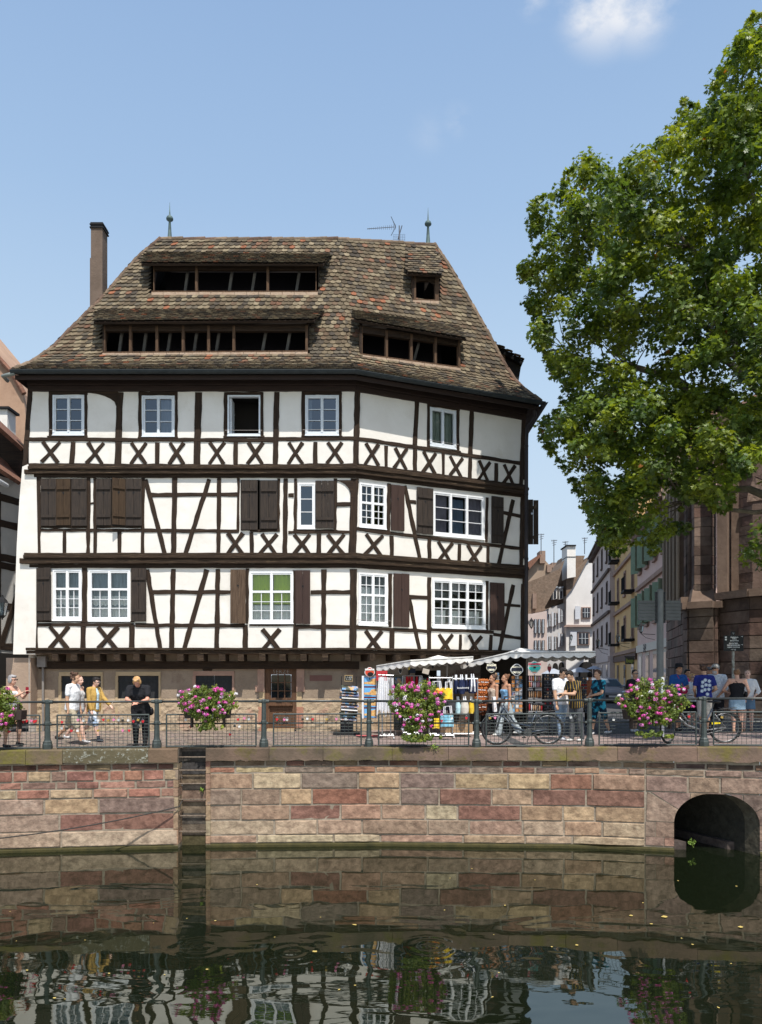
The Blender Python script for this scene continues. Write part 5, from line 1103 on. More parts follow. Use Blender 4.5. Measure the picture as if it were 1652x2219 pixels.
# ---------------------------------------------------------------- street houses on the right side of the street
brick=M('church_sandstone_blocks',(.085,.055,.045),(.17,.115,.088),scale=1.6,rough=.95,bump=.8,bscale=8,c3=(.07,.045,.038),s3=.8,stretch=(1,1,2.5))
ctrim=M('church_trim',(.13,.088,.065),(.19,.132,.098),scale=2,rough=.95,bump=.5,bscale=9)
X0s=7.0
def SX(Y): return X0s+.196*Y
def streethouse(name,label,vx0,vx1,ztop,wallmat,trim,nfl,ncol,z1,shut=None,roofm=roofbrn,jet=None,ww=1.0,wh=1.6,shop=None,roofh=4,balc=(),dx=0,barecols=()):
    """facade between the two image columns on the street line (facing left), far end first"""
    Ya=(X0s+dx)/((vx0-826)/F-.196); Yb=(X0s+dx)/((vx1-826)/F-.196)   # Ya far, Yb near
    A=V((SX(Ya)+dx,Ya,0)); B=V((SX(Yb)+dx,Yb,0)); pl=PL(A,B-A)   # normal = (u.y,-u.x): u.y negative -> n.x negative (left)
    Ln=(B-A).length; root=empty(name,A.lerp(B,.5),label,'house'); holes=[]
    fh=(ztop-z1)/nfl
    wins=[]
    for f_ in range(nfl):
        for c in range(ncol):
            a=Ln*(c+.5)/ncol; z=z1+f_*fh+fh*.28; h=min(wh,fh*.62); wins.append((a-ww/2,a+ww/2,z,z+h,f_,c)); holes.append((a-ww/2,a+ww/2,z,z+h))
    m=MB(); wallgrid(m,pl,0,Ln,-.2,ztop,holes); m.add([pl.pt(Ln,-.2),pl.pt(Ln,-.2,-8),pl.pt(Ln,ztop,-8),pl.pt(Ln,ztop)],[(0,1,2,3)]); m.add([pl.pt(0,-.2),pl.pt(0,-.2,-8),pl.pt(0,ztop,-8),pl.pt(0,ztop)],[(0,1,2,3)]); m.build('facade',wallmat,root)
    for (a0,a1,z0,z1_,f_,c) in wins:
        m=MB()
        def bx(x0,x1,y0,y1,o0,o1,m=m):
            p=[pl.pt(x,z,o) for o in (o0,o1) for x,z in ((x0,y0),(x1,y0),(x1,y1),(x0,y1))]; m.add(p,[(0,3,2,1),(4,5,6,7),(0,1,5,4),(1,2,6,5),(2,3,7,6),(3,0,4,7)])
        bx(a0-.16,a0,z0-.1,z1_+.12,-.2,.05); bx(a1,a1+.16,z0-.1,z1_+.12,-.2,.05); bx(a0,a1,z1_,z1_+.16,-.2,.06); bx(a0-.05,a1+.05,z0-.16,z0,-.2,.14)
        wo=m.build('window',trim,root); m=MB(); bx(a0,a1,z0,z1_,-.24,-.2,m); m.build('pane',flat('street_glass',(.05,.06,.075),.08,spec=.6),wo)
        m=MB(); bx((a0+a1)/2-.04,(a0+a1)/2+.04,z0,z1_,-.2,-.15,m); bx(a0,a1,(z0+z1_)/2-.03,(z0+z1_)/2+.03,-.2,-.16,m); m.build('glazing_bar',winpaint,wo)
        if shut and not (f_,c) in barecols:
            for s_ in (-1,1):
                m=MB(); e=a0 if s_<0 else a1; 
                ax=pl.u*s_*.45+pl.n*.42; b0=pl.pt(e,z0,.04); th=pl.n.cross(V((0,0,1)))*.0+V((0,0,0))
                m.prism([b0,b0+ax,b0+ax+V((0,0,z1_-z0)),b0+V((0,0,z1_-z0))],(pl.n-pl.u*s_)*.03); m.build('shutter',shut,root,recalc=True)
        if (f_,c) in balc:
            m=MB(); bx(a0-.4,a1+.4,z0-.3,z0-.15,0,.7,m)
            for i in range(12):
                x=lerp(a0-.4,a1+.4,i/11); m.tube([pl.pt(x,z0-.15,.66),pl.pt(x,z0+.75,.66)],.015,4)
            m.tube([pl.pt(a0-.4,z0+.75,.66),pl.pt(a1+.4,z0+.75,.66)],.025,5); m.build('balcony',black,root)
    m=MB()
    def bx(x0,x1,y0,y1,o0,o1,m=m):
        p=[pl.pt(x,z,o) for o in (o0,o1) for x,z in ((x0,y0),(x1,y0),(x1,y1),(x0,y1))]; m.add(p,[(0,3,2,1),(4,5,6,7),(0,1,5,4),(1,2,6,5),(2,3,7,6),(3,0,4,7)])
    bx(-.1,Ln+.1,ztop-.25,ztop,-.1,.25); bx(-.1,Ln+.1,ztop,ztop+.2,-.1,.5)
    for i in range(int(Ln/.6)): x=.3+i*.6; bx(x-.1,x+.1,ztop-.4,ztop-.05,.0,.4)
    m.build('cornice',trim,root)
    if jet: 
        m=MB()
        for f_ in jet: bx(0,Ln,z1+f_*fh-.14,z1+f_*fh+.1,-.1,.16+.01*f_,m)
        m.build('string_course',trim,root)
    slope_roof('roof',[pl.pt(-.1,ztop+.1,.5),pl.pt(Ln+.1,ztop+.1,.5),pl.pt(Ln+.1,ztop+roofh,-3.2),pl.pt(-.1,ztop+roofh,-3.2)],roofm,root)
    if shop:
        m=MB(); n=max(2,ncol)
        for c in range(n):
            a=Ln*(c+.5)/n; m=MB(); bx(a-.75,a+.75,.1,z1-.7,-.05,.03,m); so_=m.build('shopfront',shop[0],root)
            m=MB(); bx(a-.6,a+.6,.4,z1-.9,.02,.045,m); m.build('shop_glass',flat('shop_glass',(.02,.022,.025),.08,spec=.6),so_)
        m=MB(); bx(.2,Ln-.2,z1-.65,z1-.2,0,.12,m); m.build('fascia_board',shop[1],so_)
    return pl,Ln,root
pinkw=M('pink_render',(.62,.44,.38),(.70,.50,.43),scale=.7,rough=.95,bump=.2)
greyp=M('greypink_render',(.52,.42,.38),(.60,.49,.44),scale=.7,rough=.95,bump=.2)
yel=M('ochre_render',(.60,.38,.17),(.67,.44,.21),scale=.7,rough=.95,bump=.2)
greens=M('green_shutter_paint',(.19,.26,.17),(.24,.31,.21),scale=4,rough=.7)
brtrim=M('brown_stone_trim',(.30,.19,.145),(.38,.25,.19),scale=2,rough=.9)
streethouse('timbered_house','grey pink corner house with timbered upper floors beyond the ochre house',1284,1322,13.9,greyp,M('dark_trim',(.12,.085,.07),rough=.9),3,4,3.4,jet=(1,2),shop=(greyp,greyp),roofh=4,dx=-.4)
streethouse('ochre_house','ochre yellow street house with brown stone window surrounds and balconies',1322,1382,13.2,yel,brtrim,3,4,3.3,jet=(0,1,2),shop=(M('yellow_shop_paint',(.55,.30,.04),rough=.6),M('brown_fascia',(.10,.05,.035),rough=.7)),balc=((0,1),(1,1),(2,1),(0,3),(1,3)))
hp_=streethouse('pink_house','pink street house with green louvred shutters next to the church',1382,1452,10.6,pinkw,brtrim,2,4,3.7,shut=greens,shop=(M('cream_shop_paint',(.55,.47,.38),rough=.7),M('cream_fascia',(.62,.55,.46),rough=.7)),jet=(1,),wh=1.9)
m=MB(); pl=hp_[0]; text_mesh(m,'EAP',.7,frame4(pl.pt(hp_[1]*.35,3.2,.14),pl.u,(0,0,1)),bold=.01); m.build('shop_lettering',flat('dark_lettering',(.05,.04,.04)),hp_[2])
# timber lattice on the corner house
# white house closing the street, and roofs behind
whitew=M('white_render',(.66,.63,.60),(.74,.71,.68),scale=.6,rough=.95,bump=.2)
wh=empty('white_house',(20,92,0),'white corner house with white chimney and steep tiled roof closing the street','house')
def vpoly(pts,Y,th,mat,name,par,off=0):
    m=MB(); m.prism([P(x,y,Y) for x,y in pts],V((0,th,0))); return m.build(name,mat,par,recalc=True)
Yw=88
g6=lambda x,y:(1110.8+x*.3276,1056.6+y*.3276)
vpoly([g6(*p) for p in ((355,1250),(545,1250),(545,470),(500,475),(470,520),(440,590),(400,660),(357,712))],Yw,8,whitew,'gable_wall',wh)
vpoly([g6(*p) for p in ((222,1250),(357,1250),(357,760),(240,800),(222,830))],Yw+1.0,5,M('white_side_render',(.50,.49,.49),(.56,.55,.55),scale=.6,rough=.95),'side_wall',wh)
vpoly([g6(*p) for p in ((357,600),(372,600),(500,472),(508,455),(512,455),(512,470),(497,482),(440,590),(400,665),(357,715))],Yw-.3,6,roofbrn,'verge',wh)
vpoly([g6(*p) for p in ((225,800),(355,755),(355,700),(420,620),(480,450),(350,450),(300,620),(205,790))],Yw+1.5,4,roofbrn,'roof',wh)
ch_=vpoly([g6(*p) for p in ((362,600),(419,590),(419,385),(362,385))],Yw-1,2.5,plaster,'chimney',wh)
vpoly([g6(*p) for p in ((358,386),(422,386),(422,378),(358,378))],Yw-1.2,2.9,black,'chimney_band',ch_); vpoly([g6(*p) for p in ((361,460),(420,460),(420,456),(361,456))],Yw-1.05,2.6,black,'chimney_band',ch_)
def vwin(pts,Y,par,mat,shut=None,name='window'):
    x0,y0,x1,y1=pts; f_=vpoly([g6(x0,y1),g6(x1,y1),g6(x1,y0),g6(x0,y0)],Y,.25,mat,name,par)
    d=(x1-x0)*.1; vpoly([g6(x0+d,y1-d),g6(x1-d,y1-d),g6(x1-d,y0+d),g6(x0+d,y0+d)],Y-.06,.08,flat('far_glass',(.04,.045,.055),.15),'pane',f_)
    for k in (1,2): x=lerp(x0+d,x1-d,k/3); vpoly([g6(x-1.2,y1-d),g6(x+1.2,y1-d),g6(x+1.2,y0+d),g6(x-1.2,y0+d)],Y-.1,.04,winpaint,'glazing_bar',f_)
    vpoly([g6(x0+d,(y0+y1)/2+1),g6(x1-d,(y0+y1)/2+1),g6(x1-d,(y0+y1)/2-1),g6(x0+d,(y0+y1)/2-1)],Y-.12,.05,winpaint,'glazing_bar',f_)
    if shut:
        s0,s1=shut; vpoly([g6(s0,y1+6),g6(s1,y1+4),g6(s1,y0-4),g6(s0,y0-6)],Y-.1,.12,M('white_louvre',(.62,.64,.68),(.5,.52,.56),scale=1,stretch=(1,1,40),rough=.7),'shutter',par)
for a,s in (((458,790,520,866),(416,450)),((432,955,512,1042),(384,426))): vwin(a,Yw-.2,wh,M('pinkbrown_surround',(.35,.25,.21),rough=.9),s)
for x0,y0 in ((225,835),(262,828),(305,805)): vwin((x0+14,y0,x0+32,y0+85),Yw+.7,wh,MATS['pinkbrown_surround'],(x0-2,x0+12))
for x0,y0 in ((225,985),(262,985),(305,965)): vwin((x0+14,y0,x0+32,y0+85),Yw+.7,wh,MATS['pinkbrown_surround'],(x0-2,x0+12))
vpoly([g6(*p) for p in ((345,922),(545,922),(545,908),(360,908))],Yw-.6,.6,MATS['pinkbrown_surround'],'string_course',wh)
for cx,cw,y0 in ((285,18,1160),(325,18,1155)):
    vpoly([g6(cx-cw,1260)]+[g6(cx-cw*math.cos(math.pi*i/10),y0+30-30*math.sin(math.pi*i/10)) for i in range(11)]+[g6(cx+cw,1260)],Yw+.9,.3,dark,'arcade_opening',wh)
vpoly([g6(440,1260)]+[g6(490-50*math.cos(math.pi*i/10),1200-48*math.sin(math.pi*i/10)) for i in range(11)]+[g6(540,1260)],Yw-.15,.3,dark,'arcade_opening',wh)
for x0 in (270,310):
    d_=vpoly([g6(x0,740),g6(x0+26,735),g6(x0+26,665),g6(x0,668)],Yw+.5,2,whitew,'dormer',wh); vpoly([g6(x0-4,668),g6(x0+30,662),g6(x0+30,652),g6(x0-4,658)],Yw+.3,2,M('zinc_light',(.35,.38,.42),rough=.5),'dormer_roof',d_); vpoly([g6(x0+5,735),g6(x0+20,733),g6(x0+20,685),g6(x0+5,685)],Yw+.42,.1,flat('far_glass',(.04,.045,.055),.15),'pane',d_)
bh=empty('brown_roofed_house',(14,80,0),'narrow grey house with brown tiled roof just right of the downpipe','house')
vpoly([g6(*p) for p in ((60,1260),(232,1260),(228,815),(130,835),(60,835))],84,5,greyp,'wall',bh)
vpoly([g6(*p) for p in ((60,840),(128,835),(222,812),(215,790),(300,640),(345,480),(310,540),(170,600),(60,640))],84.6,5,roofbrn,'roof',bh)
for x0 in (145,170,196): 
    for y0 in (870,1010): vwin((x0,y0,x0+18,y0+95),83.8,bh,M('grey_surround',(.14,.12,.11),rough=.9))
vpoly([g6(*p) for p in ((135,800),(160,800),(160,700),(135,702))],84.2,1,M('old_brick_chimney',(.24,.16,.12),(.3,.21,.16),scale=4,rough=.95),'chimney',bh)
rh=empty('far_gabled_house',(15,105,0),'far brown gabled house with chimneys against the sky above the narrow grey house','house')
vpoly([g6(*p) for p in ((60,1100),(270,1100),(270,540),(182,442),(60,590))],104,8,M('brown_far_wall',(.30,.22,.16),(.36,.27,.20),scale=.5,rough=.95),'gable_wall',rh)
vpoly([g6(*p) for p in ((60,600),(60,520),(182,440),(190,452))],103,8,roofred,'roof',rh)
for q in ((182,219,418,500),(230,262,510,560),(262,296,496,530)): vpoly([g6(q[0],q[3]),g6(q[1],q[3]),g6(q[1],q[2]),g6(q[0],q[2])],103.5,2,MATS['old_brick_chimney'],'chimney',rh)
vpoly([g6(*p) for p in ((60,640),(240,620),(300,530),(350,450),(350,520),(300,650),(200,800),(60,840))],95,4,roofbrn,'rear_roof',rh)
for i,(x,y0,y1) in enumerate(((190,440,305),(275,510,345),(350,480,355),(478,440,330))):
    m=MB(); A=lambda a,b:P(*g6(a,b),95); m.tube([A(x,y0),A(x,y1)],.05,4)
    for k in range(3): yy=y1+6+k*14; m.tube([A(x-18+5*k,yy+3),A(x+22-4*k,yy-3)],.03,4)
    for k in range(5): m.tube([A(x-16+8*k,y1),A(x-16+8*k,y1+10)],.025,3)
    tag(m.build('television_antenna',aw),['tall thin aerial nearest the house corner against the sky','thin aerial above the far gable roof','thin aerial left of the white chimney','thin aerial right of the white chimney'][i],'antenna','aerials on the far roofs')
# cafe parasols under the white house
def parasol(vx,vy,w,Y,label):
    root=empty('cafe_parasol',P(vx,1463,Y),label,'parasol','cafe parasols in the street'); m=MB(); c=P(vx,vy,Y); r=w/F*Y/2
    m.lathe([(r,-r*.42),(r*.5,-r*.16),(.05,0)],c,8); m.build('canopy',M('grey_parasol_cloth',(.34,.37,.42),(.4,.43,.48),scale=3,rough=.9),root); m=MB(); m.tube([(c.x,c.y,0),c],.04,6); m.build('pole',black,root)
parasol(1257,1446,52,60,'pale grey café parasol behind the two men looking at a phone'); parasol(1200,1449,56,64,'pale grey café parasol seen behind the hanging stall signs'); parasol(1288,1443,34,66,'small distant café parasol beside the street corner')
lantern(P(1238.4,1382,60),.75,'black wall lantern on the white house',P(1233,1398,60)); lantern(P(1296,1394,42),.75,'black street lantern on a scroll bracket beside the dark shop sign',P(1318,1408,43))
lantern(P(1339.5,1384,34),.6,'black lantern before the ochre house balcony',P(1365,1394,35)); lantern(P(1390,1362,30),.62,'black lantern on the pink house corner above the shop',P(1420,1375,31)); lantern(P(1152,1352,40),.8,'black lantern just right of the house downpipe',P(1143,1340,41))
def sign(vx,vy,w,h,Y,txt,bgc,tc_,label,ts=.5):
    root=empty('hanging_sign',P(vx,vy,Y),label,'sign'); m=MB(); c=P(vx,vy,Y); k=Y/F; m.box(c,(w*k,.08,h*k)); m.build('sign_board',bgc,root)
    if txt: m=MB(); text_mesh(m,txt,h*k*ts,frame4(c+V((0,-.045,0)),(1,0,0),(0,0,1)),bold=.01); m.build('lettering',tc_,root)
    m=MB(); m.tube([c+V((-w*k*.6,0,h*k*.58)),c+V((w*k*.6,0,h*k*.58))],.02,5); m.build('bracket',black,root)
sign(1365,1432,19,15,36,'bap',M('olive_sign',(.10,.10,.075),rough=.7),flat('green_letters',(.45,.5,.12)),'dark square hanging sign reading bap beside the cream shopfront',.75)
sign(1283.5,1431,15,14,34,'',black,None,'plain black hanging sign at the right end of the stall awning')
# ---------------------------------------------------------------- church
chu=empty('church',(14,32,0),'dark red sandstone church with buttress and round-arched window behind the plane tree','church')
def cwall(pts,z0,z1,mat,name,off=0,courses=None,groove=.045,thick=.5):
    """wall along plan polyline pts (left to right as seen)"""
    for (x0,y0),(x1,y1) in zip(pts,pts[1:]):
        pl=PL((x0,y0,0),V((x1-x0,y1-y0,0))); Ln=math.hypot(x1-x0,y1-y0); m=MB()
        if courses:
            n=max(1,round((z1-z0)/courses)); h=(z1-z0)/n
            for i in range(n):
                a=0; 
                while a<Ln-.02:
                    l=R.uniform(.9,1.6)*courses*2.2; e=min(a+l,Ln); e=Ln if Ln-e<.3 else e; k=R.uniform(.7,1.35); t=R.uniform(.9,1.12); zz0=z0+h*i+groove*.4; zz1=z0+h*(i+1)-groove*.4; g=.006
                    p=[pl.pt(x,z,o) for o in (off-thick,off+R.uniform(0,.015)) for x,z in ((a+g,zz0),(e-g,zz0),(e-g,zz1),(a+g,zz1))]; m.add(p,[(4,5,6,7),(0,1,5,4),(1,2,6,5),(2,3,7,6),(3,0,4,7)],(k,k*t,k*t)); a=e
        p=[pl.pt(x,z,o) for o in (off-thick,off-(.06 if courses else 0)) for x,z in ((0,z0),(Ln,z0),(Ln,z1),(0,z1))]; m.add(p,[(4,5,6,7),(0,1,5,4),(1,2,6,5),(2,3,7,6),(3,0,4,7)],(.55,.55,.55)); m.build(name,mat,chu)
chm2=M('church_stone',(.11,.072,.055),(.20,.135,.105),scale=1.6,rough=.95,bump=.8,bscale=8,attr=True,c3=(.09,.06,.05),s3=.7,t3=(.5,.65))
def cx(v,Y): return (XV(v,Y),Y)
cA,cB=cx(1452,37),cx(1492,30.5)          # side along the street
cC,cD=cx(1496,29.0),cx(1548,28.4)          # buttress block
cE,cF,cG=cx(1556,28.6),cx(1625,27.2),cx(1800,25.5)
zc=ZC+(1463-1285)/F*28.2                   # plinth top
cwall([cA,cB],-.2,zc-.1,chm2,'plinth_wall',.15,.42); cwall([cA,cB],zc,11.2,chm2,'side_wall',0,.36,.02)
cwall([cx(1450,37.3),cx(1494,29.6)],zc-.3,zc,ctrim,'plinth_cornice',.3)
for f_ in (.08,.3,.5,.7,.9):
    a,b=V((*cA,0)),V((*cB,0)); p=a.lerp(b,f_); m=MB(); m.box(p+V((-.25,-.1,7.8)),(.22,.2,6.8),Matrix.Rotation(-.4,3,'Z')); m.build('pilaster',ctrim,chu)
    m=MB(); m.tube([p+V((-.45,-.3,4.6)),p+V((-.45,-.3,11))],.075,6); m.build('colonnette',M('pale_colonnette',(.30,.24,.18),(.38,.3,.22),scale=8,stretch=(1,1,6)),chu)
cwall([cx(1486,29.7),cC,cD,cx(1556,28.7)],-.2,zc-.4,chm2,'buttress_base',.1,.46); cwall([cx(1500,29.8),cx(1505,29.3),cx(1541,29.1),cx(1552,29.4)],zc-.3,11.0,chm2,'buttress',0,.36,.02)
cwall([cx(1484,29.5),cx(1494,28.8),cx(1549,28.2),cx(1557,28.5)],zc-.55,zc-.3,ctrim,'buttress_cornice',.25)
m=MB(); q=[V((*cx(1497,29),zc-.3)),V((*cx(1552,28.4),zc-.3)),V((*cx(1545,29.2),zc+.35)),V((*cx(1503,29.4),zc+.35))]; m.prism(q,V((0,.3,-.1))); m.build('weathering_slope',ctrim,chu,recalc=True)
cwall([cE,cF,cG],-.2,zc-.25,chm2,'plinth_wall',.0,.46); cwall([cx(1554,28.5),cx(1625,27.1),cx(1800,25.4)],zc-.25,zc+.02,ctrim,'plinth_cornice',.12)
# upper polygonal face with arched window
pts=[cx(1562,29.0),cx(1632,27.6),cx(1660,27.2)]
cwall(pts[:2],zc,11.6,chm2,'apse_wall',0,.34,.02)
aw_=PL((*cx(1632,27.6),0),V((*cx(1800,26),0))-V((*cx(1632,27.6),0))); Lw=6.0
zs_=ZC+(1463-1085)/F*27.4
m=MB(); a0,a1=.35,2.6; ac=(a0+a1)/2; r=(a1-a0)/2
wallgrid(m,aw_,0,a0,zc,11.6,[]); wallgrid(m,aw_,a1,Lw,zc,11.6,[]); 
for i in range(12):
    t0,t1=math.pi*i/12,math.pi*(i+1)/12; x0,z0,x1,z1=ac+r*math.cos(t0),zs_+r*math.sin(t0),ac+r*math.cos(t1),zs_+r*math.sin(t1); m.add([aw_.pt(x0,z0),aw_.pt(x1,z1),aw_.pt(x1,11.6),aw_.pt(x0,11.6)],[(0,1,2,3)],(1,.99,1))
    m.add([aw_.pt(x0,z0),aw_.pt(x1,z1),aw_.pt(x1,z1,-.5),aw_.pt(x0,z0,-.5)],[(0,1,2,3)],(1,.99,1))
for a in (a0,a1): m.add([aw_.pt(a,zc),aw_.pt(a,zs_),aw_.pt(a,zs_,-.5),aw_.pt(a,zc,-.5)],[(0,1,2,3)],(1.5,1.4,1.3))
m.build('window_wall',chm2,chu)
m=MB()
for i in range(11):
    t0,t1=math.pi*i/11+.012,math.pi*(i+1)/11-.012; q=[aw_.pt(ac+k*math.cos(t),zs_+k*math.sin(t),.03) for k,t in ((r,t0),(r+.55,t0),(r+.55,t1),(r,t1))]; m.prism(q,-aw_.n*.1,stcol(archpal))
m.build('arch_stones',stonem,chu,recalc=True); m=MB(); m.add([aw_.pt(a0,zc,-.45),aw_.pt(a1,zc,-.45),aw_.pt(a1,zs_+r,-.45),aw_.pt(a0,zs_+r,-.45)],[(0,1,2,3)]); m.build('window_glass',flat('church_glass',(.015,.018,.025),.12,spec=.5),chu)
m=MB(); q=[V((*cx(1440,38),11.3)),V((*cx(1760,27),11.5)),V((*cx(1700,36),15.5)),V((*cx(1470,42),14.5))]; m.prism(q,V((0,0,.2))); m.build('church_roof',roofred,chu,recalc=True)
for i,(v,z) in enumerate(((1569,zc+.05),(1600,zc+.05))): m=MB(); m.box(V((XV(v,28.3),28.35,8.1)),(.3,.35,6.9),Matrix.Rotation(.9,3,'Z')); m.build('pilaster',chm2 if 0 else ctrim,chu)
# church upper houses behind the tree (gable roofs glimpsed through the leaves)
gb=empty('tall_gabled_roof',(24,62,0),'tall reddish gabled roof glimpsed through the plane tree leaves','house')
vpoly([(1400,1120),(1640,1120),(1640,950),(1560,880),(1450,960)],58,6,M('red_gable_render',(.36,.24,.18),(.42,.29,.22),scale=.4,rough=.95),'gable_wall',gb); vpoly([(1440,965),(1560,872),(1560,884),(1446,975)],57.5,6,roofred,'verge',gb)
# ---------------------------------------------------------------- souvenir stall
G=lambda x,y:(704.4+x*.2296,1398+y*.2296)      # measured frames on the photograph used to size things
H4=lambda x,y:(1029.5+x*.1968,1398+y*.1968)
canv=M('awning_canvas',(.74,.72,.68),(.82,.80,.76),scale=1.5,rough=.85,bump=.25,bscale=3,c3=(.62,.60,.56),s3=1.1)
def awning(corners,peak,label,poles=()):
    """corners: 4 edge points (front left, front right, back right, back left), pyramid roof with a scalloped valance"""
    c=[V(p) for p in corners]; pk=V(peak); root=empty('market_awning',((c[0]+c[1]+c[2]+c[3])/4*1)-V((0,0,((c[0]+c[2])/2).z)),label,'awning','stall awnings')
    m=MB(); vs=[]; n=10; k=6
    K_=len(c)
    for e in range(K_):
        a,b=c[e],c[(e+1)%K_]; g=[]
        for i in range(n+1):
            for j in range(k+1):
                t=j/k; p=a.lerp(b,i/n).lerp(pk,t); p.z-=.10*math.sin(math.pi*t)*(.6+.4*math.sin(math.pi*i/n))-.02*math.sin(i*2.1+j)*(1-t)*.5; g.append(p)
        m.add(g,[(i*(k+1)+j,(i+1)*(k+1)+j,(i+1)*(k+1)+j+1,i*(k+1)+j+1) for i in range(n) for j in range(k)])
    m.build('canopy',canv,root,smooth=True)
    for e in range(K_):
        a,b=c[e],c[(e+1)%K_]; L_=(b-a).length; d=(b-a)/L_; nrm=V((d.y,-d.x,0)).normalized(); sc_=max(3,round(L_/.27)); N_=sc_*6; m=MB(); vs=[]
        for i in range(N_+1):
            p=a.lerp(b,i/N_); s=abs(math.sin(math.pi*i/6)); w_=.006*math.sin(2*math.pi*i/6)
            o=nrm*w_; vs+=[p+V((0,0,.012)),p+o+V((0,0,-.09)),p+o*1.6+V((0,0,-.11-.055*s))]
        m.add(vs,[(i*3+j,(i+1)*3+j,(i+1)*3+j+1,i*3+j+1) for i in range(N_) for j in range(2)]); m.build('valance',canv,root,smooth=True)
    m=MB()
    for a in c: m.tube([a+V((0,0,-.03)),pk+V((0,0,-.05))],.012,5)
    for e in range(K_): m.tube([c[e]+V((0,0,-.02)),c[(e+1)%K_]+V((0,0,-.02))],.012,5)
    m.build('frame_rib',flat('awning_metal',(.35,.34,.32),.5,.4),root)
    for p in poles: m=MB(); p=V(p); m.tube([(p.x,p.y,zg(p.x)),p],.024,8); m.lathe([(.2,0),(.2,.05),(.04,.06)],(p.x,p.y,zg(p.x)),12); m.build('pole',flat('pole_metal',(.25,.23,.21),.5,.4),root)
awning([P(816,1443,20.4),P(890,1431,19.5),P(1026,1423,20.2),P(985,1430,22.8)],P(950,1420,20.9),'smaller cream scalloped awning over the aprons and bags, left of the larger one',[P(969,1437,20.4)])
awning([P(998,1438,21.5),P(1106,1414,20.5),P(1291,1412,20.2),P(1268,1420,23.2),P(1085,1427,24.2)],P(1126,1404,21.6),'larger cream scalloped awning reaching over the card racks towards the street',[P(1142,1425,21.2)])
metal=flat('rack_metal',(.45,.45,.46),.4,.7); blackm=flat('rack_black',(.02,.02,.022),.5); redm=flat('rack_red',(.45,.03,.04),.4)
def ground(p): return zg(p.x)
def cartbase(m,x0,x1,y,w=.5):
    z=zg((x0+x1)/2)
    for xx in (x0,x1): m.tube([(xx,y-w/2,z+.09),(xx,y+w/2,z+.09)],.015,5)
    m.tube([(x0,y-w/2,z+.09),(x1,y-w/2,z+.09)],.015,5); m.tube([(x0,y+w/2,z+.09),(x1,y+w/2,z+.09)],.015,5)
    for xx in (x0,x1):
        for yy in (y-w/2,y+w/2): m.tube([(xx-.012,yy,z+.035),(xx+.012,yy,z+.035)],.035,8); m.tube([(xx,yy,z+.04),(xx,yy,z+.09)],.01,5)
colsP=[(.75,.74,.70),(.60,.20,.12),(.15,.25,.45),(.7,.55,.2),(.25,.35,.2),(.5,.48,.45),(.1,.12,.2),(.72,.66,.55)]
def pic(name,cols):
    """procedural picture: sky, houses and water bands"""
    if name in MATS: return MATS[name]
    return M(name,cols[0],cols[1],scale=7,rough=.5,c3=cols[2],s3=5,t3=(.48,.53),lo=.45,hi=.55)
pic1=pic('postcard_a',((.15,.32,.58),(.62,.38,.16),(.07,.08,.06))); pic2=pic('postcard_b',((.10,.24,.40),(.48,.30,.15),(.03,.05,.05))); pic3=pic('postcard_c',((.55,.60,.66),(.40,.22,.14),(.12,.16,.30)))
# poster display
Y=19.5; c=P(801,1500,Y); k=Y/F
ps=empty('poster_display',(c.x,Y,0),'tall poster and postcard display with canal pictures under the round red sign','display rack'); m=MB()
w_=33*k; z1=P(0,1466,Y).z; z0=P(0,1557,Y).z
m.bx(c.x-w_/2,c.x-w_/2+.05,Y,Y+.35,z0,z1); m.bx(c.x+w_/2-.015,c.x+w_/2,Y,Y+.35,z0,z1); m.bx(c.x-w_/2,c.x+w_/2,Y+.02,Y+.35,z1,z1+.015); m.build('case',flat('rack_white',(.7,.72,.74),.4),ps)
m=MB(); m.bx(c.x-w_/2+.05,c.x+w_/2-.015,Y+.03,Y+.34,z0,z1-.01); m.tube([(c.x,Y+.2,z0),(c.x,Y+.2,0.05)],.03,6); m.tube([(c.x-.35,Y+.2,.05),(c.x+.35,Y+.2,.05)],.02,6); m.tube([(c.x,Y-.1,.05),(c.x,Y+.5,.05)],.02,6); m.build('stand',redm,ps)
skyb=flat('pic_sky',(.16,.42,.72),.5); housem=M('pic_houses',(.62,.25,.10),(.75,.55,.20),scale=22,rough=.5,c3=(.25,.08,.05),s3=18); waterm=flat('pic_water',(.05,.20,.38),.4); treem=flat('pic_tree',(.04,.12,.03),.5)
for i in range(4):
    za=lerp(z1,z0,i/4)-.02; zb_=lerp(z1,z0,(i+1)/4)+.02; xa,xb=c.x-w_/2+.06,c.x+w_/2-.02; h=za-zb_
    m=MB(); m.bx(xa,xb,Y+.0,Y+.02,zb_,za); po=m.build('poster',skyb,ps)
    m=MB(); m.prism([V((xb,Y-.003,zb_+.03)),V((xb,Y-.003,za-.02)),V((lerp(xa,xb,.6),Y-.003,za-h*.2)),V((lerp(xa,xb,.45),Y-.003,zb_+h*.5)),V((xa,Y-.003,zb_+h*.45)),V((xa,Y-.003,zb_+h*.25)),V((lerp(xa,xb,.5),Y-.003,zb_+h*.2))],(0,.004,0)); m.build('printed_houses',housem,po)
    if i: m=MB(); m.bx(xa+.02,lerp(xa,xb,.6),Y-.002,Y+.002,zb_+.01,zb_+h*.2); m.build('printed_water',waterm,po)
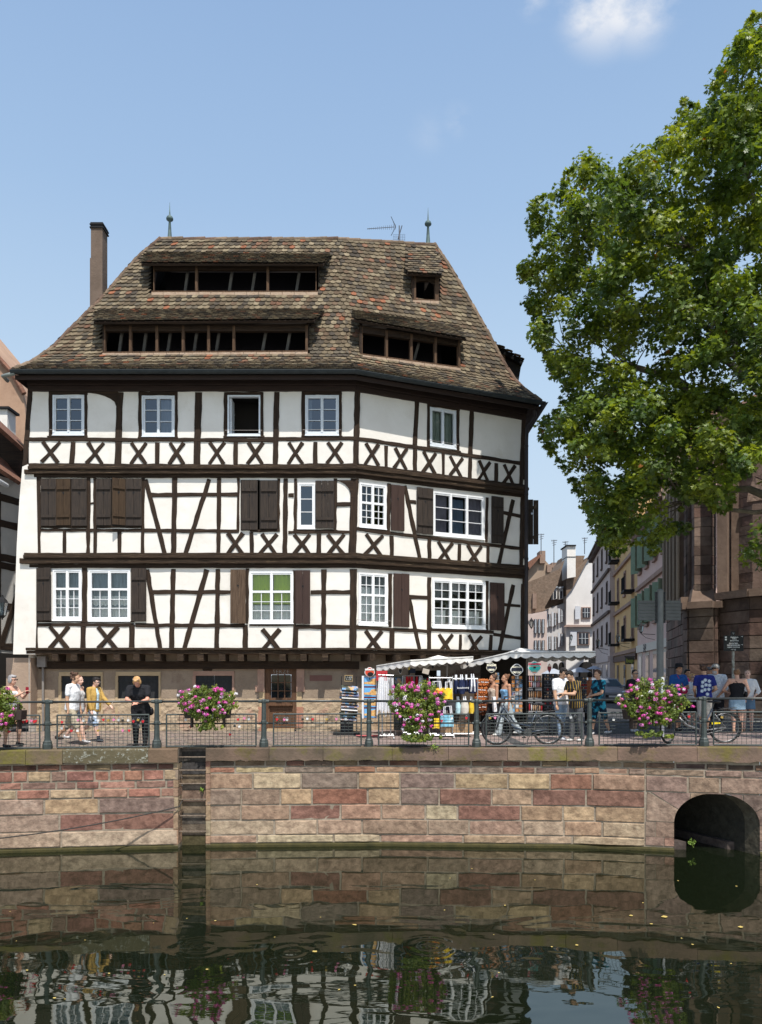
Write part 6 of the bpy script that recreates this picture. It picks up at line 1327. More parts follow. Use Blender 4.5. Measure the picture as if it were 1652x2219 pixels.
def roundsign(vx,vy,rx,Yq,lines,bg,label,rim=(.8,.8,.78),tc_=(.85,.82,.72),sh=1.0,extra=None):
    p=P(vx,vy,Yq); r=rx/F*Yq; root=empty('stall_sign',(p.x,Yq,p.z-r),label,'sign','round signs above the stall racks'); m=MB()
    def blob(rr,dy,th):
        pts=[]
        for i in range(28):
            a=2*math.pi*i/28; q=rr*(1+.06*math.cos(4*a)); pts.append(V((p.x+q*math.cos(a)*sh,Yq+dy,p.z+q*math.sin(a))))
        m.prism(pts,(0,th,0))
    blob(r,0,.02); root_b=m.build('sign_rim',flat('rim%.2f'%rim[0],rim,.5),root,recalc=True); m=MB(); blob(r*.88,-.006,.008); m.build('sign_face',bg,root,recalc=True)
    for i,(t,s_,cc) in enumerate(lines):
        n=len(lines); m=MB(); text_mesh(m,t,r*s_*1.25,frame4((p.x,Yq-.012,p.z+r*(.5-.95*i/max(1,n-1) if n>1 else .55)),(1,0,0),(0,0,1)),bold=.006); m.build('lettering',flat('ink%.2f%.2f'%(cc[0],cc[2]),cc,.6),root)
    m=MB(); m.tube([(p.x,Yq+.03,p.z-r*.9),(p.x,Yq+.03,p.z-r*1.5)],.01,5); 
    if extra: extra(m,p,r)
    m.build('sign_stem',blackm,root); return root
cream=(.85,.80,.62)
roundsign(801.5,1457,10.5,19.45,[('SOUVENIR',.32,(.85,.83,.8)),],M('sign_red_black',(.55,.04,.03),(.62,.10,.03),scale=3,rough=.5),'round red souvenir sign on top of the poster display')
m=MB(); p=P(803,1459.5,19.42); m.prism([p+V((.075*math.cos(a),0,-.02+.055*math.sin(a)))for a in [2*math.pi*i/14 for i in range(14)]],(0,.004,0)); 
tag(m.build('sign_emblem',black,recalc=True),'black oval emblem on the face of the round red souvenir sign','emblem')
# postcard shelf stack
Y=20.6; rk=empty('card_rack',P(756,1463,Y)-V((0,0,ZC)),'wire rack of tilted calendars and postcards left of the poster display','display rack'); cxx=XV(756,Y)
m=MB(); zt_=P(0,1466,Y).z
for s_ in (-1,1): m.tube([(cxx+s_*.2,Y+.12,.1),(cxx+s_*.2,Y+.12,zt_)],.012,5)
m.bx(cxx-.42,cxx+.30,Y-.1,Y+.4,.0,.08); m.build('frame',blackm,rk)
for i in range(11):
    y0=1492+i*6.2 if i<5 else 1522+(i-5)*7; z=P(0,y0,Y).z; w2=.22+.02*R.random(); cc=R.choice(colsP); j=R.uniform(-.03,.03)
    m=MB(); m.prism([V((cxx-w2+j,Y+.10,z+.09)),V((cxx+w2+j,Y+.10,z+.05)),V((cxx+w2+.03+j,Y-.14,z-.05)),V((cxx-w2+.03+j,Y-.14,z-.02))],(0,0,-.012)); m.build('card',[pic1,pic2,pic3,flat('card_white',(.7,.7,.68))][i%4],rk)
m=MB(); zz=P(0,1470,Y).z; m.bx(cxx-.10,cxx+.10,Y-.02,Y,zz-.07,zz+.07); ch_=m.build('price_board',M('slate',(.02,.024,.02),rough=.8),rk)
m=MB(); text_mesh(m,'1 = 4.50\n5 = 20',.055,frame4((cxx,Y-.024,zz),(1,0,0),(0,0,1))); m.build('chalk_prices',flat('chalk_white',(.7,.7,.66)),ch_)
m=MB(); 
for a,b,c_,d_ in ((-.11,.11,.07,.085),(-.11,.11,-.085,-.07),(-.11,-.10,-.07,.07),(.10,.11,-.07,.07)): m.bx(cxx+a,cxx+b,Y-.03,Y-.002,zz+c_,zz+d_)
m.build('board_frame',flat('pine',(.45,.32,.16)),ch_)
m=MB(); m.bx(cxx-.25,cxx+.1,Y+.35,Y+.75,.05,.55); tag(m.build('storage_box',M('bin_grey',(.10,.09,.085),rough=.7)),'dark grey storage box standing behind the wire card rack','box')
# lace dresses
whc=M('lace_cloth',(.70,.70,.72),(.85,.85,.87),scale=30,rough=.9,bump=.4,bscale=40)
def cloth(mb,A,B,h,flare,Yq,waves=5,n=24,dep=.05,hem=.0,k=8):
    """hanging cloth between image columns"""
    for i in range(n+1): pass
    vs=[]
    for j in range(k+1):
        t=j/k
        for i in range(n+1):
            u=i/n; x=lerp(A.x,B.x,u); cx_=(A.x+B.x)/2; x=cx_+(x-cx_)*(1+flare*t); z=lerp(A.z,B.z,u)-h*t*(1+hem*math.sin(u*math.pi*4+1)*.08); y=Yq+dep*math.sin(u*waves*math.pi*2)*(.3+.7*t); vs.append((x,y,z))
    mb.add(vs,[(j*(n+1)+i,j*(n+1)+i+1,(j+1)*(n+1)+i+1,(j+1)*(n+1)+i) for j in range(k) for i in range(n)])
Y=19.25
dr=[((508,300),(556,300),335,.9,'long white lace dress nearest the poster display'),((548,303),(592,303),350,.8,'white embroidered dress, second of the hanging white dresses'),((586,305),(622,308),300,.6,'white lace dress, third of the hanging white dresses'),((612,308),(648,308),270,.5,'white lace dress nearest the black cabinet')]
for i,(a,b,h,fl,lb) in enumerate(dr):
    A,B=P(*G(*a),Y+i*.09),P(*G(*b),Y+i*.09); m=MB(); cloth(m,A,B,h*.2296/F*Y,fl,Y+i*.09,3,hem=1); o=m.build('lace_dress',whc,smooth=True); tag(o,lb,'dress','white dresses hanging on the stall rack'); m=MB(); c_=(A+B)/2; m.tube([A,c_+V((0,0,.06)),B],.006,4); m.tube([c_+V((0,0,.06)),c_+V((0,0,.12))],.004,4); m.build('hanger',blackm,o)
m=MB(); a=P(*G(505,296),Y+.1); b=P(*G(650,302),Y+.1); m.tube([a+V((0,0,.04)),b+V((0,0,.04))],.012,6)
for x_ in (.25,.8): q=a.lerp(b,x_); m.tube([q,V((q.x,q.y,.1))],.018,6)
cartbase(m,a.x,b.x,Y+.1); tag(m.build('garment_rack',metal),'chromed garment rack on castors carrying the white dresses','rack')
m=MB(); q=P(*G(537,287),Y+.2); m.bx(q.x-.14,q.x+.14,Y+.1,Y+.4,q.z-.13,q.z+.12); tag(m.build('red_box',redm),'small red box on top of the white dress rack','box')
# black cabinet with oval sign
Y=20.3; m=MB(); a,b=P(*G(650,282),Y),P(*G(765,282),Y); m.bx(a.x,b.x,Y,Y+.5,.15,a.z); cab=empty('black_cabinet',((a.x+b.x)/2,Y,.15),'glossy black revolving display cabinet between the dresses and red aprons','cabinet'); m.build('body',flat('gloss_black',(.012,.012,.014),.15,spec=.6),cab)
for i in range(5):
    m=MB(); z=lerp(a.z,.3,(i+.5)/5); m.bx(a.x+.03,b.x-.03,Y-.02,Y,z-.10,z+.08); m.build('drawer_card',[pic2,blackm,pic3][i%3],cab)
m=MB(); 
for x_ in (a.x+.05,b.x-.05): m.tube([(x_,Y+.1,.03),(x_,Y+.1,.16)],.02,6)
m.build('castor',metal,cab)
roundsign(868,1452,8.5,20.3,[('33',.6,cream)],blackm,'narrow black oval sign seen edge-on above the black cabinet',sh=.45)
# aprons
redc=M('red_cloth',(.60,.02,.03),(.70,.035,.05),scale=6,rough=.85); greyc2=M('grey_cloth',(.35,.34,.35),(.42,.41,.42),scale=6,rough=.9); beige=M('beige_cloth',(.42,.36,.30),(.5,.44,.37),scale=6,rough=.9)
Y=19.9
for i,(x0,x1,fl,h,mat,lb) in enumerate(((745,762,.0,100,beige,'beige apron at the left of the red aprons'),(768,784,2.6,120,redc,'bright red apron hanging second from the left'),(792,804,2.0,112,redc,'narrow red apron hanging behind the front red one'),(815,828,1.6,110,redc,'red apron next to the grey apron'),(832,844,1.4,112,greyc2,'grey apron among the red ones'),(862,874,2.6,112,redc,'red apron right of the grey one'),(890,903,2.2,116,whc,'white apron at the right end of the row'))):
    A,B=P(*G(x0,297),Y+.05*(i%3)),P(*G(x1,297),Y+.05*(i%3)); m=MB(); cloth(m,A,B,h*.2296/F*Y,fl,Y+.05*(i%3),2); o=m.build('apron',mat,smooth=True); tag(o,lb,'apron','aprons hanging under the smaller awning')
m=MB(); a=P(*G(735,290),Y+.1); b=P(*G(915,290),Y+.1); m.tube([a,b],.012,6); m.tube([b,V((b.x,b.y,.1))],.018,6); m.tube([a,V((a.x,a.y,.1))],.018,6); cartbase(m,a.x,b.x,Y+.1); tag(m.build('garment_rack',metal),'chromed garment rack on castors behind the middle flower box','rack')
# totes and backpacks
def tote(x0,y0,x1,y1,Yq,mat,label,handle=True,hh=60,hm=None,cat='bag',grp='tote bags on the stall'):
    A,B=P(*G(x0,y0),Yq),P(*G(x1,y1),Yq); m=MB(); w_=B.x-A.x; h=A.z-B.z; vs=[]; n=8
    for j in range(n+1):
        for i in range(n+1):
            u,v=i/n,j/n; x=A.x+w_*u+ .03*w_*(math.sin(v*3+u*5)); y=Yq-.09*math.sin(math.pi*u)*(.35+.65*v)+.012*math.sin(9*u+7*v); vs.append((x,y,A.z-h*v*(1+.04*math.cos(6*u))))
    m.add(vs,[(j*(n+1)+i,j*(n+1)+i+1,(j+1)*(n+1)+i+1,(j+1)*(n+1)+i) for j in range(n) for i in range(n)]); o=len(vs); m.add([(v_[0],Yq+.07,v_[2]) for v_ in (vs[0],vs[n],vs[-1],vs[-1-n])],[(0,1,2,3)])
    root=m.build('tote_bag' if cat=='bag' else cat,mat,smooth=True); tag(root,label,cat,grp)
    if handle:
        hz=hh*.2296/F*Yq; 
        for dx,dy in ((.0,0),(.04,.05)):
            m=MB(); m.tube([(A.x+w_*.22+dx,Yq-.02+dy,A.z-.03),(A.x+w_*.26+dx,Yq+dy,A.z+hz*.95),(A.x+w_*.72+dx,Yq+dy,A.z+hz),(A.x+w_*.78+dx,Yq-.02+dy,A.z-.03)],.014,5); m.build('handle',hm or whc,root)
    return root
orange=M('striped_orange_cloth',(.75,.18,.02),(.75,.45,.05),scale=2.2,stretch=(.6,1,6),rough=.8,lo=.45,hi=.55,c3=(.5,.03,.03),s3=3,t3=(.55,.6)); yelc=M('yellow_print_cloth',(.78,.50,.02),(.85,.62,.06),scale=4,rough=.8,c3=(.75,.66,.5),s3=4); bluec2=M('turquoise_print_cloth',(.10,.38,.55),(.35,.62,.72),scale=8,rough=.8,c3=(.65,.72,.75),s3=7); navy=M('navy_nylon',(.012,.018,.055),(.02,.03,.085),scale=5,rough=.6); lblue=M('pale_blue_cloth',(.42,.66,.72),(.52,.74,.8),scale=5,rough=.85); offw=M('ecru_cloth',(.60,.56,.48),(.68,.64,.56),scale=5,rough=.9)
tote(985,405,1115,455,19.4,orange,'orange and red striped tote bag with pale handles left of the yellow one',hh=62)
tote(1118,405,1205,510,19.35,yelc,'bright yellow printed tote bag hanging under the pole',hh=60)
tote(1092,655,1213,770,18.9,bluec2,'turquoise patterned tote bag hanging low behind the railing',hh=78)
tote(1015,672,1080,785,19.0,yelc,'yellow flowered bag low down beside the turquoise tote',False)
tote(1100,535,1232,615,19.7,M('charcoal_cloth',(.025,.025,.03),(.045,.045,.05),scale=4,rough=.9),'wide charcoal bag lying on the middle shelf',False)
tote(740,670,800,730,19.6,whc,'white folded cloth bag low behind the middle flower box',False)
def pack(x0,y0,x1,y1,Yq,mat,label,strap=False,logo=None):
    A,B=P(*G(x0,y0),Yq),P(*G(x1,y1),Yq); m=MB(); cx_,cz=(A.x+B.x)/2,(A.z+B.z)/2; rx,rz=(B.x-A.x)/2,(A.z-B.z)/2; vs=[]; n=14; K=8
    for j in range(K+1):
        v=j/K; zz=lerp(A.z,B.z,v); wv=rx*(.72+.28*math.sin(min(1,v*1.9)*math.pi/2))*(1-.25*max(0,v-.85)/.15)
        for i in range(n): a=2*math.pi*i/n; f=1+.05*math.sin(3*a+4*v); vs.append((cx_+wv*math.cos(a)*f,Yq+.13*math.sin(a)*f*(1-.3*abs(v-.5)),zz))
    m.add(vs,[(j*n+i,j*n+(i+1)%n,(j+1)*n+(i+1)%n,(j+1)*n+i) for j in range(K) for i in range(n)]+[tuple(range(n)),tuple(K*n+i for i in range(n-1,-1,-1))]); o=m.build('backpack',mat,smooth=False); tag(o,label,'backpack','backpacks hanging on the stall')
    m=MB(); 
    for s_ in (-.3,.15): m.tube([(cx_+rx*s_,Yq-.02,A.z-.02),(cx_+rx*(s_+.05),Yq,A.z+.13),(cx_+rx*(s_+.3),Yq+.02,A.z+.02)],.016,5)
    if strap:
        for s_ in (-.35,.3): m.tube([(cx_+rx*s_*.8,Yq-.10,A.z+.02),(cx_+rx*s_,Yq-.15,cz),(cx_+rx*s_*1.3,Yq-.12,B.z+.05)],.022,5)
    m.build('strap',whc,o)
    if logo: m=MB(); text_mesh(m,logo,.07,frame4((cx_+.02,Yq-.142,cz-.02),(1,0,.05),(0,0,1)),bold=.001); m.build('printed_word',flat('print_white',(.75,.75,.75)),o)
pack(1215,330,1262,462,20.0,navy,'dark navy backpack leftmost in the upper row'); pack(1256,328,1325,462,19.7,navy,'navy backpack with a white word printed on it',logo='Strasbourg'); pack(1318,328,1352,440,20.0,navy,'slim navy backpack partly behind the printed one'); pack(1350,322,1438,455,19.8,navy,'navy backpack with broad white straps beside the orange soft toys',True)
pack(1228,535,1285,650,19.8,lblue,'pale blue drawstring backpack in the lower row'); pack(1280,532,1358,650,19.7,offw,'ecru drawstring backpack in the lower row'); pack(1356,535,1408,645,19.8,yelc,'yellow backpack at the right of the lower row')
m=MB(); a=P(*G(1208,318),20.1); b=P(*G(1442,318),20.1); m.tube([a,b],.012,6); a2=P(*G(1208,525),20.1); b2=P(*G(1442,525),20.1); m.tube([a2,b2],.012,6)
for x_ in (a.x,b.x): m.tube([(x_,20.1,.1),(x_,20.1,a.z)],.016,6)
cartbase(m,a.x,b.x,20.1); tag(m.build('garment_rack',metal),'chromed rack on castors carrying the navy backpacks','rack')
m=MB(); a=P(*G(985,400),19.75); b=P(*G(1205,400),19.75)
for z_ in (a.z+.25,P(0,1525,19.75).z,P(0,1562,19.75).z): m.tube([(a.x,19.75,z_),(b.x,19.75,z_)],.012,6)
for x_ in (a.x,b.x): m.tube([(x_,19.75,.1),(x_,19.75,a.z+.3)],.016,6)
cartbase(m,a.x,b.x,19.6); tag(m.build('garment_rack',metal),'chromed rack on castors carrying the striped and yellow totes','rack')
m=MB(); a=P(*G(1090,735),20.0); b=P(*G(1390,735),20.0); m.bx(a.x,b.x,19.85,20.3,.12,a.z); 
tag(m.build('low_crate',M('cardboard',(.34,.22,.12),(.42,.28,.16),scale=4,rough=.9)),'low brown cardboard carton under the backpacks','box')
for i,(x0,x1,y_,h,mt_,lb) in enumerate(((905,930,310,150,greyc2,'grey scarf hanging beside the awning pole'),(935,958,312,160,M('teal_cloth',(.03,.12,.14),rough=.9),'dark teal scarf hanging behind the awning pole'),(962,985,312,140,redc,'red scarf hanging left of the striped tote'),(1120,1150,300,90,blk_:=flat('dark_cloth',(.03,.028,.03),.9),'dark shawl hanging above the yellow tote'),(1236,1262,545,110,greyc2,'grey cloth hanging low between the two lower backpacks'),(985,1010,520,130,M('rust_cloth',(.35,.12,.04),rough=.9),'rust coloured cloth hanging under the striped tote'),(1030,1060,530,120,whc,'white cloth hanging low beside the rust coloured one'),(1160,1190,560,90,M('plum_cloth',(.15,.04,.10),rough=.9),'plum cloth hanging over the charcoal bag'))):
    A,B=P(*G(x0,y_),20.3),P(*G(x1,y_),20.3); m=MB(); cloth(m,A,B,h*.2296/F*20.3,.35,20.3+.02*i,3); tag(m.build('scarf',mt_,smooth=True),lb,'scarf')
m=MB(); a=P(*G(655,430),21.3); b=P(*G(1440,430),21.3); m.bx(a.x,b.x,21.3,21.36,.12,1.25); tag(m.build('dark_backdrop',M('brown_clutter_sheet',(.06,.045,.035),(.10,.075,.055),scale=3,rough=.95,bump=.6)),'long low brown sheet standing in for dark clutter behind all the stall racks','screen')  # plain dark sheet stands in for the clutter behind the racks
m=MB(); pts=[(1170,300),(1200,350),(1180,372),(1155,330)]; m.prism([P(*G(*p),20.2) for p in pts],(0,.06,0)); tag(m.build('striped_bag',M('zebra_cloth',(.03,.03,.03),(.75,.75,.72),scale=1.6,stretch=(6,1,3),rough=.8,lo=.48,hi=.52),recalc=True),'small black and white striped bag under the awning','bag')
# hanging paper tag, chalk sign
m=MB(); q=P(*G(953,248),19.6); m.box(q,(.17,.01,.13),Matrix.Rotation(.25,3,'Y')); tag(m.build('paper_note',beige),'beige paper note clipped to the awning pole','note')
m=MB(); m.bx(P(*G(790,0),20.6).x,P(*G(855,0),20.6).x,20.6,20.63,P(0,1449,20.6).z,P(0,1459,20.6).z); tag(m.build('chalk_board',M('slate2',(.02,.03,.06),rough=.7)),'small dark blue chalkboard above the aprons','board')
m=MB(); m.prism([P(*G(782,250),20.0),P(*G(797,232),20.0),P(*G(806,272),20.0),P(*G(790,290),20.0)],(0,.02,0)); tag(m.build('chalk_board',MATS['slate']),'tilted little slate clipped above the red aprons','board')
for x,y,r_ in ((795,222,.035),(1345,178,.05),(1017,205,.05)):
    m=MB(); m.ell(P(*G(x,y),19.9),(r_*.7,r_*.7,r_)); m.tube([P(*G(x,y),19.9),P(*G(x,y-25),19.9)],.01,4); tag(m.build('light_bulb',[flat('bulb_yellow',(.6,.45,.05),.3),blackm,blackm][(x!=795)+0]),{795:'yellow lamp bulb above the red aprons',1345:'black lamp fitting hanging where the two awnings meet',1017:'black lamp fitting under the smaller awning'}[x],'lamp')
# soft toys
plush=M('orange_plush',(.40,.12,.035),(.55,.19,.06),scale=30,rough=1,bump=1,bscale=60); plushd=M('brown_plush',(.16,.05,.02),(.24,.08,.035),scale=30,rough=1,bump=1,bscale=60)
toy={}
def plushtoy(p,dk):
    key='b' if dk else 'o'
    if key in toy: o=toy[key].copy(); col.objects.link(o); ch=toy[key+'c'].copy(); col.objects.link(ch); ch.parent=o
    else:
        m=MB(); m.ell((0,0,0),(.055,.045,.065),8,6); m.ell((0,-.01,.085),(.045,.04,.04),8,6); m.ell((-.04,0,.12),(.016,.01,.018),6,4); m.ell((.04,0,.12),(.016,.01,.018),6,4); m.ell((-.055,-.04,-.045),(.022,.04,.022),6,5); m.ell((.055,-.04,-.045),(.022,.04,.022),6,5); m.ell((-.06,-.02,.02),(.018,.02,.035),6,5); m.ell((.06,-.02,.02),(.018,.02,.035),6,5)
        o=m.build('soft_toy',plushd if dk else plush,smooth=True); m=MB(); m.ell((0,-.045,.038),(.03,.012,.012),6,4); ch=m.build('bow',whc,o); toy[key]=o; toy[key+'c']=ch
    o.matrix_basis=Matrix.Translation(p)@Matrix.Rotation(R.uniform(-.4,.4),4,'Z')@Matrix.Scale(R.uniform(.9,1.1),4)
    if dk: tag(o,'brown soft toy with pale bow in the lower rows','soft toy','brown soft toys'); 
    else: tag(o,'orange brown soft toy with pale bow in the upper rows','soft toy','orange soft toys')
for r_,(y0,x0,x1) in enumerate(((362,1452,1540),(384,1445,1535),(440,1440,1530),(478,1436,1528),(500,1440,1530),(560,1462,1535),(600,1462,1535),(640,1470,1535))):
    n=5 if r_<5 else 4
    for i in range(n): plushtoy(P(*G(lerp(x0,x1,i/(n-1))+R.uniform(-3,3),y0+R.uniform(-4,4)),20.6+(r_%2)*.1),r_>4)
m=MB(); a=P(*G(1436,340),20.75); b=P(*G(1545,340),20.75)
for y_ in (392,510,575,660): z_=P(0,G(0,y_)[1],20.7).z; m.bx(a.x,b.x,20.62,20.9,z_-.01,z_)
for x_ in (a.x,b.x): m.tube([(x_,20.8,.05),(x_,20.8,a.z)],.014,5)
tag(m.build('toy_shelf',blackm),'black shelf unit holding the orange soft toys','shelf')
roundsign(1065.5,1447,10.5,20.5,[('PLAQUES',.36,cream),('DECO',.34,cream)],M('sign_navy',(.02,.022,.04),rough=.5),'round navy sign reading plaques deco above the soft toys',rim=(.62,.58,.46))
roundsign(*H4(462,273),12.5,20.4,[("C'est l'heure",.26,cream),("L'APERO",.36,cream)],MATS['sign_navy'],'wide dark sign about the apero hour above the magnet cards',sh=1.05)
roundsign(*H4(657,247),13,20.3,[('COLLECTION',.27,(.8,.05,.12))],M('sign_sunset',(.85,.35,.05),(.75,.12,.22),scale=1.5,stretch=(.2,1,5),rough=.5,c3=(.05,.55,.45),s3=1.5,t3=(.5,.55)),'colourful sunset sign reading collection on the tallest rack',sh=1.05,extra=lambda m,p,r:[m.bx(p.x+dx*r-.012,p.x+dx*r+.012,20.285,20.295,p.z-r*.15,p.z+r*.15) for dx in (-.12,0,.12)])
roundsign(*H4(822,252),9,20.5,[('33',.5,(.7,.5,.4))],M('sign_maroon',(.20,.02,.02),rough=.5),'narrow maroon oval sign at the right end of the racks',sh=.45,rim=(.12,.02,.02))
# card and magnet racks
def rackgrid(name,x0,y0,x1,y1,nc,nr,Yq,mats,label,cat,shape='card',depth=.25):
    A,B=P(*H4(x0,y0),Yq),P(*H4(x1,y1),Yq); root=empty(name,((A.x+B.x)/2,Yq,0),label,cat); m=MB()
    m.bx(A.x,B.x,Yq+.03,Yq+depth,B.z,A.z); m.tube([((A.x+B.x)/2,Yq+.15,B.z),((A.x+B.x)/2,Yq+.15,.05)],.03,6); m.bx(A.x+.05,B.x-.05,Yq,Yq+.3,.02,.07); m.build('back_panel',blackm,root)
    cw,chh=(B.x-A.x)/nc,(A.z-B.z)/nr
    for j in range(nr):
        for i in range(nc):
            x,z=A.x+cw*(i+.5)+R.uniform(-.004,.004),A.z-chh*(j+.5); m=MB(); s=R.uniform(.34,.42)
            if shape=='card': m.box((x,Yq,z),(cw*.8,.015,chh*.7),Matrix.Rotation(R.uniform(-.08,.08),3,'Y'))
            elif shape=='drop': m.lathe([(.003,-.012),(min(cw,chh)*s,0),(.003,.012)],(x,Yq,z),R.choice((4,6,8)),ax=Matrix.Rotation(math.pi/2,3,'X'))
            else: m.ell((x,Yq,z),(cw*.36,.03,chh*.46),7,5)
            m.build({'card':'card','drop':'trinket','bag':'keyring'}[shape],R.choice(mats),root)
        m=MB(); m.tube([(A.x,Yq-.01,A.z-chh*(j+1)),(B.x,Yq-.01,A.z-chh*(j+1))],.005,4); m.build('shelf_wire',metal,root)
    return root
cardw=flat('card_white',(.7,.7,.68)); skin1=flat('wood_trinket',(.5,.33,.2)); 
rackgrid('magnet_rack',402,335,525,740,3,9,20.5,[pic1,pic2,pic3,pic3,cardw,flat('card_orange',(.6,.25,.08)),flat('card_blue',(.25,.45,.65))],'tall rack of square picture magnets behind the woman in the blue top','display rack')
rackgrid('souvenir_rack',592,335,738,470,7,2,20.2,[cardw,skin1,flat('card_orange',(.6,.25,.08)),flat('pinkish',(.6,.3,.3))],'upper tier of hanging slippers and keyrings under the collection sign','display rack','bag')
rackgrid('souvenir_rack',592,500,738,585,7,1,20.2,[cardw,skin1,flat('card_orange',(.6,.25,.08))],'middle tier of hanging slippers and keyrings under the collection sign','display rack','bag')
rackgrid('souvenir_rack',592,640,745,730,7,1,20.2,[cardw,skin1,redm],'lowest tier of hanging slippers and keyrings behind the bicycle saddle','display rack','bag')
rackgrid('trinket_rack',760,315,905,740,5,11,20.7,[flat('tin',(.3,.33,.36),.3,.7),flat('tin_dark',(.08,.08,.09),.4,.5),flat('heart_red',(.4,.03,.03),.4),blackm,skin1],'dark rack of hanging metal hearts and trinkets left of the man in the white polo','display rack','drop')
rackgrid('trinket_rack',1130,350,1235,740,4,11,20.9,[flat('tin_dark',(.08,.08,.09),.4,.5),flat('wood_dark',(.15,.09,.05)),flat('heart_red',(.4,.03,.03),.4),skin1],'dark rack of trinkets right of the man in the striped shirt','display rack','drop')
rackgrid('magnet_rack',218,300,270,420,1,3,20.8,[pic2,flat('card_orange',(.6,.25,.08))],'narrow strip of picture plaques between the two women and the soft toys','display rack')
# dark sheet put in for the shade of the dim interior behind the racks
m=MB(); a=XV(1040,22.9); b=XV(1135,23.0); m.bx(a,b,22.6,22.7,.05,2.2); tag(m.build('dark_backdrop',M('rack_shade',(.03,.025,.022),rough=.95)),'dark sheet standing for the shade behind the racks at the house wall','screen')
# ---------------------------------------------------------------- signposts
gp=M('grey_signpost_paint',(.125,.13,.125),(.16,.165,.16),scale=4,rough=.45)
Y=18.9; sp=empty('signpost',(XV(1431,Y),Y,.06),'tall grey signpost with slatted direction boards seen from behind','signpost'); m=MB(); zt_=P(0,1276,Y).z; x=XV(1431,Y)
m.lathe([(.083,.06),(.083,zt_-.05),(.07,zt_-.02),(.03,zt_)],(x,Y,0),20); m.build('pole',gp,sp,smooth=False)
for s_,(xa,xb) in ((-1,(1383,1420.5)),(1,(1436.5,1475))):
    for i in range(6):
        za=P(0,lerp(1301.5,1345,i/6),Y).z; zb_=P(0,lerp(1301.5,1345,(i+1)/6)-.6,Y).z; m=MB(); m.bx(XV(xa,Y),XV(xb,Y),Y-.02,Y+.02,zb_,za); m.bx(XV(xa,Y),XV(xb,Y),Y-.028,Y-.02,zb_,zb_+.014); m.build('direction_board',M('grey_board_paint',(.085,.088,.085),(.11,.112,.11),scale=4,rough=.5),sp)
m=MB(); xx=XV(1420.5,Y)
for s_ in (-1,1):
    xx=x+s_*.105; m.bx(xx-.02,xx+.02,Y-.035,Y+.03,P(0,1350,Y).z,P(0,1283,Y).z)
    for i in range(7): m.ell((xx,Y-.045,P(0,1286+i*9.5,Y).z),(.013,.013,.013),6,4)
m.build('clamp_rail',blackm,sp)
Y=22.8; sg=empty('street_sign',(XV(1592,Y),Y,.1),'black pedestrian direction sign with white lettering in front of the church','sign'); m=MB(); k=Y/F; x0,x1=XV(1570,Y),XV(1612,Y); z1=P(0,1377,Y).z; z0=P(0,1411,Y).z
m.bx(x0,x1,Y,Y+.03,z0,z1); m.bx(XV(1585,Y),XV(1594,Y),Y,Y+.03,z1,P(0,1368,Y).z); m.build('sign_panel',M('sign_black',(.015,.016,.016),rough=.6),sg)
m=MB(); m.tube([(XV(1591.5,Y),Y+.06,.1),(XV(1591.5,Y),Y+.06,z0+.1)],.04,8); m.build('pole',M('tan_post',(.22,.19,.14),(.5,.5,.45),scale=9,rough=.7),sg)
wt=flat('sign_white',(.75,.75,.73)); 
for i,(t,al) in enumerate((('Cathédrale',1),('Office\nde tourisme',1),('QUARTIERS',0),('DES IMPRIMEURS',0),('SAINT-THOMAS',0),('< P  25',0))):
    yy=(1381,1386.5,1394.5,1398.5,1402.8,1408)[i]; m=MB(); text_mesh(m,t,.052,frame4((XV(1590 if i>1 else 1592,Y),Y-.004,P(0,yy,Y).z),(1,0,0),(0,0,1)),bold=.0015); m.build('lettering',wt,sg)
for vx_ in (1573.5,1573.6):
    pass
m=MB()
for yy in (1381,1386): m.bx(XV(1571.5,Y),XV(1575.5,Y),Y-.006,Y,P(0,yy+1.7,Y).z,P(0,yy-1.7,Y).z)
m.build('pictogram',wt,sg); m=MB(); a=P(1589.5,1372.5,Y); m.tube([a+V((-.02,-.01,.02)),a+V((0,-.01,-.03)),a+V((.02,-.01,.02))],.004,4); m.build('walking_symbol',wt,sg)
for yy in (1379.5,1397): m=MB(); q=P(1608,yy,Y); m.tube([q+V((-.03,-.01,0)),q+V((.03,-.01,0))],.004,4); m.tube([q+V((.012,-.01,.015)),q+V((.03,-.01,0)),q+V((.012,-.01,-.015))],.004,4); m.build('arrow',wt,sg)
# ---------------------------------------------------------------- people
def remesh(mb,name,vox,mats,smooth_it=3):
    me=mb.mesh('tmp',[mats[0]]); o=bpy.data.objects.new('tmp',me); col.objects.link(o)
    r=o.modifiers.new('r','REMESH'); r.mode='VOXEL'; r.voxel_size=vox; r.use_smooth_shade=True
    if smooth_it: s=o.modifiers.new('s','SMOOTH'); s.factor=.5; s.iterations=smooth_it
    dg=bpy.context.evaluated_depsgraph_get(); m2=bpy.data.meshes.new_from_object(o.evaluated_get(dg)); bpy.data.objects.remove(o); bpy.data.meshes.remove(me)
    m2.name=name; m2.materials.clear()
    for x in mats: m2.materials.append(x)
    m2.polygons.foreach_set('use_smooth',[True]*len(m2.polygons)); return m2
def cap(mb,a,b,ra,rb,n=10):
    a,b=V(a),V(b); mb.tube([a,a.lerp(b,.35),a.lerp(b,.7),b],[ra,lerp(ra,rb,.28)*1.02,lerp(ra,rb,.68),rb],n); mb.ell(a,(ra,)*3,n,6); mb.ell(b,(rb,)*3,n,6)
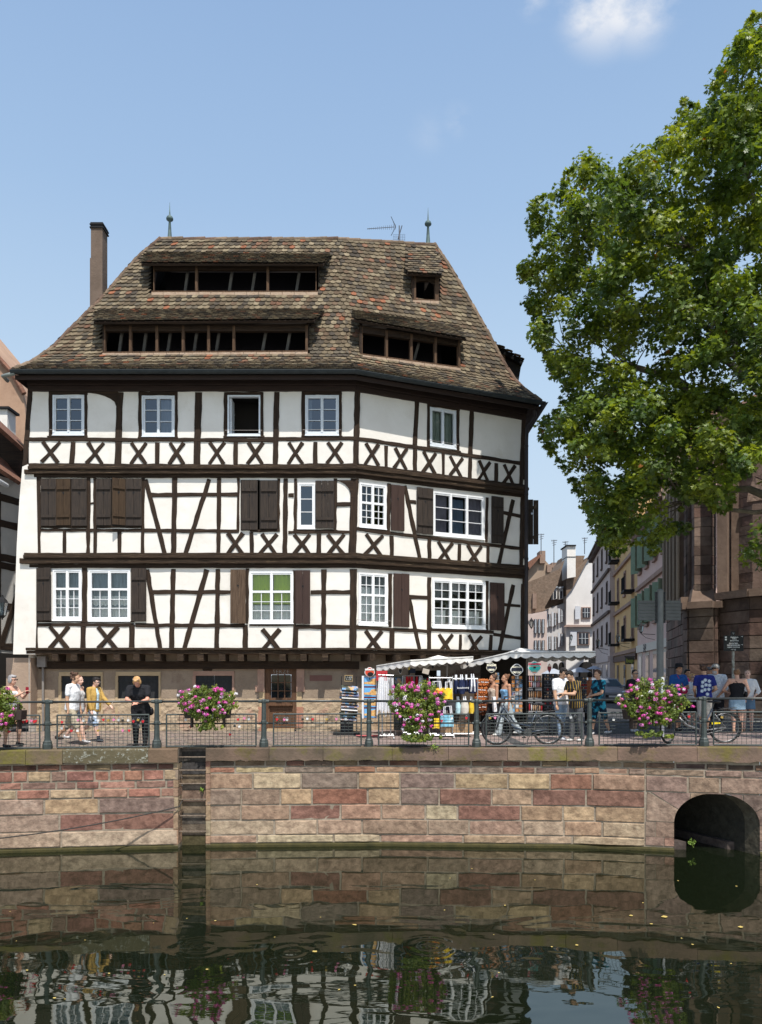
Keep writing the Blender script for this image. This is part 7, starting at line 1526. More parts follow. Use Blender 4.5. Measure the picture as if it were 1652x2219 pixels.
def ringloft(mb,rings,n=16):
    vs=[]; 
    for c,rx,ry,Mx in rings:
        for i in range(n): a=2*math.pi*i/n; e=.85; ca,sa=math.cos(a),math.sin(a); vs.append(V(c)+Mx@V((rx*math.copysign(abs(ca)**e,ca),ry*math.copysign(abs(sa)**e,sa),0)))
    K=len(rings); mb.add(vs,[(j*n+i,j*n+(i+1)%n,(j+1)*n+(i+1)%n,(j+1)*n+i) for j in range(K-1) for i in range(n)]+[tuple(range(n-1,-1,-1)),tuple((K-1)*n+i for i in range(n))])
def ik(S,T,la,lb,pole):
    S,T=V(S),V(T); d=T-S; L_=min(d.length,(la+lb)*.995); d.normalize(); T=S+d*L_; x=(la*la-lb*lb+L_*L_)/(2*L_); h=math.sqrt(max(0,la*la-x*x)); p=V(pole); p=(p-d*p.dot(d)); p=p.normalized() if p.length>1e-6 else V((0,0,-1)); return S+d*x+p*h,T
SK={'light':(.62,.36,.26),'pale':(.70,.44,.34),'tan':(.45,.24,.15),'olive':(.52,.31,.20),'red':(.62,.30,.21)}
def skin(k): return M('skin_'+k,SK[k],tuple(min(1,c*1.08) for c in SK[k]),scale=12,rough=.55)
def hairm(nm,c): return M('hair_'+nm,c,tuple(x*1.7+.005 for x in c),scale=14,stretch=(1,1,.25),rough=.6,bump=.6,bscale=30)
HA={'brown':(.06,.03,.018),'dark':(.012,.009,.008),'grey':(.22,.21,.21),'blonde':(.42,.24,.10),'auburn':(.11,.05,.025),'lightbrown':(.17,.095,.05)}
eyem=flat('eye_dark',(.02,.015,.012),.3); lipm=flat('lips',(.42,.14,.12),.5)
def person(vx,Y,H,yaw,label,skn='light',hair='brown',hstyle='short',lean=0,legs=((0,0),(0,0)),arms=None,head=(0,0),top=None,bottom=None,shoes=(.6,.6,.6),sock=None,sex='m',extras=(),build=1.0):
    """yaw 0 faces the camera, positive turns towards the right of the picture; lengths below in body heights"""
    X=XV(vx,Y); z0=zg(X); A=math.radians(yaw); root=empty('person',(X,Y,z0),label,'person'); f=sex=='f'
    base=Matrix.Translation((X,Y,z0))@Matrix.Rotation(A,4,'Z')@Matrix.Scale(H,4)
    hz=.515; W_=build
    # legs: (thigh swing forward deg, knee bend deg)
    hips=[V((s*.052*W_,0,hz)) for s in (-1,1)]; kn=[];an=[]
    for (sw,bd),hp in zip(legs,hips):
        a=math.radians(sw); k=hp+V((0,-math.sin(a)*.245,-math.cos(a)*.245)); b=a-math.radians(bd); q=k+V((0,-math.sin(b)*.235,-math.cos(b)*.235)); kn.append(k); an.append(q)
    dz=.04-min(q.z for q in an)
    for l in (hips,kn,an):
        for q in l: q.z+=dz
    hz+=dz; pel=V((0,0,hz)); Ln=Matrix.Rotation(math.radians(lean),3,'X')   # positive lean bends forwards (towards -y)
    U=lambda x,y,z: pel+Ln@V((x,y,z-.515))
    sh=[U(s*.108*(.93 if f else 1)*W_,0.005,.812) for s in (-1,1)]
    arms=arms or (((-.15,-.03,.46),(-.1,.3,0)),((.15,-.03,.46),(.1,.3,0)))
    el=[];wr=[]
    for S,(T,po) in zip(sh,arms):
        e,t=ik(S,U(*T),.172,.155,po); el.append(e); wr.append(t)
    b=MB(); I3=Matrix.Identity(3)
    wa=.062 if f else .072
    torso=[(U(0,.0,.47),.086*W_,.055,Ln),(U(0,0.002,.52),.094*W_,.066,Ln),(U(0,0,.575),.082*W_,.062,Ln),(U(0,-.004,.63),(wa+.008)*W_,.058,Ln),(U(0,-.004,.70),.088*W_,.064,Ln),(U(0,-.002,.76),.10*W_,.062,Ln),(U(0,.002,.805),.095*W_,.048,Ln),(U(0,.005,.835),.045,.035,Ln)]
    ringloft(b,torso)
    if f: 
        for s in (-1,1): b.ell(U(s*.042,-.048,.725),(.034,.03,.034))
    for s_,S in zip((-1,1),sh): cap(b,S,S+ (U(0,0,.80)-S)*.5,.034*W_,.04,8)
    # head
    nk=U(0,.0,.825); Hm=Ln@Matrix.Rotation(math.radians(head[0]),3,'Z')@Matrix.Rotation(math.radians(head[1]),3,'X'); hc=U(0,-.012,.862)+Hm@V((0,-.008,.068)); HP=lambda x,y,z: hc+Hm@V((x,y,z))
    cap(b,nk,hc+Hm@V((0,.012,-.03)),.033,.031,10)
    b.ell(HP(0,.006,.012),(.043,.053,.054),12,9,Hm); b.ell(HP(0,-.010,-.022),(.034,.040,.044),12,9,Hm); b.ell(HP(0,-.034,-.050),(.015,.013,.013),8,6,Hm)
    b.tube([HP(0,-.046,.006),HP(0,-.060,-.018),HP(0,-.048,-.024)],[.005,.0085,.006],6); 
    for s in (-1,1): b.ell(HP(s*.043,.010,-.006),(.005,.011,.016),8,6,Hm); b.ell(HP(s*.018,-.045,.012),(.011,.008,.004),6,5,Hm)
    b.ell(HP(0,-.046,-.036),(.012,.006,.005),8,5,Hm)
    # arms + hands
    for i,s in enumerate((-1,1)):
        k=.92 if f else 1.05
        cap(b,sh[i],el[i],.031*k*W_,.023*k*W_); cap(b,el[i],wr[i],.024*k*W_,.0145*k)
        d=(wr[i]-el[i]).normalized(); side=d.cross(V((0,0,1)) if abs(d.z)<.8 else V((0,-1,0))).normalized(); nn=side.cross(d).normalized()
        pm=wr[i]+d*.027; Mh=Matrix((side,nn,d)).transposed(); b.ell(pm,(.021,.010,.030),8,6,Mh)
        for q in range(4):
            o=(q-1.5)*.0105; l=(.036,.042,.040,.031)[q]; r0=pm+side*o+d*.020; b.tube([r0,r0+d*l*.5+nn*-.003,r0+d*l*.85-nn*.012],[.0058,.0054,.0044],5)
        b.tube([pm+side*.016*(1 if s<0 else -1)-d*.012,pm+side*.028*(1 if s<0 else -1)+d*.008,pm+side*.027*(1 if s<0 else -1)+d*.026-nn*.008],[.0075,.0065,.005],5)
    for i in (0,1):
        k=1.06 if f else 1.0
        cap(b,hips[i],kn[i],.052*k*W_,.033*k*W_); cap(b,kn[i],an[i],.033*k*W_,.020); b.ell(kn[i].lerp(an[i],.28)+V((0,.008,0)),(.030*W_,.032*W_,.06),8,6)
        tilt=math.atan2(0,1); b.ell(an[i]+V((0,-.03,-.022)),(.022,.06,.017),8,6); b.ell(an[i]+V((0,.004,-.015)),(.02,.026,.022),8,6)
    sc_b=MB(); sc_b.v=[tuple(base@V(v)) for v in b.v]; sc_b.f=b.f; sc_b.mi=b.mi; sc_b.c=b.c
    me=remesh(sc_b,'body',.0095,[skin(skn),eyem,lipm],2)
    eyes=[base@HP(s*.018,-.049,.006) for s in (-1,1)]; mo=base@HP(0,-.052,-.036)
    for p in me.polygons:
        c=p.center
        if min((c-e).length for e in eyes)<.0075*H: p.material_index=1
        elif abs((c-mo).length)<.012*H and abs((Hm.to_4x4().inverted()@(base.inverted()@c-hc)).z+.036)<.005: p.material_index=2
    body=link('body',me,root)
    def garment(mb,name,mat,vox=.012,sm=3,par=root):
        mb.v=[tuple(base@V(v)) for v in mb.v]; return link(name,remesh(mb,name,vox,[mat],sm),par)
    # top
    if top:
        kind,mat=top[0],top[1]; g=MB(); e=.012 if kind in('tank','tube','camisole') else .019; hem=top[2] if len(top)>2 else .49
        if kind=='tube': rg=[(U(0,-.004,.60),wa*W_+.018,.064,Ln),(U(0,-.004,.66),wa*W_+.018,.066,Ln),(U(0,-.006,.72),.094*W_,.078,Ln),(U(0,-.004,.755),.098*W_,.074,Ln)]
        else:
            rg=[(U(0,0,hem),.094*W_+e,.070+e*.7,Ln),(U(0,0,max(hem+.02,.53)),.094*W_+e,.070+e*.6,Ln),(U(0,-.002,.60),(.084 if not f else .072)*W_+e,.064+e*.7,Ln),(U(0,-.004,.69),.088*W_+e,.066+e*.7,Ln),(U(0,-.003,.75),.099*W_+e*.8,.066+e*.6,Ln)]
            if kind in('tank','camisole'): rg+= [(U(0,-.0,.778),.082*W_,.062,Ln)]
            else: rg+=[(U(0,.0,.79),.104*W_,.060,Ln),(U(0,.002,.822),.082,.050,Ln),(U(0,.004,.846),.046,.043,Ln)]
        ringloft(g,rg)
        if f:
            for s in (-1,1): g.ell(U(s*.042,-.05,.722),(.040,.036,.038))
        if kind in('tank','camisole'):
            for s in (-1,1): g.tube([U(s*.055,-.05,.765),U(s*.062,-.02,.835),U(s*.055,.045,.775)],.012 if kind=='tank' else .008,5)
        for i in (0,1):
            if kind in('tee','polo','shirt','cardigan'):
                t=.62 if kind in('tee','polo') else 1
                q=sh[i].lerp(el[i],t); cap(g,sh[i]+V((0,0,-.004)),q,.0375*W_,.036*W_ if t<1 else .031); cap(g,sh[i]+V((0,0,-.002)),U(0,.004,.815),.038*W_,.046,8)
                if kind=='cardigan': cap(g,el[i],el[i].lerp(wr[i],.9),.036,.028)
                if kind=='shirt': cap(g,el[i],el[i].lerp(wr[i],.35),.034,.030)
        if kind=='cardigan':
            for s in (-1,1): g.tube([U(s*.075,-.055,.50),U(s*.06,-.07,.6),U(s*.055,-.075,.72),U(s*.04,-.045,.83)],.02,6)
            g.ell(U(0,.055,.82),(.06,.03,.03))
        to=garment(g,{'tee':'t_shirt','polo':'polo_shirt','shirt':'shirt','tank':'tank_top','camisole':'camisole','tube':'tube_top','cardigan':'cardigan'}[kind],mat)
        if kind=='cardigan': g=MB(); ringloft(g,[(U(0,-.035,.505),.05,.055,Ln),(U(0,-.035,.62),.045,.052,Ln),(U(0,-.037,.74),.045,.052,Ln),(U(0,-.022,.83),.033,.03,Ln)]); garment(g,'t_shirt',top[3],.011)
        if kind=='polo':
            g=MB(); g.tube([U(-.03,-.035,.828),U(-.04,.01,.848),U(0,.045,.852),U(.04,.01,.848),U(.03,-.035,.828),U(0,-.06,.80)],.010,5); garment(g,'collar',mat,.008,1,to)
    if bottom:
        kind,mat=bottom[0],bottom[1]; g=MB(); wr_=[(U(0,0,.545),(.078 if f else .084)*W_,.062,Ln),(U(0,0,.515),.098*W_,.074,Ln),(pel+V((0,0,-.02)),.104*W_,.074,I3),(pel+V((0,0,-.055)),.098*W_,.066,I3)]
        if kind in('skirt','long_skirt'):
            rr=[(U(0,0,.60),.070*W_,.060,Ln),(U(0,0,.555),.088*W_,.070,Ln),(pel+V((0,0,0)),.108*W_,.082,I3),(pel+V((0,0,-.10)),.112*W_,.088,I3),(pel+V((0,0,-.155)),.116*W_,.092,I3)]; ringloft(g,rr)
        else:
            ringloft(g,wr_)
            for i in (0,1):
                hp,k,a_=hips[i],kn[i],an[i]
                if kind=='shorts': t=bottom[2] if len(bottom)>2 else .95; cap(g,hp,hp.lerp(k,t),.062*W_,.052*W_)
                elif kind in('pants','wide_pants','slim_pants'):
                    w1,w2=(.046,.034) if kind=='pants' else ((.056,.058) if kind=='wide_pants' else (.040,.028)); cap(g,hp,k,.060*W_,w1*W_); cap(g,k,a_+V((0,0,.006)),w1*W_,w2*W_)
        garment(g,{'skirt':'skirt','long_skirt':'skirt','shorts':'shorts'}.get(kind,'trousers'),mat)
    for i in (0,1):
        g=MB(); a_=an[i]; g.ell(a_+V((0,-.038,-.020)),(.029,.066,.021),10,7); g.ell(a_+V((0,.006,-.008)),(.027,.031,.030),8,6); so_=garment(g,'shoe',flat('shoe_%.2f_%.2f'%(shoes[0],shoes[2]),shoes,.6),.009,2); so_.data.materials[0]
        if sock: g=MB(); g.tube([a_+V((0,0,-.005)),a_+V((0,0,.055))],.026,8); garment(g,'sock',flat('sock',sock,.9),.009,1)
    # hair
    if hstyle:
        g=MB(); 
        g.ell(HP(0,.018,.020),(.0505,.054,.056),12,9,Hm); 
        if hstyle=='short': g.ell(HP(0,-.018,.052),(.038,.034,.018),8,6,Hm)
        if hstyle=='curly':
            for q in range(26): a=R.uniform(0,6.28); zz=R.uniform(-.01,.07); g.ell(HP(.046*math.cos(a),.018+.05*math.sin(a)*(1 if math.sin(a)>0 else .8),zz+.0),(.016,.016,.016),6,5)
        if hstyle=='undercut': g.ell(HP(0,-.012,.060),(.036,.040,.020),8,6,Hm)
        if hstyle in('bun','pony'): g.ell(HP(0,.068,.048 if hstyle=='bun' else .03),(.026,.026,.026),8,6); 
        if hstyle=='pony': g.tube([HP(0,.07,.03),HP(0,.095,-.02),HP(0,.085,-.09)],[.02,.018,.008],6)
        if hstyle=='long': 
            for s in (-1,0,1): g.tube([HP(s*.035,.035,.01),HP(s*.045,.045,-.06),U(s*.04,.07,.74)],[.028,.028,.014],7)
        if hstyle=='bob': 
            for s in (-1,1): g.ell(HP(s*.042,.012,-.012),(.014,.034,.040),8,6,Hm)
            g.ell(HP(0,-.024,.052),(.040,.030,.018),8,6,Hm)
        nv=len(g.v); g.v=[tuple(V(v)+V((noise.noise(V(v)*60),noise.noise(V(v)*60+V((5,5,5))),noise.noise(V(v)*60+V((9,9,9)))))*.006) for v in g.v]
        garment(g,'hair',hairm(hair,HA[hair]),.008,1)
    ctx=dict(U=U,HP=HP,Hm=Hm,base=base,root=root,wr=wr,el=el,garment=garment,pel=pel,sh=sh,Ln=Ln)
    for e in extras: e(ctx)
    return root
def ex_mesh(name,mat,fn):
    def g(c):
        m=MB(); fn(m,c); m.v=[tuple(c['base']@V(v)) for v in m.v]; o=m.build(name,mat,c['root'],recalc=True); return o
    return g
def glasses(up=0,dark=True):
    def fn(m,c):
        z=.010+up*.050; y=-.056+up*.022
        for s in (-1,1):
            m.ell(c['HP'](s*.020,y,z),(.015,.004,.011),8,5,c['Hm']); m.tube([c['HP'](s*.034,y+.004,z),c['HP'](s*.045,.005,z)],.003,4)
        m.tube([c['HP'](-.01,y,z),c['HP'](.01,y,z)],.003,4)
    return ex_mesh('glasses',flat('glasses_dark',(.015,.015,.018),.5,spec=.3) if dark else flat('glasses_clear',(.16,.15,.15),.4,spec=.4),fn)
def held(name,mat,label,cat,which,size,rot=0,off=(0,-.02,.02)):
    def g(c):
        m=MB(); p=c['wr'][which] if isinstance(which,int) else (c['wr'][0]+c['wr'][1])/2; m.box(p+V(off),size,Matrix.Rotation(rot,3,'X')); m.v=[tuple(c['base']@V(v)) for v in m.v]; tag(m.build(name,mat),label,cat)
    return g
def bag(mat,label,pos,size,strap=True):
    def g(c):
        p=c['U'](*pos); m=MB(); m.ell(p,size,10,7); m.v=[tuple(c['base']@V(v)) for v in m.v]; o=m.build('shoulder_bag',mat,smooth=True); tag(o,label,'bag')
        if strap:
            m=MB(); s=-1 if pos[0]>0 else 1; m.tube([p+V((0,-.02,.02)),c['U'](pos[0]*.3,-.085,.70),c['U'](s*.05,-.04,.838),c['U'](s*.03,.07,.80),p+V((0,.03,.02))],.005,5); m.v=[tuple(c['base']@V(v)) for v in m.v]; m.build('strap',mat,o)
    return g
clo=lambda n,c,c2=None,**k:M('cloth_'+n,c,c2 or tuple(x*1.12 for x in c),**{**dict(scale=8,rough=.9,bump=.9,bscale=9,bmult=2),**k})
wtee=clo('white',(.74,.74,.75)); khaki=clo('khaki',(.42,.36,.26)); greyw=clo('pale_grey',(.55,.54,.53)); denim=clo('denim_light',(.30,.38,.46),(.42,.50,.58)); mustard=clo('mustard',(.44,.28,.08)); ltblue=clo('sky',(.48,.62,.70)); blk=clo('black',(.014,.014,.017)); beiget=clo('oatmeal',(.50,.40,.32)); tubeb=clo('tube_blue',(.20,.40,.62)); jeans=clo('jeans',(.20,.30,.42),(.34,.45,.56),scale=3); greypant=clo('grey_trousers',(.085,.09,.10)); 
tie=clo('tiedye',(.004,.02,.04),(.03,.30,.42),scale=7,lo=.50,hi=.60); bluepat=clo('blue_print_shorts',(.35,.45,.60),(.75,.78,.82),scale=9,lo=.45,hi=.55); royal=clo('royal_blue',(.02,.09,.30)); navyf=clo('hawaiian',(.012,.022,.15),(.02,.03,.2)); whb=clo('white_blue_dots',(.55,.60,.68),(.72,.75,.79),scale=30,lo=.48,hi=.55); denimd=clo('denim_skirt',(.12,.20,.30)); denimskirt=clo('denim_skirt_pale',(.28,.40,.50)); brownor=clo('terracotta',(.40,.14,.07)); stone=clo('stone_shorts',(.50,.46,.40))
# striped jersey material
sj=bpy.data.materials.new('striped_jersey'); sj.use_nodes=True; t=sj.node_tree; N=t.nodes.new; L=t.links.new; bb=t.nodes['Principled BSDF']; bb.inputs['Roughness'].default_value=.8
tc=N('ShaderNodeTexCoord'); wv=N('ShaderNodeTexWave'); wv.inputs['Scale'].default_value=6.5; wv.inputs['Distortion'].default_value=.6; L(tc.outputs['Object'],wv.inputs[0]); mr=N('ShaderNodeMapRange'); mr.inputs[1].default_value=.955; mr.inputs[2].default_value=.985; L(wv.outputs[1],mr.inputs[0]); mx=N('ShaderNodeMixRGB'); L(mr.outputs[0],mx.inputs[0]); mx.inputs[1].default_value=(.02,.018,.018,1); mx.inputs[2].default_value=(.75,.45,.03,1); L(mx.outputs[0],bb.inputs[0])
phone=flat('phone_dark',(.02,.02,.025),.2,spec=.6); phonered=flat('phone_red',(.35,.02,.04),.3)
person(22,17.05,1.62,72,'grey-haired woman in a white strap top photographing with a red phone at the left edge',skn='light',hair='grey',hstyle='bob',sex='f',lean=3,legs=((-4,2),(26,30)),arms=(((-.03,-.235,.77),(-.4,.2,-1)),((.05,-.235,.76),(.4,.2,-1))),top=('camisole',wtee),bottom=('shorts',blk,.45),shoes=(.03,.02,.02),head=(0,2),extras=[glasses(),held('mobile_phone',phonered,'red mobile phone held up by the woman at the left edge','phone','mid',(.05,.008,.09),0,(0,-.035,.035))])
person(156,17.85,1.72,80,'curly-haired man in a white t-shirt and khaki shorts striding to the right',skn='olive',hair='brown',hstyle='curly',lean=4,legs=((24,8),(-22,22)),arms=(((-.13,-.03,.44),(-.1,1,0)),((.13,-.06,.45),(.1,1,0))),top=('tee',wtee),bottom=('shorts',khaki,1.05),shoes=(.03,.022,.018),head=(0,4),extras=[held('wallet',blk,'small black wallet carried by the man in khaki shorts','wallet',0,(.03,.05,.012),0,(0,-.02,-.045))])
person(169,18.25,1.64,78,'long-haired young woman in a pale top walking beside the man in the white t-shirt',skn='pale',hair='auburn',hstyle='long',sex='f',legs=((20,6),(-20,20)),top=('camisole',greyw),bottom=('shorts',denim,.5),shoes=(.55,.55,.56),head=(0,6),extras=[bag(wtee,'small white shoulder bag at the hip of the long-haired young woman',(-.06,.07,.545),(.045,.022,.035),False)])
person(203,18.6,1.60,68,'boy in a mustard cardigan and pale blue t-shirt walking right with a hand out',skn='pale',hair='dark',hstyle='short',lean=2,legs=((20,6),(-26,26)),arms=(((-.13,-.08,.50),(-.2,1,0)),((.10,-.22,.58),(.3,.6,-1))),top=('cardigan',mustard,.47,ltblue),bottom=('shorts',bluepat,1.0),shoes=(.04,.045,.06),sock=(.03,.035,.05),head=(0,14),extras=[glasses(0,False)])
person(305,17.35,1.66,2,'blonde woman dressed in black leaning on the railing with folded hands',skn='red',hair='blonde',hstyle='bob',sex='f',build=1.22,lean=22,legs=((2,2),(2,2)),arms=(((-.02,-.22,.70),(-1,.4,-.6)),((.03,-.23,.695),(1,.4,-.6))),top=('tee',blk),bottom=('slim_pants',blk),shoes=(.02,.02,.02),head=(0,20),extras=[glasses(1,False),bag(flat('black_leather',(.012,.011,.012),.35),'black leather shoulder bag hanging beside the woman leaning on the railing',(.13,.0,.47),(.045,.03,.06))])
person(1070,20.45,1.66,-70,'woman in an oatmeal camisole and black trousers walking left past the soft toys',skn='tan',hair='brown',hstyle='bun',sex='f',legs=((18,5),(-16,18)),arms=(((-.12,-.07,.47),(-.1,1,0)),((.13,-.05,.46),(.1,1,0))),top=('camisole',beiget,.53),bottom=('wide_pants',blk),shoes=(.7,.7,.68),extras=[held('mobile_phone',phone,'dark phone in the lowered hand of the woman in black trousers','phone',0,(.012,.035,.07),0,(0,-.01,-.06)),held('white_shirt',wtee,'white shirt draped over the arm of the woman in the camisole','shirt',1,(.05,.05,.24),.1,(0,-.01,.03))])
person(1097,20.25,1.66,-72,'woman in a blue tube top and pale wide jeans walking left behind the bicycle',skn='tan',hair='auburn',hstyle='bun',sex='f',legs=((16,5),(-16,18)),top=('tube',tubeb),bottom=('wide_pants',clo('pale_jeans',(.38,.44,.46),(.48,.54,.56))),shoes=(.7,.7,.66))
person(1216,18.7,1.78,28,'dark-haired man in a white polo shirt and light jeans looking down at a phone',skn='olive',hair='dark',hstyle='undercut',legs=((8,4),(-6,4)),arms=(((-.12,-.06,.47),(-.3,1,0)),((.05,-.16,.60),(.6,.4,-.8))),top=('polo',wtee),bottom=('slim_pants',jeans),shoes=(.66,.68,.72),head=(0,26))
person(1249,18.25,1.72,-62,'man in a black jersey with thin yellow stripes holding up a phone',skn='olive',hair='dark',hstyle='undercut',lean=10,legs=((6,5),(-5,5)),arms=(((.0,-.24,.68),(-.4,.4,-1)),((.03,-.24,.71),(.5,.4,-1))),top=('tee',sj,.47),bottom=('pants',greypant),shoes=(.6,.6,.58),head=(0,24),extras=[held('mobile_phone',phone,'dark phone held by the man in the striped jersey','phone','mid',(.045,.075,.008),.4,(0,-.04,.0))])
person(1298,19.9,1.71,-66,'young man in a blue tie-dye shirt and shorts facing left beside a railing post',skn='olive',hair='brown',hstyle='undercut',legs=((12,4),(-16,8)),arms=(((-.02,-.17,.60),(-.6,.6,-.8)),((.05,-.18,.61),(.6,.6,-.8))),top=('tee',tie),bottom=('shorts',tie,1.0),shoes=(.72,.72,.72),sock=(.7,.7,.72),head=(0,4))
person(1279,22.6,1.64,170,'person in a terracotta shirt standing behind the young man in tie-dye',skn='tan',hair='dark',hstyle='short',top=('shirt',brownor),bottom=('pants',blk),shoes=(.5,.5,.5))
person(1376,20.6,1.68,8,'dark-haired woman in black behind the widest flower box, white sneakers showing below',skn='olive',hair='dark',hstyle='bun',sex='f',legs=((4,2),(-8,4)),top=('tee',blk),bottom=('shorts',blk,.8),shoes=(.72,.72,.72),extras=[glasses(0,False)])
def hat(mat,brim=.075):
    def fn(m,c):
        Hx=c['Hm']; vs=[c['HP'](0,.008,.045)]; 
        pr=[(brim,.030),(.056,.045),(.052,.085),(.03,.094)]
        for k,(r,z) in enumerate(pr): pass
        n=14; vv=[]; 
        for r,z in pr:
            for i in range(n): a=2*math.pi*i/n; vv.append(c['HP'](r*math.cos(a),.01+r*1.1*math.sin(a),z))
        m.add(vv,[(j*n+i,j*n+(i+1)%n,(j+1)*n+(i+1)%n,(j+1)*n+i) for j in range(3) for i in range(n)]+[tuple(3*n+i for i in range(n)),tuple(range(n))])
    return ex_mesh('hat',mat,fn)
def capfn(mat):
    def fn(m,c):
        m.ell(c['HP'](0,.008,.040),(.054,.062,.042),12,8,c['Hm']); m.prism([c['HP'](-.035,-.045,.040),c['HP'](.035,-.045,.040),c['HP'](.025,-.098,.030),c['HP'](-.025,-.098,.030)],V((0,0,.006)))
    return ex_mesh('cap',mat,fn)
person(1471,20.9,1.80,14,'man in a black bucket hat and royal blue shirt with a red bag',skn='tan',hair='dark',hstyle='short',legs=((6,3),(-6,3)),arms=(((-.12,-.05,.50),(-.3,1,0)),((.03,-.13,.66),(.7,.4,-.7))),top=('polo',royal),bottom=('shorts',blk,1.0),shoes=(.06,.055,.05),extras=[hat(blk),bag(flat('crimson_cloth',(.45,.02,.08),.8),'crimson bag on the chest of the man in the bucket hat',(.03,-.09,.60),(.07,.03,.055))])
person(1489,22.6,1.68,20,'dark-haired person almost hidden between the bucket hat man and the blonde girl',skn='tan',hair='dark',hstyle='short',top=('tee',clo('magenta_tee',(.5,.03,.15))),bottom=('pants',blk),shoes=(.05,.05,.05))
person(1500,21.6,1.55,10,'blonde girl with glasses in a pale top behind the man in the flower shirt',skn='pale',hair='blonde',hstyle='bob',sex='f',top=('tee',wtee),bottom=('shorts',blk,.8),shoes=(.4,.4,.4),extras=[glasses()])
def flowers_back(c):
    m=MB()
    for i in range(10):
        x,z=[(-.045,.76),(.01,.775),(.045,.745),(-.05,.70),(0.0,.705),(.05,.685),(-.04,.64),(.015,.635),(.055,.615),(-.02,.57)][i]; p0=c['U'](x,.0,z); k=.030
        for q in range(7):
            a=2*math.pi*q/7+i; d=V((math.cos(a),0,math.sin(a))); e=V((-math.sin(a),0,math.cos(a))); y0=.090-.25*abs(x)**1.4
            b0=c['U'](x,y0,z); m.add([b0,b0+d*k*.55+e*k*.25,b0+d*k,b0+d*k*.55-e*k*.25],[(0,1,2,3)])
    m.v=[tuple(c['base']@V(v)) for v in m.v]; m.build('printed_flowers',flat('print_pale_blue',(.55,.65,.75)),c['root'])
person(1527,19.95,1.78,172,'man seen from behind in a navy shirt with large white printed flowers',skn='olive',hair='brown',hstyle='curly',legs=((2,2),(-4,3)),arms=(((-.10,-.10,.58),(-.5,.8,-.4)),((.10,-.10,.56),(.5,.8,-.4))),top=('tee',navyf,.485),bottom=('shorts',stone,1.0),shoes=(.05,.05,.05),head=(0,14),extras=[flowers_back])
def beard(c):
    g=MB(); g.ell(c['HP'](0,-.022,-.048),(.034,.036,.032),10,7,c['Hm']); c['garment'](g,'beard',flat('beard_grey',(.45,.42,.40),.95),.008,1)
person(1552,20.6,1.80,-48,'bearded man in a grey cap and pale patterned shirt facing left',skn='tan',hair='grey',hstyle='short',build=1.12,legs=((4,2),(-4,2)),arms=(((-.03,-.16,.68),(-.6,.5,-.8)),((.10,-.10,.55),(.5,.8,-.6))),top=('shirt',whb,.48),bottom=('pants',blk),shoes=(.05,.05,.05),extras=[capfn(clo('grey_cap',(.32,.31,.29))),beard,glasses()])
person(1535,22.9,1.74,30,'person in a dark cap just visible behind the man in the flower shirt',skn='tan',hair='grey',hstyle='short',top=('tee',blk),bottom=('pants',blk),shoes=(.05,.05,.05),extras=[capfn(clo('dark_cap',(.10,.10,.11)))])
person(1598,20.0,1.68,168,'woman seen from behind in a black tank top and pale denim skirt',skn='light',hair='lightbrown',hstyle='bun',sex='f',build=1.1,legs=((2,2),(-3,2)),arms=(((-.13,-.05,.52),(-.5,.6,0)),((.10,-.15,.62),(.9,.5,-.3))),top=('tank',blk,.55),bottom=('skirt',denimskirt),shoes=(.35,.22,.14),extras=[bag(flat('black_leather',(.012,.011,.012),.35),'black bag at the side of the woman in the tank top',(-.12,.03,.60),(.03,.05,.045))])
person(1621,20.5,1.66,-30,'young woman in a loose white blouse and blue denim skirt at the right edge',skn='pale',hair='lightbrown',hstyle='bun',sex='f',legs=((3,2),(-3,2)),arms=(((-.08,-.15,.60),(-.6,.5,-.6)),((.10,-.10,.56),(.6,.5,-.5))),top=('shirt',wtee,.53),bottom=('skirt',denimd),shoes=(.35,.22,.14))
# ---------------------------------------------------------------- bicycles
tyre=flat('tyre_rubber',(.015,.015,.016),.8); spoke=flat('spoke_steel',(.13,.13,.135),.35,.8)
def wheel(parent,c,r,ax,name='wheel'):
    c=V(c); ax=V(ax).normalized(); u=V((0,0,1)); v=ax.cross(u).normalized(); m=MB(); pts=[c+(u*math.cos(a)+v*math.sin(a))*r for a in [2*math.pi*i/36 for i in range(36)]]; m.tube(pts,.019,8,closed=True); w=m.build(name,tyre,parent,smooth=True)
    m=MB(); m.tube([c+(u*math.cos(a)+v*math.sin(a))*(r-.03) for a in [2*math.pi*i/36 for i in range(36)]],.011,6,closed=True); m.build('rim',flat('rim_alloy',(.16,.16,.165),.4,.7),w)
    m=MB(); m.tube([c-ax*.04,c+ax*.04],.02,8)
    for i in range(24): a=2*math.pi*i/24; m.tube([c+ax*.03*(1 if i%2 else -1),c+(u*math.cos(a)+v*math.sin(a))*(r-.03)],.0016,3)
    m.build('spokes',spoke,w)
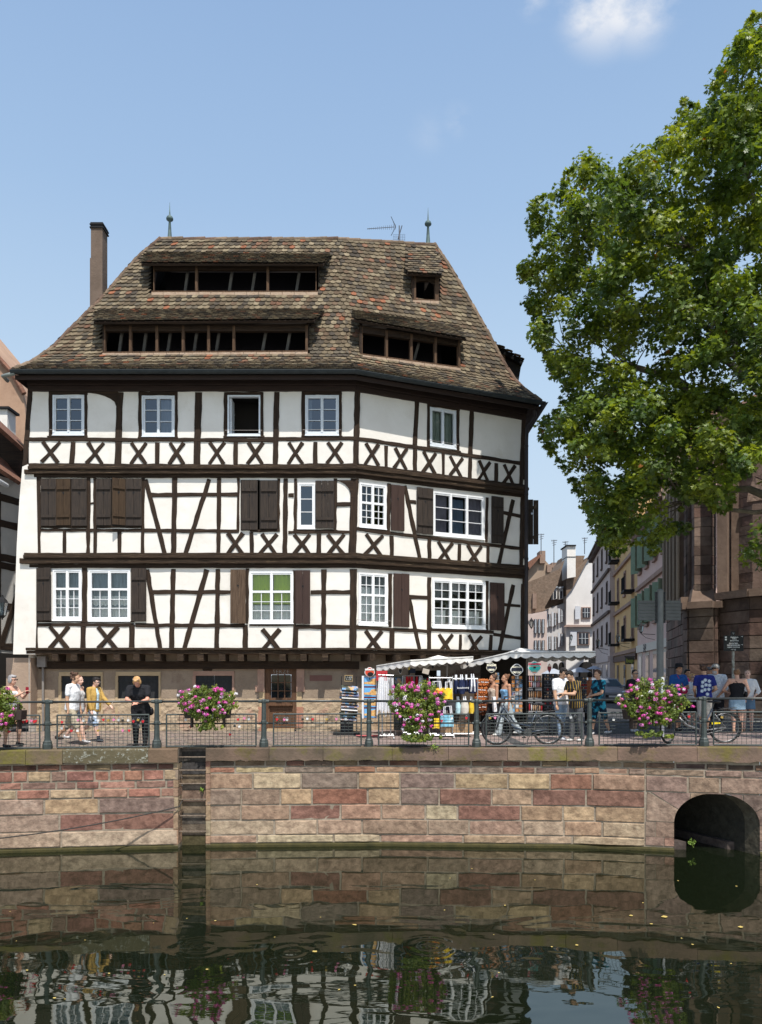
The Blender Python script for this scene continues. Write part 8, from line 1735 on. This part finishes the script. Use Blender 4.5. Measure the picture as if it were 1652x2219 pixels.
def bicycle(rear,front,Yq,label,framem,turn=0,lowstep=True,hasrack=True,yel=False,fe_col=None):
    r=.345; z=zg(XV(rear,Yq)); Rr=V((XV(rear,Yq),Yq,z+r)); Ff=V((XV(front,Yq),Yq-.03,z+r)); d=(Ff-Rr); d.z=0; Ln=d.length; d.normalize(); n=V((0,1,0)); up=V((0,0,1))
    root=empty('bicycle',((Rr+Ff)/2)-V((0,0,r)),label,'bicycle','bicycles parked at the railing'); wheel(root,Rr,r,n); wheel(root,Ff,r,(n+d*turn).normalized())
    B=Rr+d*(Ln*.40)-up*.07; S=Rr+d*(Ln*.22)+up*.42; HT=Ff-d*.17+up*.55; HB=Ff-d*.10+up*.36
    m=MB(); m.tube([B,S],.020,8); m.tube([HT,HB],.026,8); m.tube([HB,HB.lerp(B,.5)-up*.10,B],.028,8)
    if lowstep: m.tube([HT-up*.05,HT.lerp(B,.45)-up*.12,B.lerp(S,.28)],.021,8)
    else: m.tube([HT-up*.02,S-up*.02],.016,8)
    for s in (-1,1): m.tube([B+n*.02*s,Rr+n*.06*s],.014,6); m.tube([S-up*.05,Rr+n*.06*s],.011,6); m.tube([HB+n*.02*s,HB+n*.06*s-up*.04,Ff+n*.055*s],.012,6)
    m.build('frame',framem,root,smooth=True)
    m=MB(); sp_=S+up*.13-d*.04; m.tube([S,sp_],.012,6); m.build('seatpost',spoke,root); m=MB(); m.ell(sp_+up*.03-d*.07,(.09,.085,.035),10,6); m.ell(sp_+up*.03+d*.06,(.11,.04,.025),10,6); m.build('saddle',flat('saddle_black',(.02,.02,.022),.5),root,smooth=True)
    m=MB(); hb=HT+up*.19-d*.02; m.tube([HT,hb],.014,6); m.tube([hb-n*.27-d*.16,hb-n*.24-d*.03+up*.02,hb-n*.05,hb+n*.05,hb+n*.24-d*.03+up*.02,hb+n*.27-d*.16],.012,6); m.build('handlebar',spoke,root,smooth=True)
    for s in (-1,1): m=MB(); m.tube([hb+n*.27*s-d*.16,hb+n*.275*s-d*.26],.017,6); m.build('grip',flat('saddle_black',(.02,.02,.022),.5),root)
    m=MB(); m.ell(hb+d*.12-up*.05,(.05,.04,.045),8,6); m.build('headlight',flat('lamp_chrome',(.4,.4,.42),.2,.8),root)
    for c,a0,a1,k in ((Rr,-.5,2.2,1),(Ff,-.7,1.4,-1)):
        m=MB(); pts=[]
        for i in range(13):
            a=lerp(a0,a1,i/12)*k; pts.append(c+(up*math.cos(a)-d*math.sin(a))*(r+.035))
        for p,q in zip(pts,pts[1:]): m.prism([p-n*.03,p+n*.03,q+n*.03,q-n*.03],(c-p).normalized()*.006)
        m.build('mudguard',fe_col or framem,root,recalc=True)
    m=MB(); m.tube([B-n*.06,B+n*.06],.03,8); m.lathe([(.09,-.004),(.09,.004)],B-n*.05,16,ax=Matrix.Rotation(math.pi/2,3,'X')); cr=d*.11-up*.13; m.tube([B-n*.07,B-n*.07+cr*.9],.011,5); m.tube([B+n*.07,B+n*.07-cr*.9],.011,5); m.tube([B-n*.05+up*.09,Rr-n*.05+up*.03],.005,4); m.tube([B-n*.05-up*.09,Rr-n*.05-up*.03],.005,4); m.build('crankset',spoke,root)
    for s,k in ((-1,.9),(1,-.9)): m=MB(); m.box(B+n*.11*s+cr*k,(.09,.08,.02)); m.build('pedal',black,root)
    if hasrack:
        m=MB(); t=r+.10
        for s in (-1,1): m.tube([Rr+n*.05*s,Rr-d*.05+up*t+n*.06*s],.006,4); m.tube([Rr-d*.25+up*t+n*.06*s,S-up*.03+n*.05*s+d*.0],.007,4)
        for i in range(5): q=Rr+d*(-.24+.09*i)+up*t; m.tube([q-n*.06,q+n*.06],.005,4)
        m.build('luggage_rack',flat('rack_black',(.02,.02,.022),.5),root)
    m=MB(); m.tube([B-d*.1+n*.05,B-d*.02+n*.16-up*.24],.009,5); m.build('kickstand',spoke,root)
    if yel: m=MB(); q=B.lerp(Rr,.55)+up*.14-n*.07; m.box(q,(.19,.04,.055),Matrix.Rotation(-.1,3,'Y')); m.build('yellow_lock',flat('lock_yellow',(.8,.62,.02),.4),root)
bicycle(1188,1076,17.75,'dark blue city bicycle leaning behind the railing in front of the card racks',M('frame_navy',(.03,.045,.07),(.04,.06,.09),rough=.35,spec=.6))
bicycle(1571,1447,17.15,'black and silver city bicycle with a yellow lock right of the widest flower box',flat('frame_silver',(.30,.30,.31),.3,.6),turn=.9,yel=True,fe_col=flat('saddle_black',(.02,.02,.022),.5))
# ---------------------------------------------------------------- parked car
Yc=41.0; cxr=XV(1330,Yc); car=empty('parked_car',(cxr,Yc+1.6,.06),'silver grey hatchback seen from the front behind the widest flower box','car')
paint=M('silver_car_paint',(.33,.36,.40),rough=.25,metal=.4,spec=.6); W2=.88
def cs(z,y,w,t): return [V((cxr-w,Yc+y,z)),V((cxr+w,Yc+y,z)),V((cxr+w*t,Yc+y,z)),V((cxr-w*t,Yc+y,z))]
m=MB()
st=[(0,.30,.62,.80),(.12,.22,.74,.86),(.9,.20,.90,.88),(1.05,.20,.95,.88),(3.6,.20,.98,.88),(3.95,.25,.90,.84)]
n=12; vs=[]
for y,zb_,zt_,w in st:
    for i in range(n):
        a=2*math.pi*i/n+math.pi/n; ca,sa=math.cos(a),math.sin(a); vs.append((cxr+w*math.copysign(abs(ca)**.35,ca),Yc+y,(zb_+zt_)/2+.06+(zt_-zb_)/2*math.copysign(abs(sa)**.45,sa)))
m.add(vs,[(j*n+i,j*n+(i+1)%n,(j+1)*n+(i+1)%n,(j+1)*n+i) for j in range(len(st)-1) for i in range(n)]+[tuple(range(n)),tuple((len(st)-1)*n+i for i in range(n))]); 
vs=[]; K=[(.95,.86,.96,.98),(1.65,.70,1.40,1.42),(2.9,.72,1.47,1.48),(3.85,.76,1.05,1.06)]
rr=[[V((cxr-.84,Yc+y,.93)),V((cxr-w,Yc+y,za)),V((cxr+w,Yc+y,za)),V((cxr+.84,Yc+y,.93))] for y,w,za,zb_ in K]
m.add([q for r_ in rr for q in r_],[(j*4+i,j*4+i+1,(j+1)*4+i+1,(j+1)*4+i) for j in range(3) for i in range(3)]); m.build('body',paint,car,recalc=True)
m=MB(); m.add([V((cxr-.78,Yc+.99,1.0)),V((cxr+.78,Yc+.99,1.0)),V((cxr+.64,Yc+1.58,1.37)),V((cxr-.64,Yc+1.58,1.37))],[(0,1,2,3)]); m.build('windscreen',flat('car_glass',(.06,.09,.12),.08,spec=.7),car)
for s in (-1,1):
    m=MB(); m.ell((cxr+s*.62,Yc+.04,.70),(.17,.10,.075),10,6); hl=m.build('headlight',flat('headlight_glass',(.65,.68,.7),.1,spec=.7),car); 
    m=MB(); m.ell((cxr+s*.74,Yc-.0,.70),(.05,.09,.05),8,5); m.build('indicator',flat('amber',(.8,.3,.03),.3),hl)
    for y in (.75,3.3):
        m=MB(); m.tube([(cxr+s*.66,Yc+y,.36),(cxr+s*.87,Yc+y,.36)],.30,18); wo=m.build('wheel',tyre,car); m=MB(); m.tube([(cxr+s*.865,Yc+y,.36),(cxr+s*.88,Yc+y,.36)],.18,12); m.build('hubcap',metal,wo)
    m=MB(); m.ell((cxr+s*.98,Yc+1.25,1.02),(.10,.07,.07),8,5); m.build('wing_mirror',paint,car)
m=MB(); m.bx(cxr-.42,cxr+.42,Yc-.03,Yc+.1,.42,.56); m.build('grille',blackm,car); m=MB(); m.bx(cxr-.26,cxr+.26,Yc-.05,Yc-.02,.42,.52); m.build('number_plate',flat('plate_white',(.7,.7,.7)),car)
# bollard-like white post top beyond the flower box
m=MB(); p=P(1437,1514,18.2); p.z=.06; m.lathe([(.045,0),(.045,.95),(.04,1.12),(.0,1.13)],V((XV(1436.5,18.2),18.2,.06))*1+V((0,0,.38)),12); m.tube([(XV(1436.5,18.2),18.2,.06),(XV(1436.5,18.2),18.2,.5)],.04,8)
tag(m.build('white_bollard',flat('bollard_white',(.72,.72,.72))),'white bollard rising behind the widest flower box under the signpost','bollard')
# ---------------------------------------------------------------- plane tree
leafm=M('plane_leaf',(.066,.112,.018),(.130,.176,.030),scale=1.1,rough=.45,attr=True,spec=.5)
def translucent(mat):
    t=mat.node_tree; N=t.nodes.new; L=t.links.new; b=t.nodes['Principled BSDF']; o=[x for x in t.nodes if x.type=='OUTPUT_MATERIAL'][0]
    tr=N('ShaderNodeBsdfTranslucent'); src=b.inputs['Base Color'].links[0].from_socket; mu=N('ShaderNodeMixRGB'); mu.blend_type='MULTIPLY'; mu.inputs[0].default_value=1; L(src,mu.inputs[1]); mu.inputs[2].default_value=(1.9,1.75,.6,1); L(mu.outputs[0],tr.inputs[0])
    ms=N('ShaderNodeMixShader'); ms.inputs[0].default_value=.36; L(b.outputs[0],ms.inputs[1]); L(tr.outputs[0],ms.inputs[2]); L(ms.outputs[0],o.inputs[0])
translucent(leafm); translucent(fleaf)
outline=[(1652,22),(1628,28),(1615,55),(1592,92),(1572,140),(1550,165),(1545,205),(1520,225),(1478,212),(1472,250),(1450,285),(1420,300),(1392,330),(1352,342),(1345,385),(1322,372),(1300,350),(1272,338),(1245,352),(1218,366),(1216,408),(1192,418),(1168,425),(1148,446),(1147,492),(1166,520),(1150,552),(1122,578),(1132,600),(1162,628),(1138,655),(1160,690),(1150,716),(1172,760),(1192,808),(1228,852),(1190,890),(1168,930),(1176,972),(1212,1008),(1238,1048),(1262,1100),(1292,1138),(1300,1172),(1318,1206),(1338,1216),(1362,1192),(1398,1186),(1420,1206),(1430,1170),(1470,1160),(1500,1140),(1475,1112),(1500,1090),(1540,1100),(1560,1112),(1588,1105),(1590,1070),(1606,1040),(1640,1020),(1652,1000),(1760,980),(1800,500),(1800,22)]
extra_poly=[[(1652,1120),(1625,1130),(1612,1150),(1632,1170),(1610,1200),(1615,1230),(1652,1245),(1720,1240),(1720,1110)]]
def leaf(mb,c,nrm,s,cc,rot):
    a=nrm.orthogonal().normalized(); a=Matrix.Rotation(rot,3,nrm)@a; b=nrm.cross(a)
    pts=((0,-.15),(.35,-.42),(.38,-.1),(.95,-.05),(.55,.28),(.62,.72),(.22,.55),(0,1.05),(-.22,.55),(-.62,.72),(-.55,.28),(-.95,-.05),(-.38,-.1),(-.35,-.42))
    mb.add([c+a*(x*s)+b*(y*s)+nrm*(.18*s*(abs(x)-y*y*.5)) for x,y in pts],[(0,1,2,3,4,5,6,7,8,9,10,11,12,13)],cc)
tr_=random.Random(11)
tree=empty('plane_tree',(11.5,16.5,.1),'large leafy plane tree reaching into the picture from the right','tree')
lf=MB(); tw=MB(); clumps=[]
TRK=V((11.6,17.2,.1)); 
def depth(vx,vy):
    base=18.0+ (1652-vx)/520*2.9+.6*noise.noise(V((vx*.006,vy*.006,0)))*2; return base
tries=0
while len(clumps)<560 and tries<90000:
    tries+=1; x,y=tr_.uniform(1115,1760),tr_.uniform(20,1230)
    if not (inpoly(x,y,outline) or any(inpoly(x,y,q) for q in extra_poly)): continue
    Yd=depth(x,y)+tr_.uniform(-2.6,2.2)*(1 if x>1300 else .6); 
    if y<560: Yd+=0
    Yd=max(Yd,14.5); r=tr_.uniform(.22,.50); rv=r/Yd*F
    # keep the clump inside the outline
    ok=all(inpoly(x+dx*rv*.5,y+dy*rv*.5,outline) or inpoly(x+dx*rv*.5,y+dy*rv*.5,extra_poly[0]) for dx,dy in ((1,0),(-1,0),(0,1),(0,-1),(-.7,-.7),(-.7,.7)))
    if not ok:
        r*=.45; rv=r/Yd*F
        if not all(inpoly(x+dx*rv*.7,y+dy*rv*.7,outline) or inpoly(x+dx*rv*.7,y+dy*rv*.7,extra_poly[0]) for dx,dy in ((1,0),(-1,0),(0,1),(0,-1))): continue
    c=P(x,y,Yd)
    if any((c-q).length<.34*(r+s) for q,s,_ in clumps[-90:]): continue
    clumps.append((c,r,1))
for tx in (1068,1082,1095,1108,1120,1132):
    for tz in (935,955,975,1110,1130,1290):
        a_,z_=Rt.ray(tx+tr_.uniform(-5,5),tz+tr_.uniform(-10,10)); q0=Rt.pt(a_,z_)
        for t_ in [3.2+.25*i for i in range(22)]:
            q=q0+sd*t_; x,y=vproj(q)
            if inpoly(x-8,y,outline) and inpoly(x,y-8,outline) and inpoly(x,y+8,outline): clumps.append((q,tr_.uniform(.16,.28),1)); break
for (xa,ya),(xb,yb) in zip(outline[:60],outline[1:60]):
    d_=math.hypot(xb-xa,yb-ya); n_=max(1,int(d_/11)); nx_,ny_2=(yb-ya)/d_,-(xb-xa)/d_
    for i in range(n_):
        x,y=lerp(xa,xb,(i+.5)/n_),lerp(ya,yb,(i+.5)/n_); s_=1 if inpoly(x+nx_*3,y+ny_2*3,outline) else -1; k_=tr_.uniform(4,13); x+=nx_*s_*k_; y+=ny_2*s_*k_
        if x<1660 and tr_.random()<.68: clumps.append((P(x,y,depth(x,y)+tr_.uniform(-.8,.8)),tr_.uniform(.06,.13),1))
NC=len(clumps)
print('CLUMPS',NC)
while len(clumps)<NC+130:
    x,y=tr_.uniform(1230,1652),tr_.uniform(860,1215)
    if not inpoly(x,y,outline): continue
    Yd=depth(x,y)+tr_.uniform(-2.6,1.5); r=tr_.uniform(.16,.34); rv=r/Yd*F
    if all(inpoly(x+dx*rv*.7,y+dy*rv*.7,outline) for dx,dy in ((1,0),(-1,0),(0,1),(0,-1))): clumps.append((P(x,y,Yd),r,1))
cnt=0
while cnt<330:   # the rest of the crown, to the right of the picture
    d_=V((tr_.gauss(0,1),tr_.gauss(0,1),tr_.gauss(0,1))).normalized()*(tr_.random()**.38); q=V((12.4,17.4,10.6))+V((d_.x*5.6,d_.y*4.6,d_.z*6.4)); x,y=vproj(q)
    if x<1700 or q.z<4.6: continue
    clumps.append((q,tr_.uniform(.3,.55),1)); cnt+=1
for c,r,_ in clumps:
    n=int((60 if vproj(c)[0]>1690 else 95)*(r/.35)**2)+14; hue=tr_.uniform(.8,1.3); yl=tr_.random()
    for i in range(n):
        d=V((tr_.gauss(0,1),tr_.gauss(0,1),tr_.gauss(0,.75))); d=d.normalized()*r*(tr_.random()**.45)*1.05; p=c+d+V((0,0,-.0))
        nr=(d.normalized()*.5+V((tr_.gauss(0,.55),tr_.gauss(0,.55)-.12,.75+tr_.gauss(0,.35)))).normalized(); s=tr_.uniform(.05,.105); k=hue*tr_.uniform(.75,1.3)
        if yl>.6: cc=(k*1.55,k*1.35,k*.9)
        elif yl<.2: cc=(k*.72,k*.8,k*1.0)
        else: cc=(k,k,k)
        if tr_.random()<.002: cc=(2.2,.6,.8)
        leaf(lf,p,nr,s,cc,tr_.uniform(0,6.28))
lf.build('crown',leafm,tree)
bark=M('plane_bark',(.10,.08,.06),(.20,.17,.12),scale=4,rough=.9,bump=.6,c3=(.28,.25,.18),s3=3)
tm=MB(); tm.tube([TRK,TRK+V((-.1,0,1.5)),TRK+V((-.25,.1,3.2)),TRK+V((-.3,.2,4.6))],[.42,.36,.32,.28],14); tm.build('trunk',bark,tree,smooth=True)
fork=TRK+V((-.3,.2,4.5))
limbs=[]
def limb(pts,r0,r1):
    n=len(pts); tm=MB(); rs=[lerp(r0,r1,i/(n-1)) for i in range(n)]; tm.tube(pts,rs,10); tm.build('limb',bark,tree,smooth=True); limbs.append(pts)
def curve(a,b,sag,n=9,wob=.18):
    a,b=V(a),V(b); return [a.lerp(b,i/(n-1))+V((0,0,sag*math.sin(math.pi*i/(n-1))))+V((noise.noise(V((i,a.x,b.z)))*wob,noise.noise(V((i,b.x,2)))*wob,noise.noise(V((i+.5,b.y,b.x)))*wob)) for i in range(n)]
for tgt,r0,sg in ((V((13.5,16.5,14.5)),.16,.3),(V((16,18,11)),.14,.6),(V((14.5,15,8.5)),.12,.4),(V((12,20,12.5)),.13,.4),(P(1400,1060,20.5),.15,.5),(P(1300,960,21.3),.13,.9),(P(1250,780,21.4),.13,1.2),(P(1340,640,20.5),.14,1),(P(1270,520,20.8),.12,1),(P(1450,480,19.5),.15,.8),(P(1580,300,18.6),.16,.4),(P(1380,800,19.5),.12,.6),(P(1480,1090,19.5),.10,.3),(P(1550,700,17.5),.12,.5)):
    limb(curve(fork+V((R.uniform(-.1,.1),0,R.uniform(-.4,.4))),tgt,sg),r0,.03)
for c,r,_ in [k for k in clumps if k[1]>.2][::2]:
    best=min((q for l in limbs for q in l[2:]),key=lambda q:(q-c).length)
    if (best-c).length<2.0: tw.tube(curve(best,c,.1,5,.12),[.022,.018,.013,.009,.005],4)
tw.build('twigs',bark,tree)
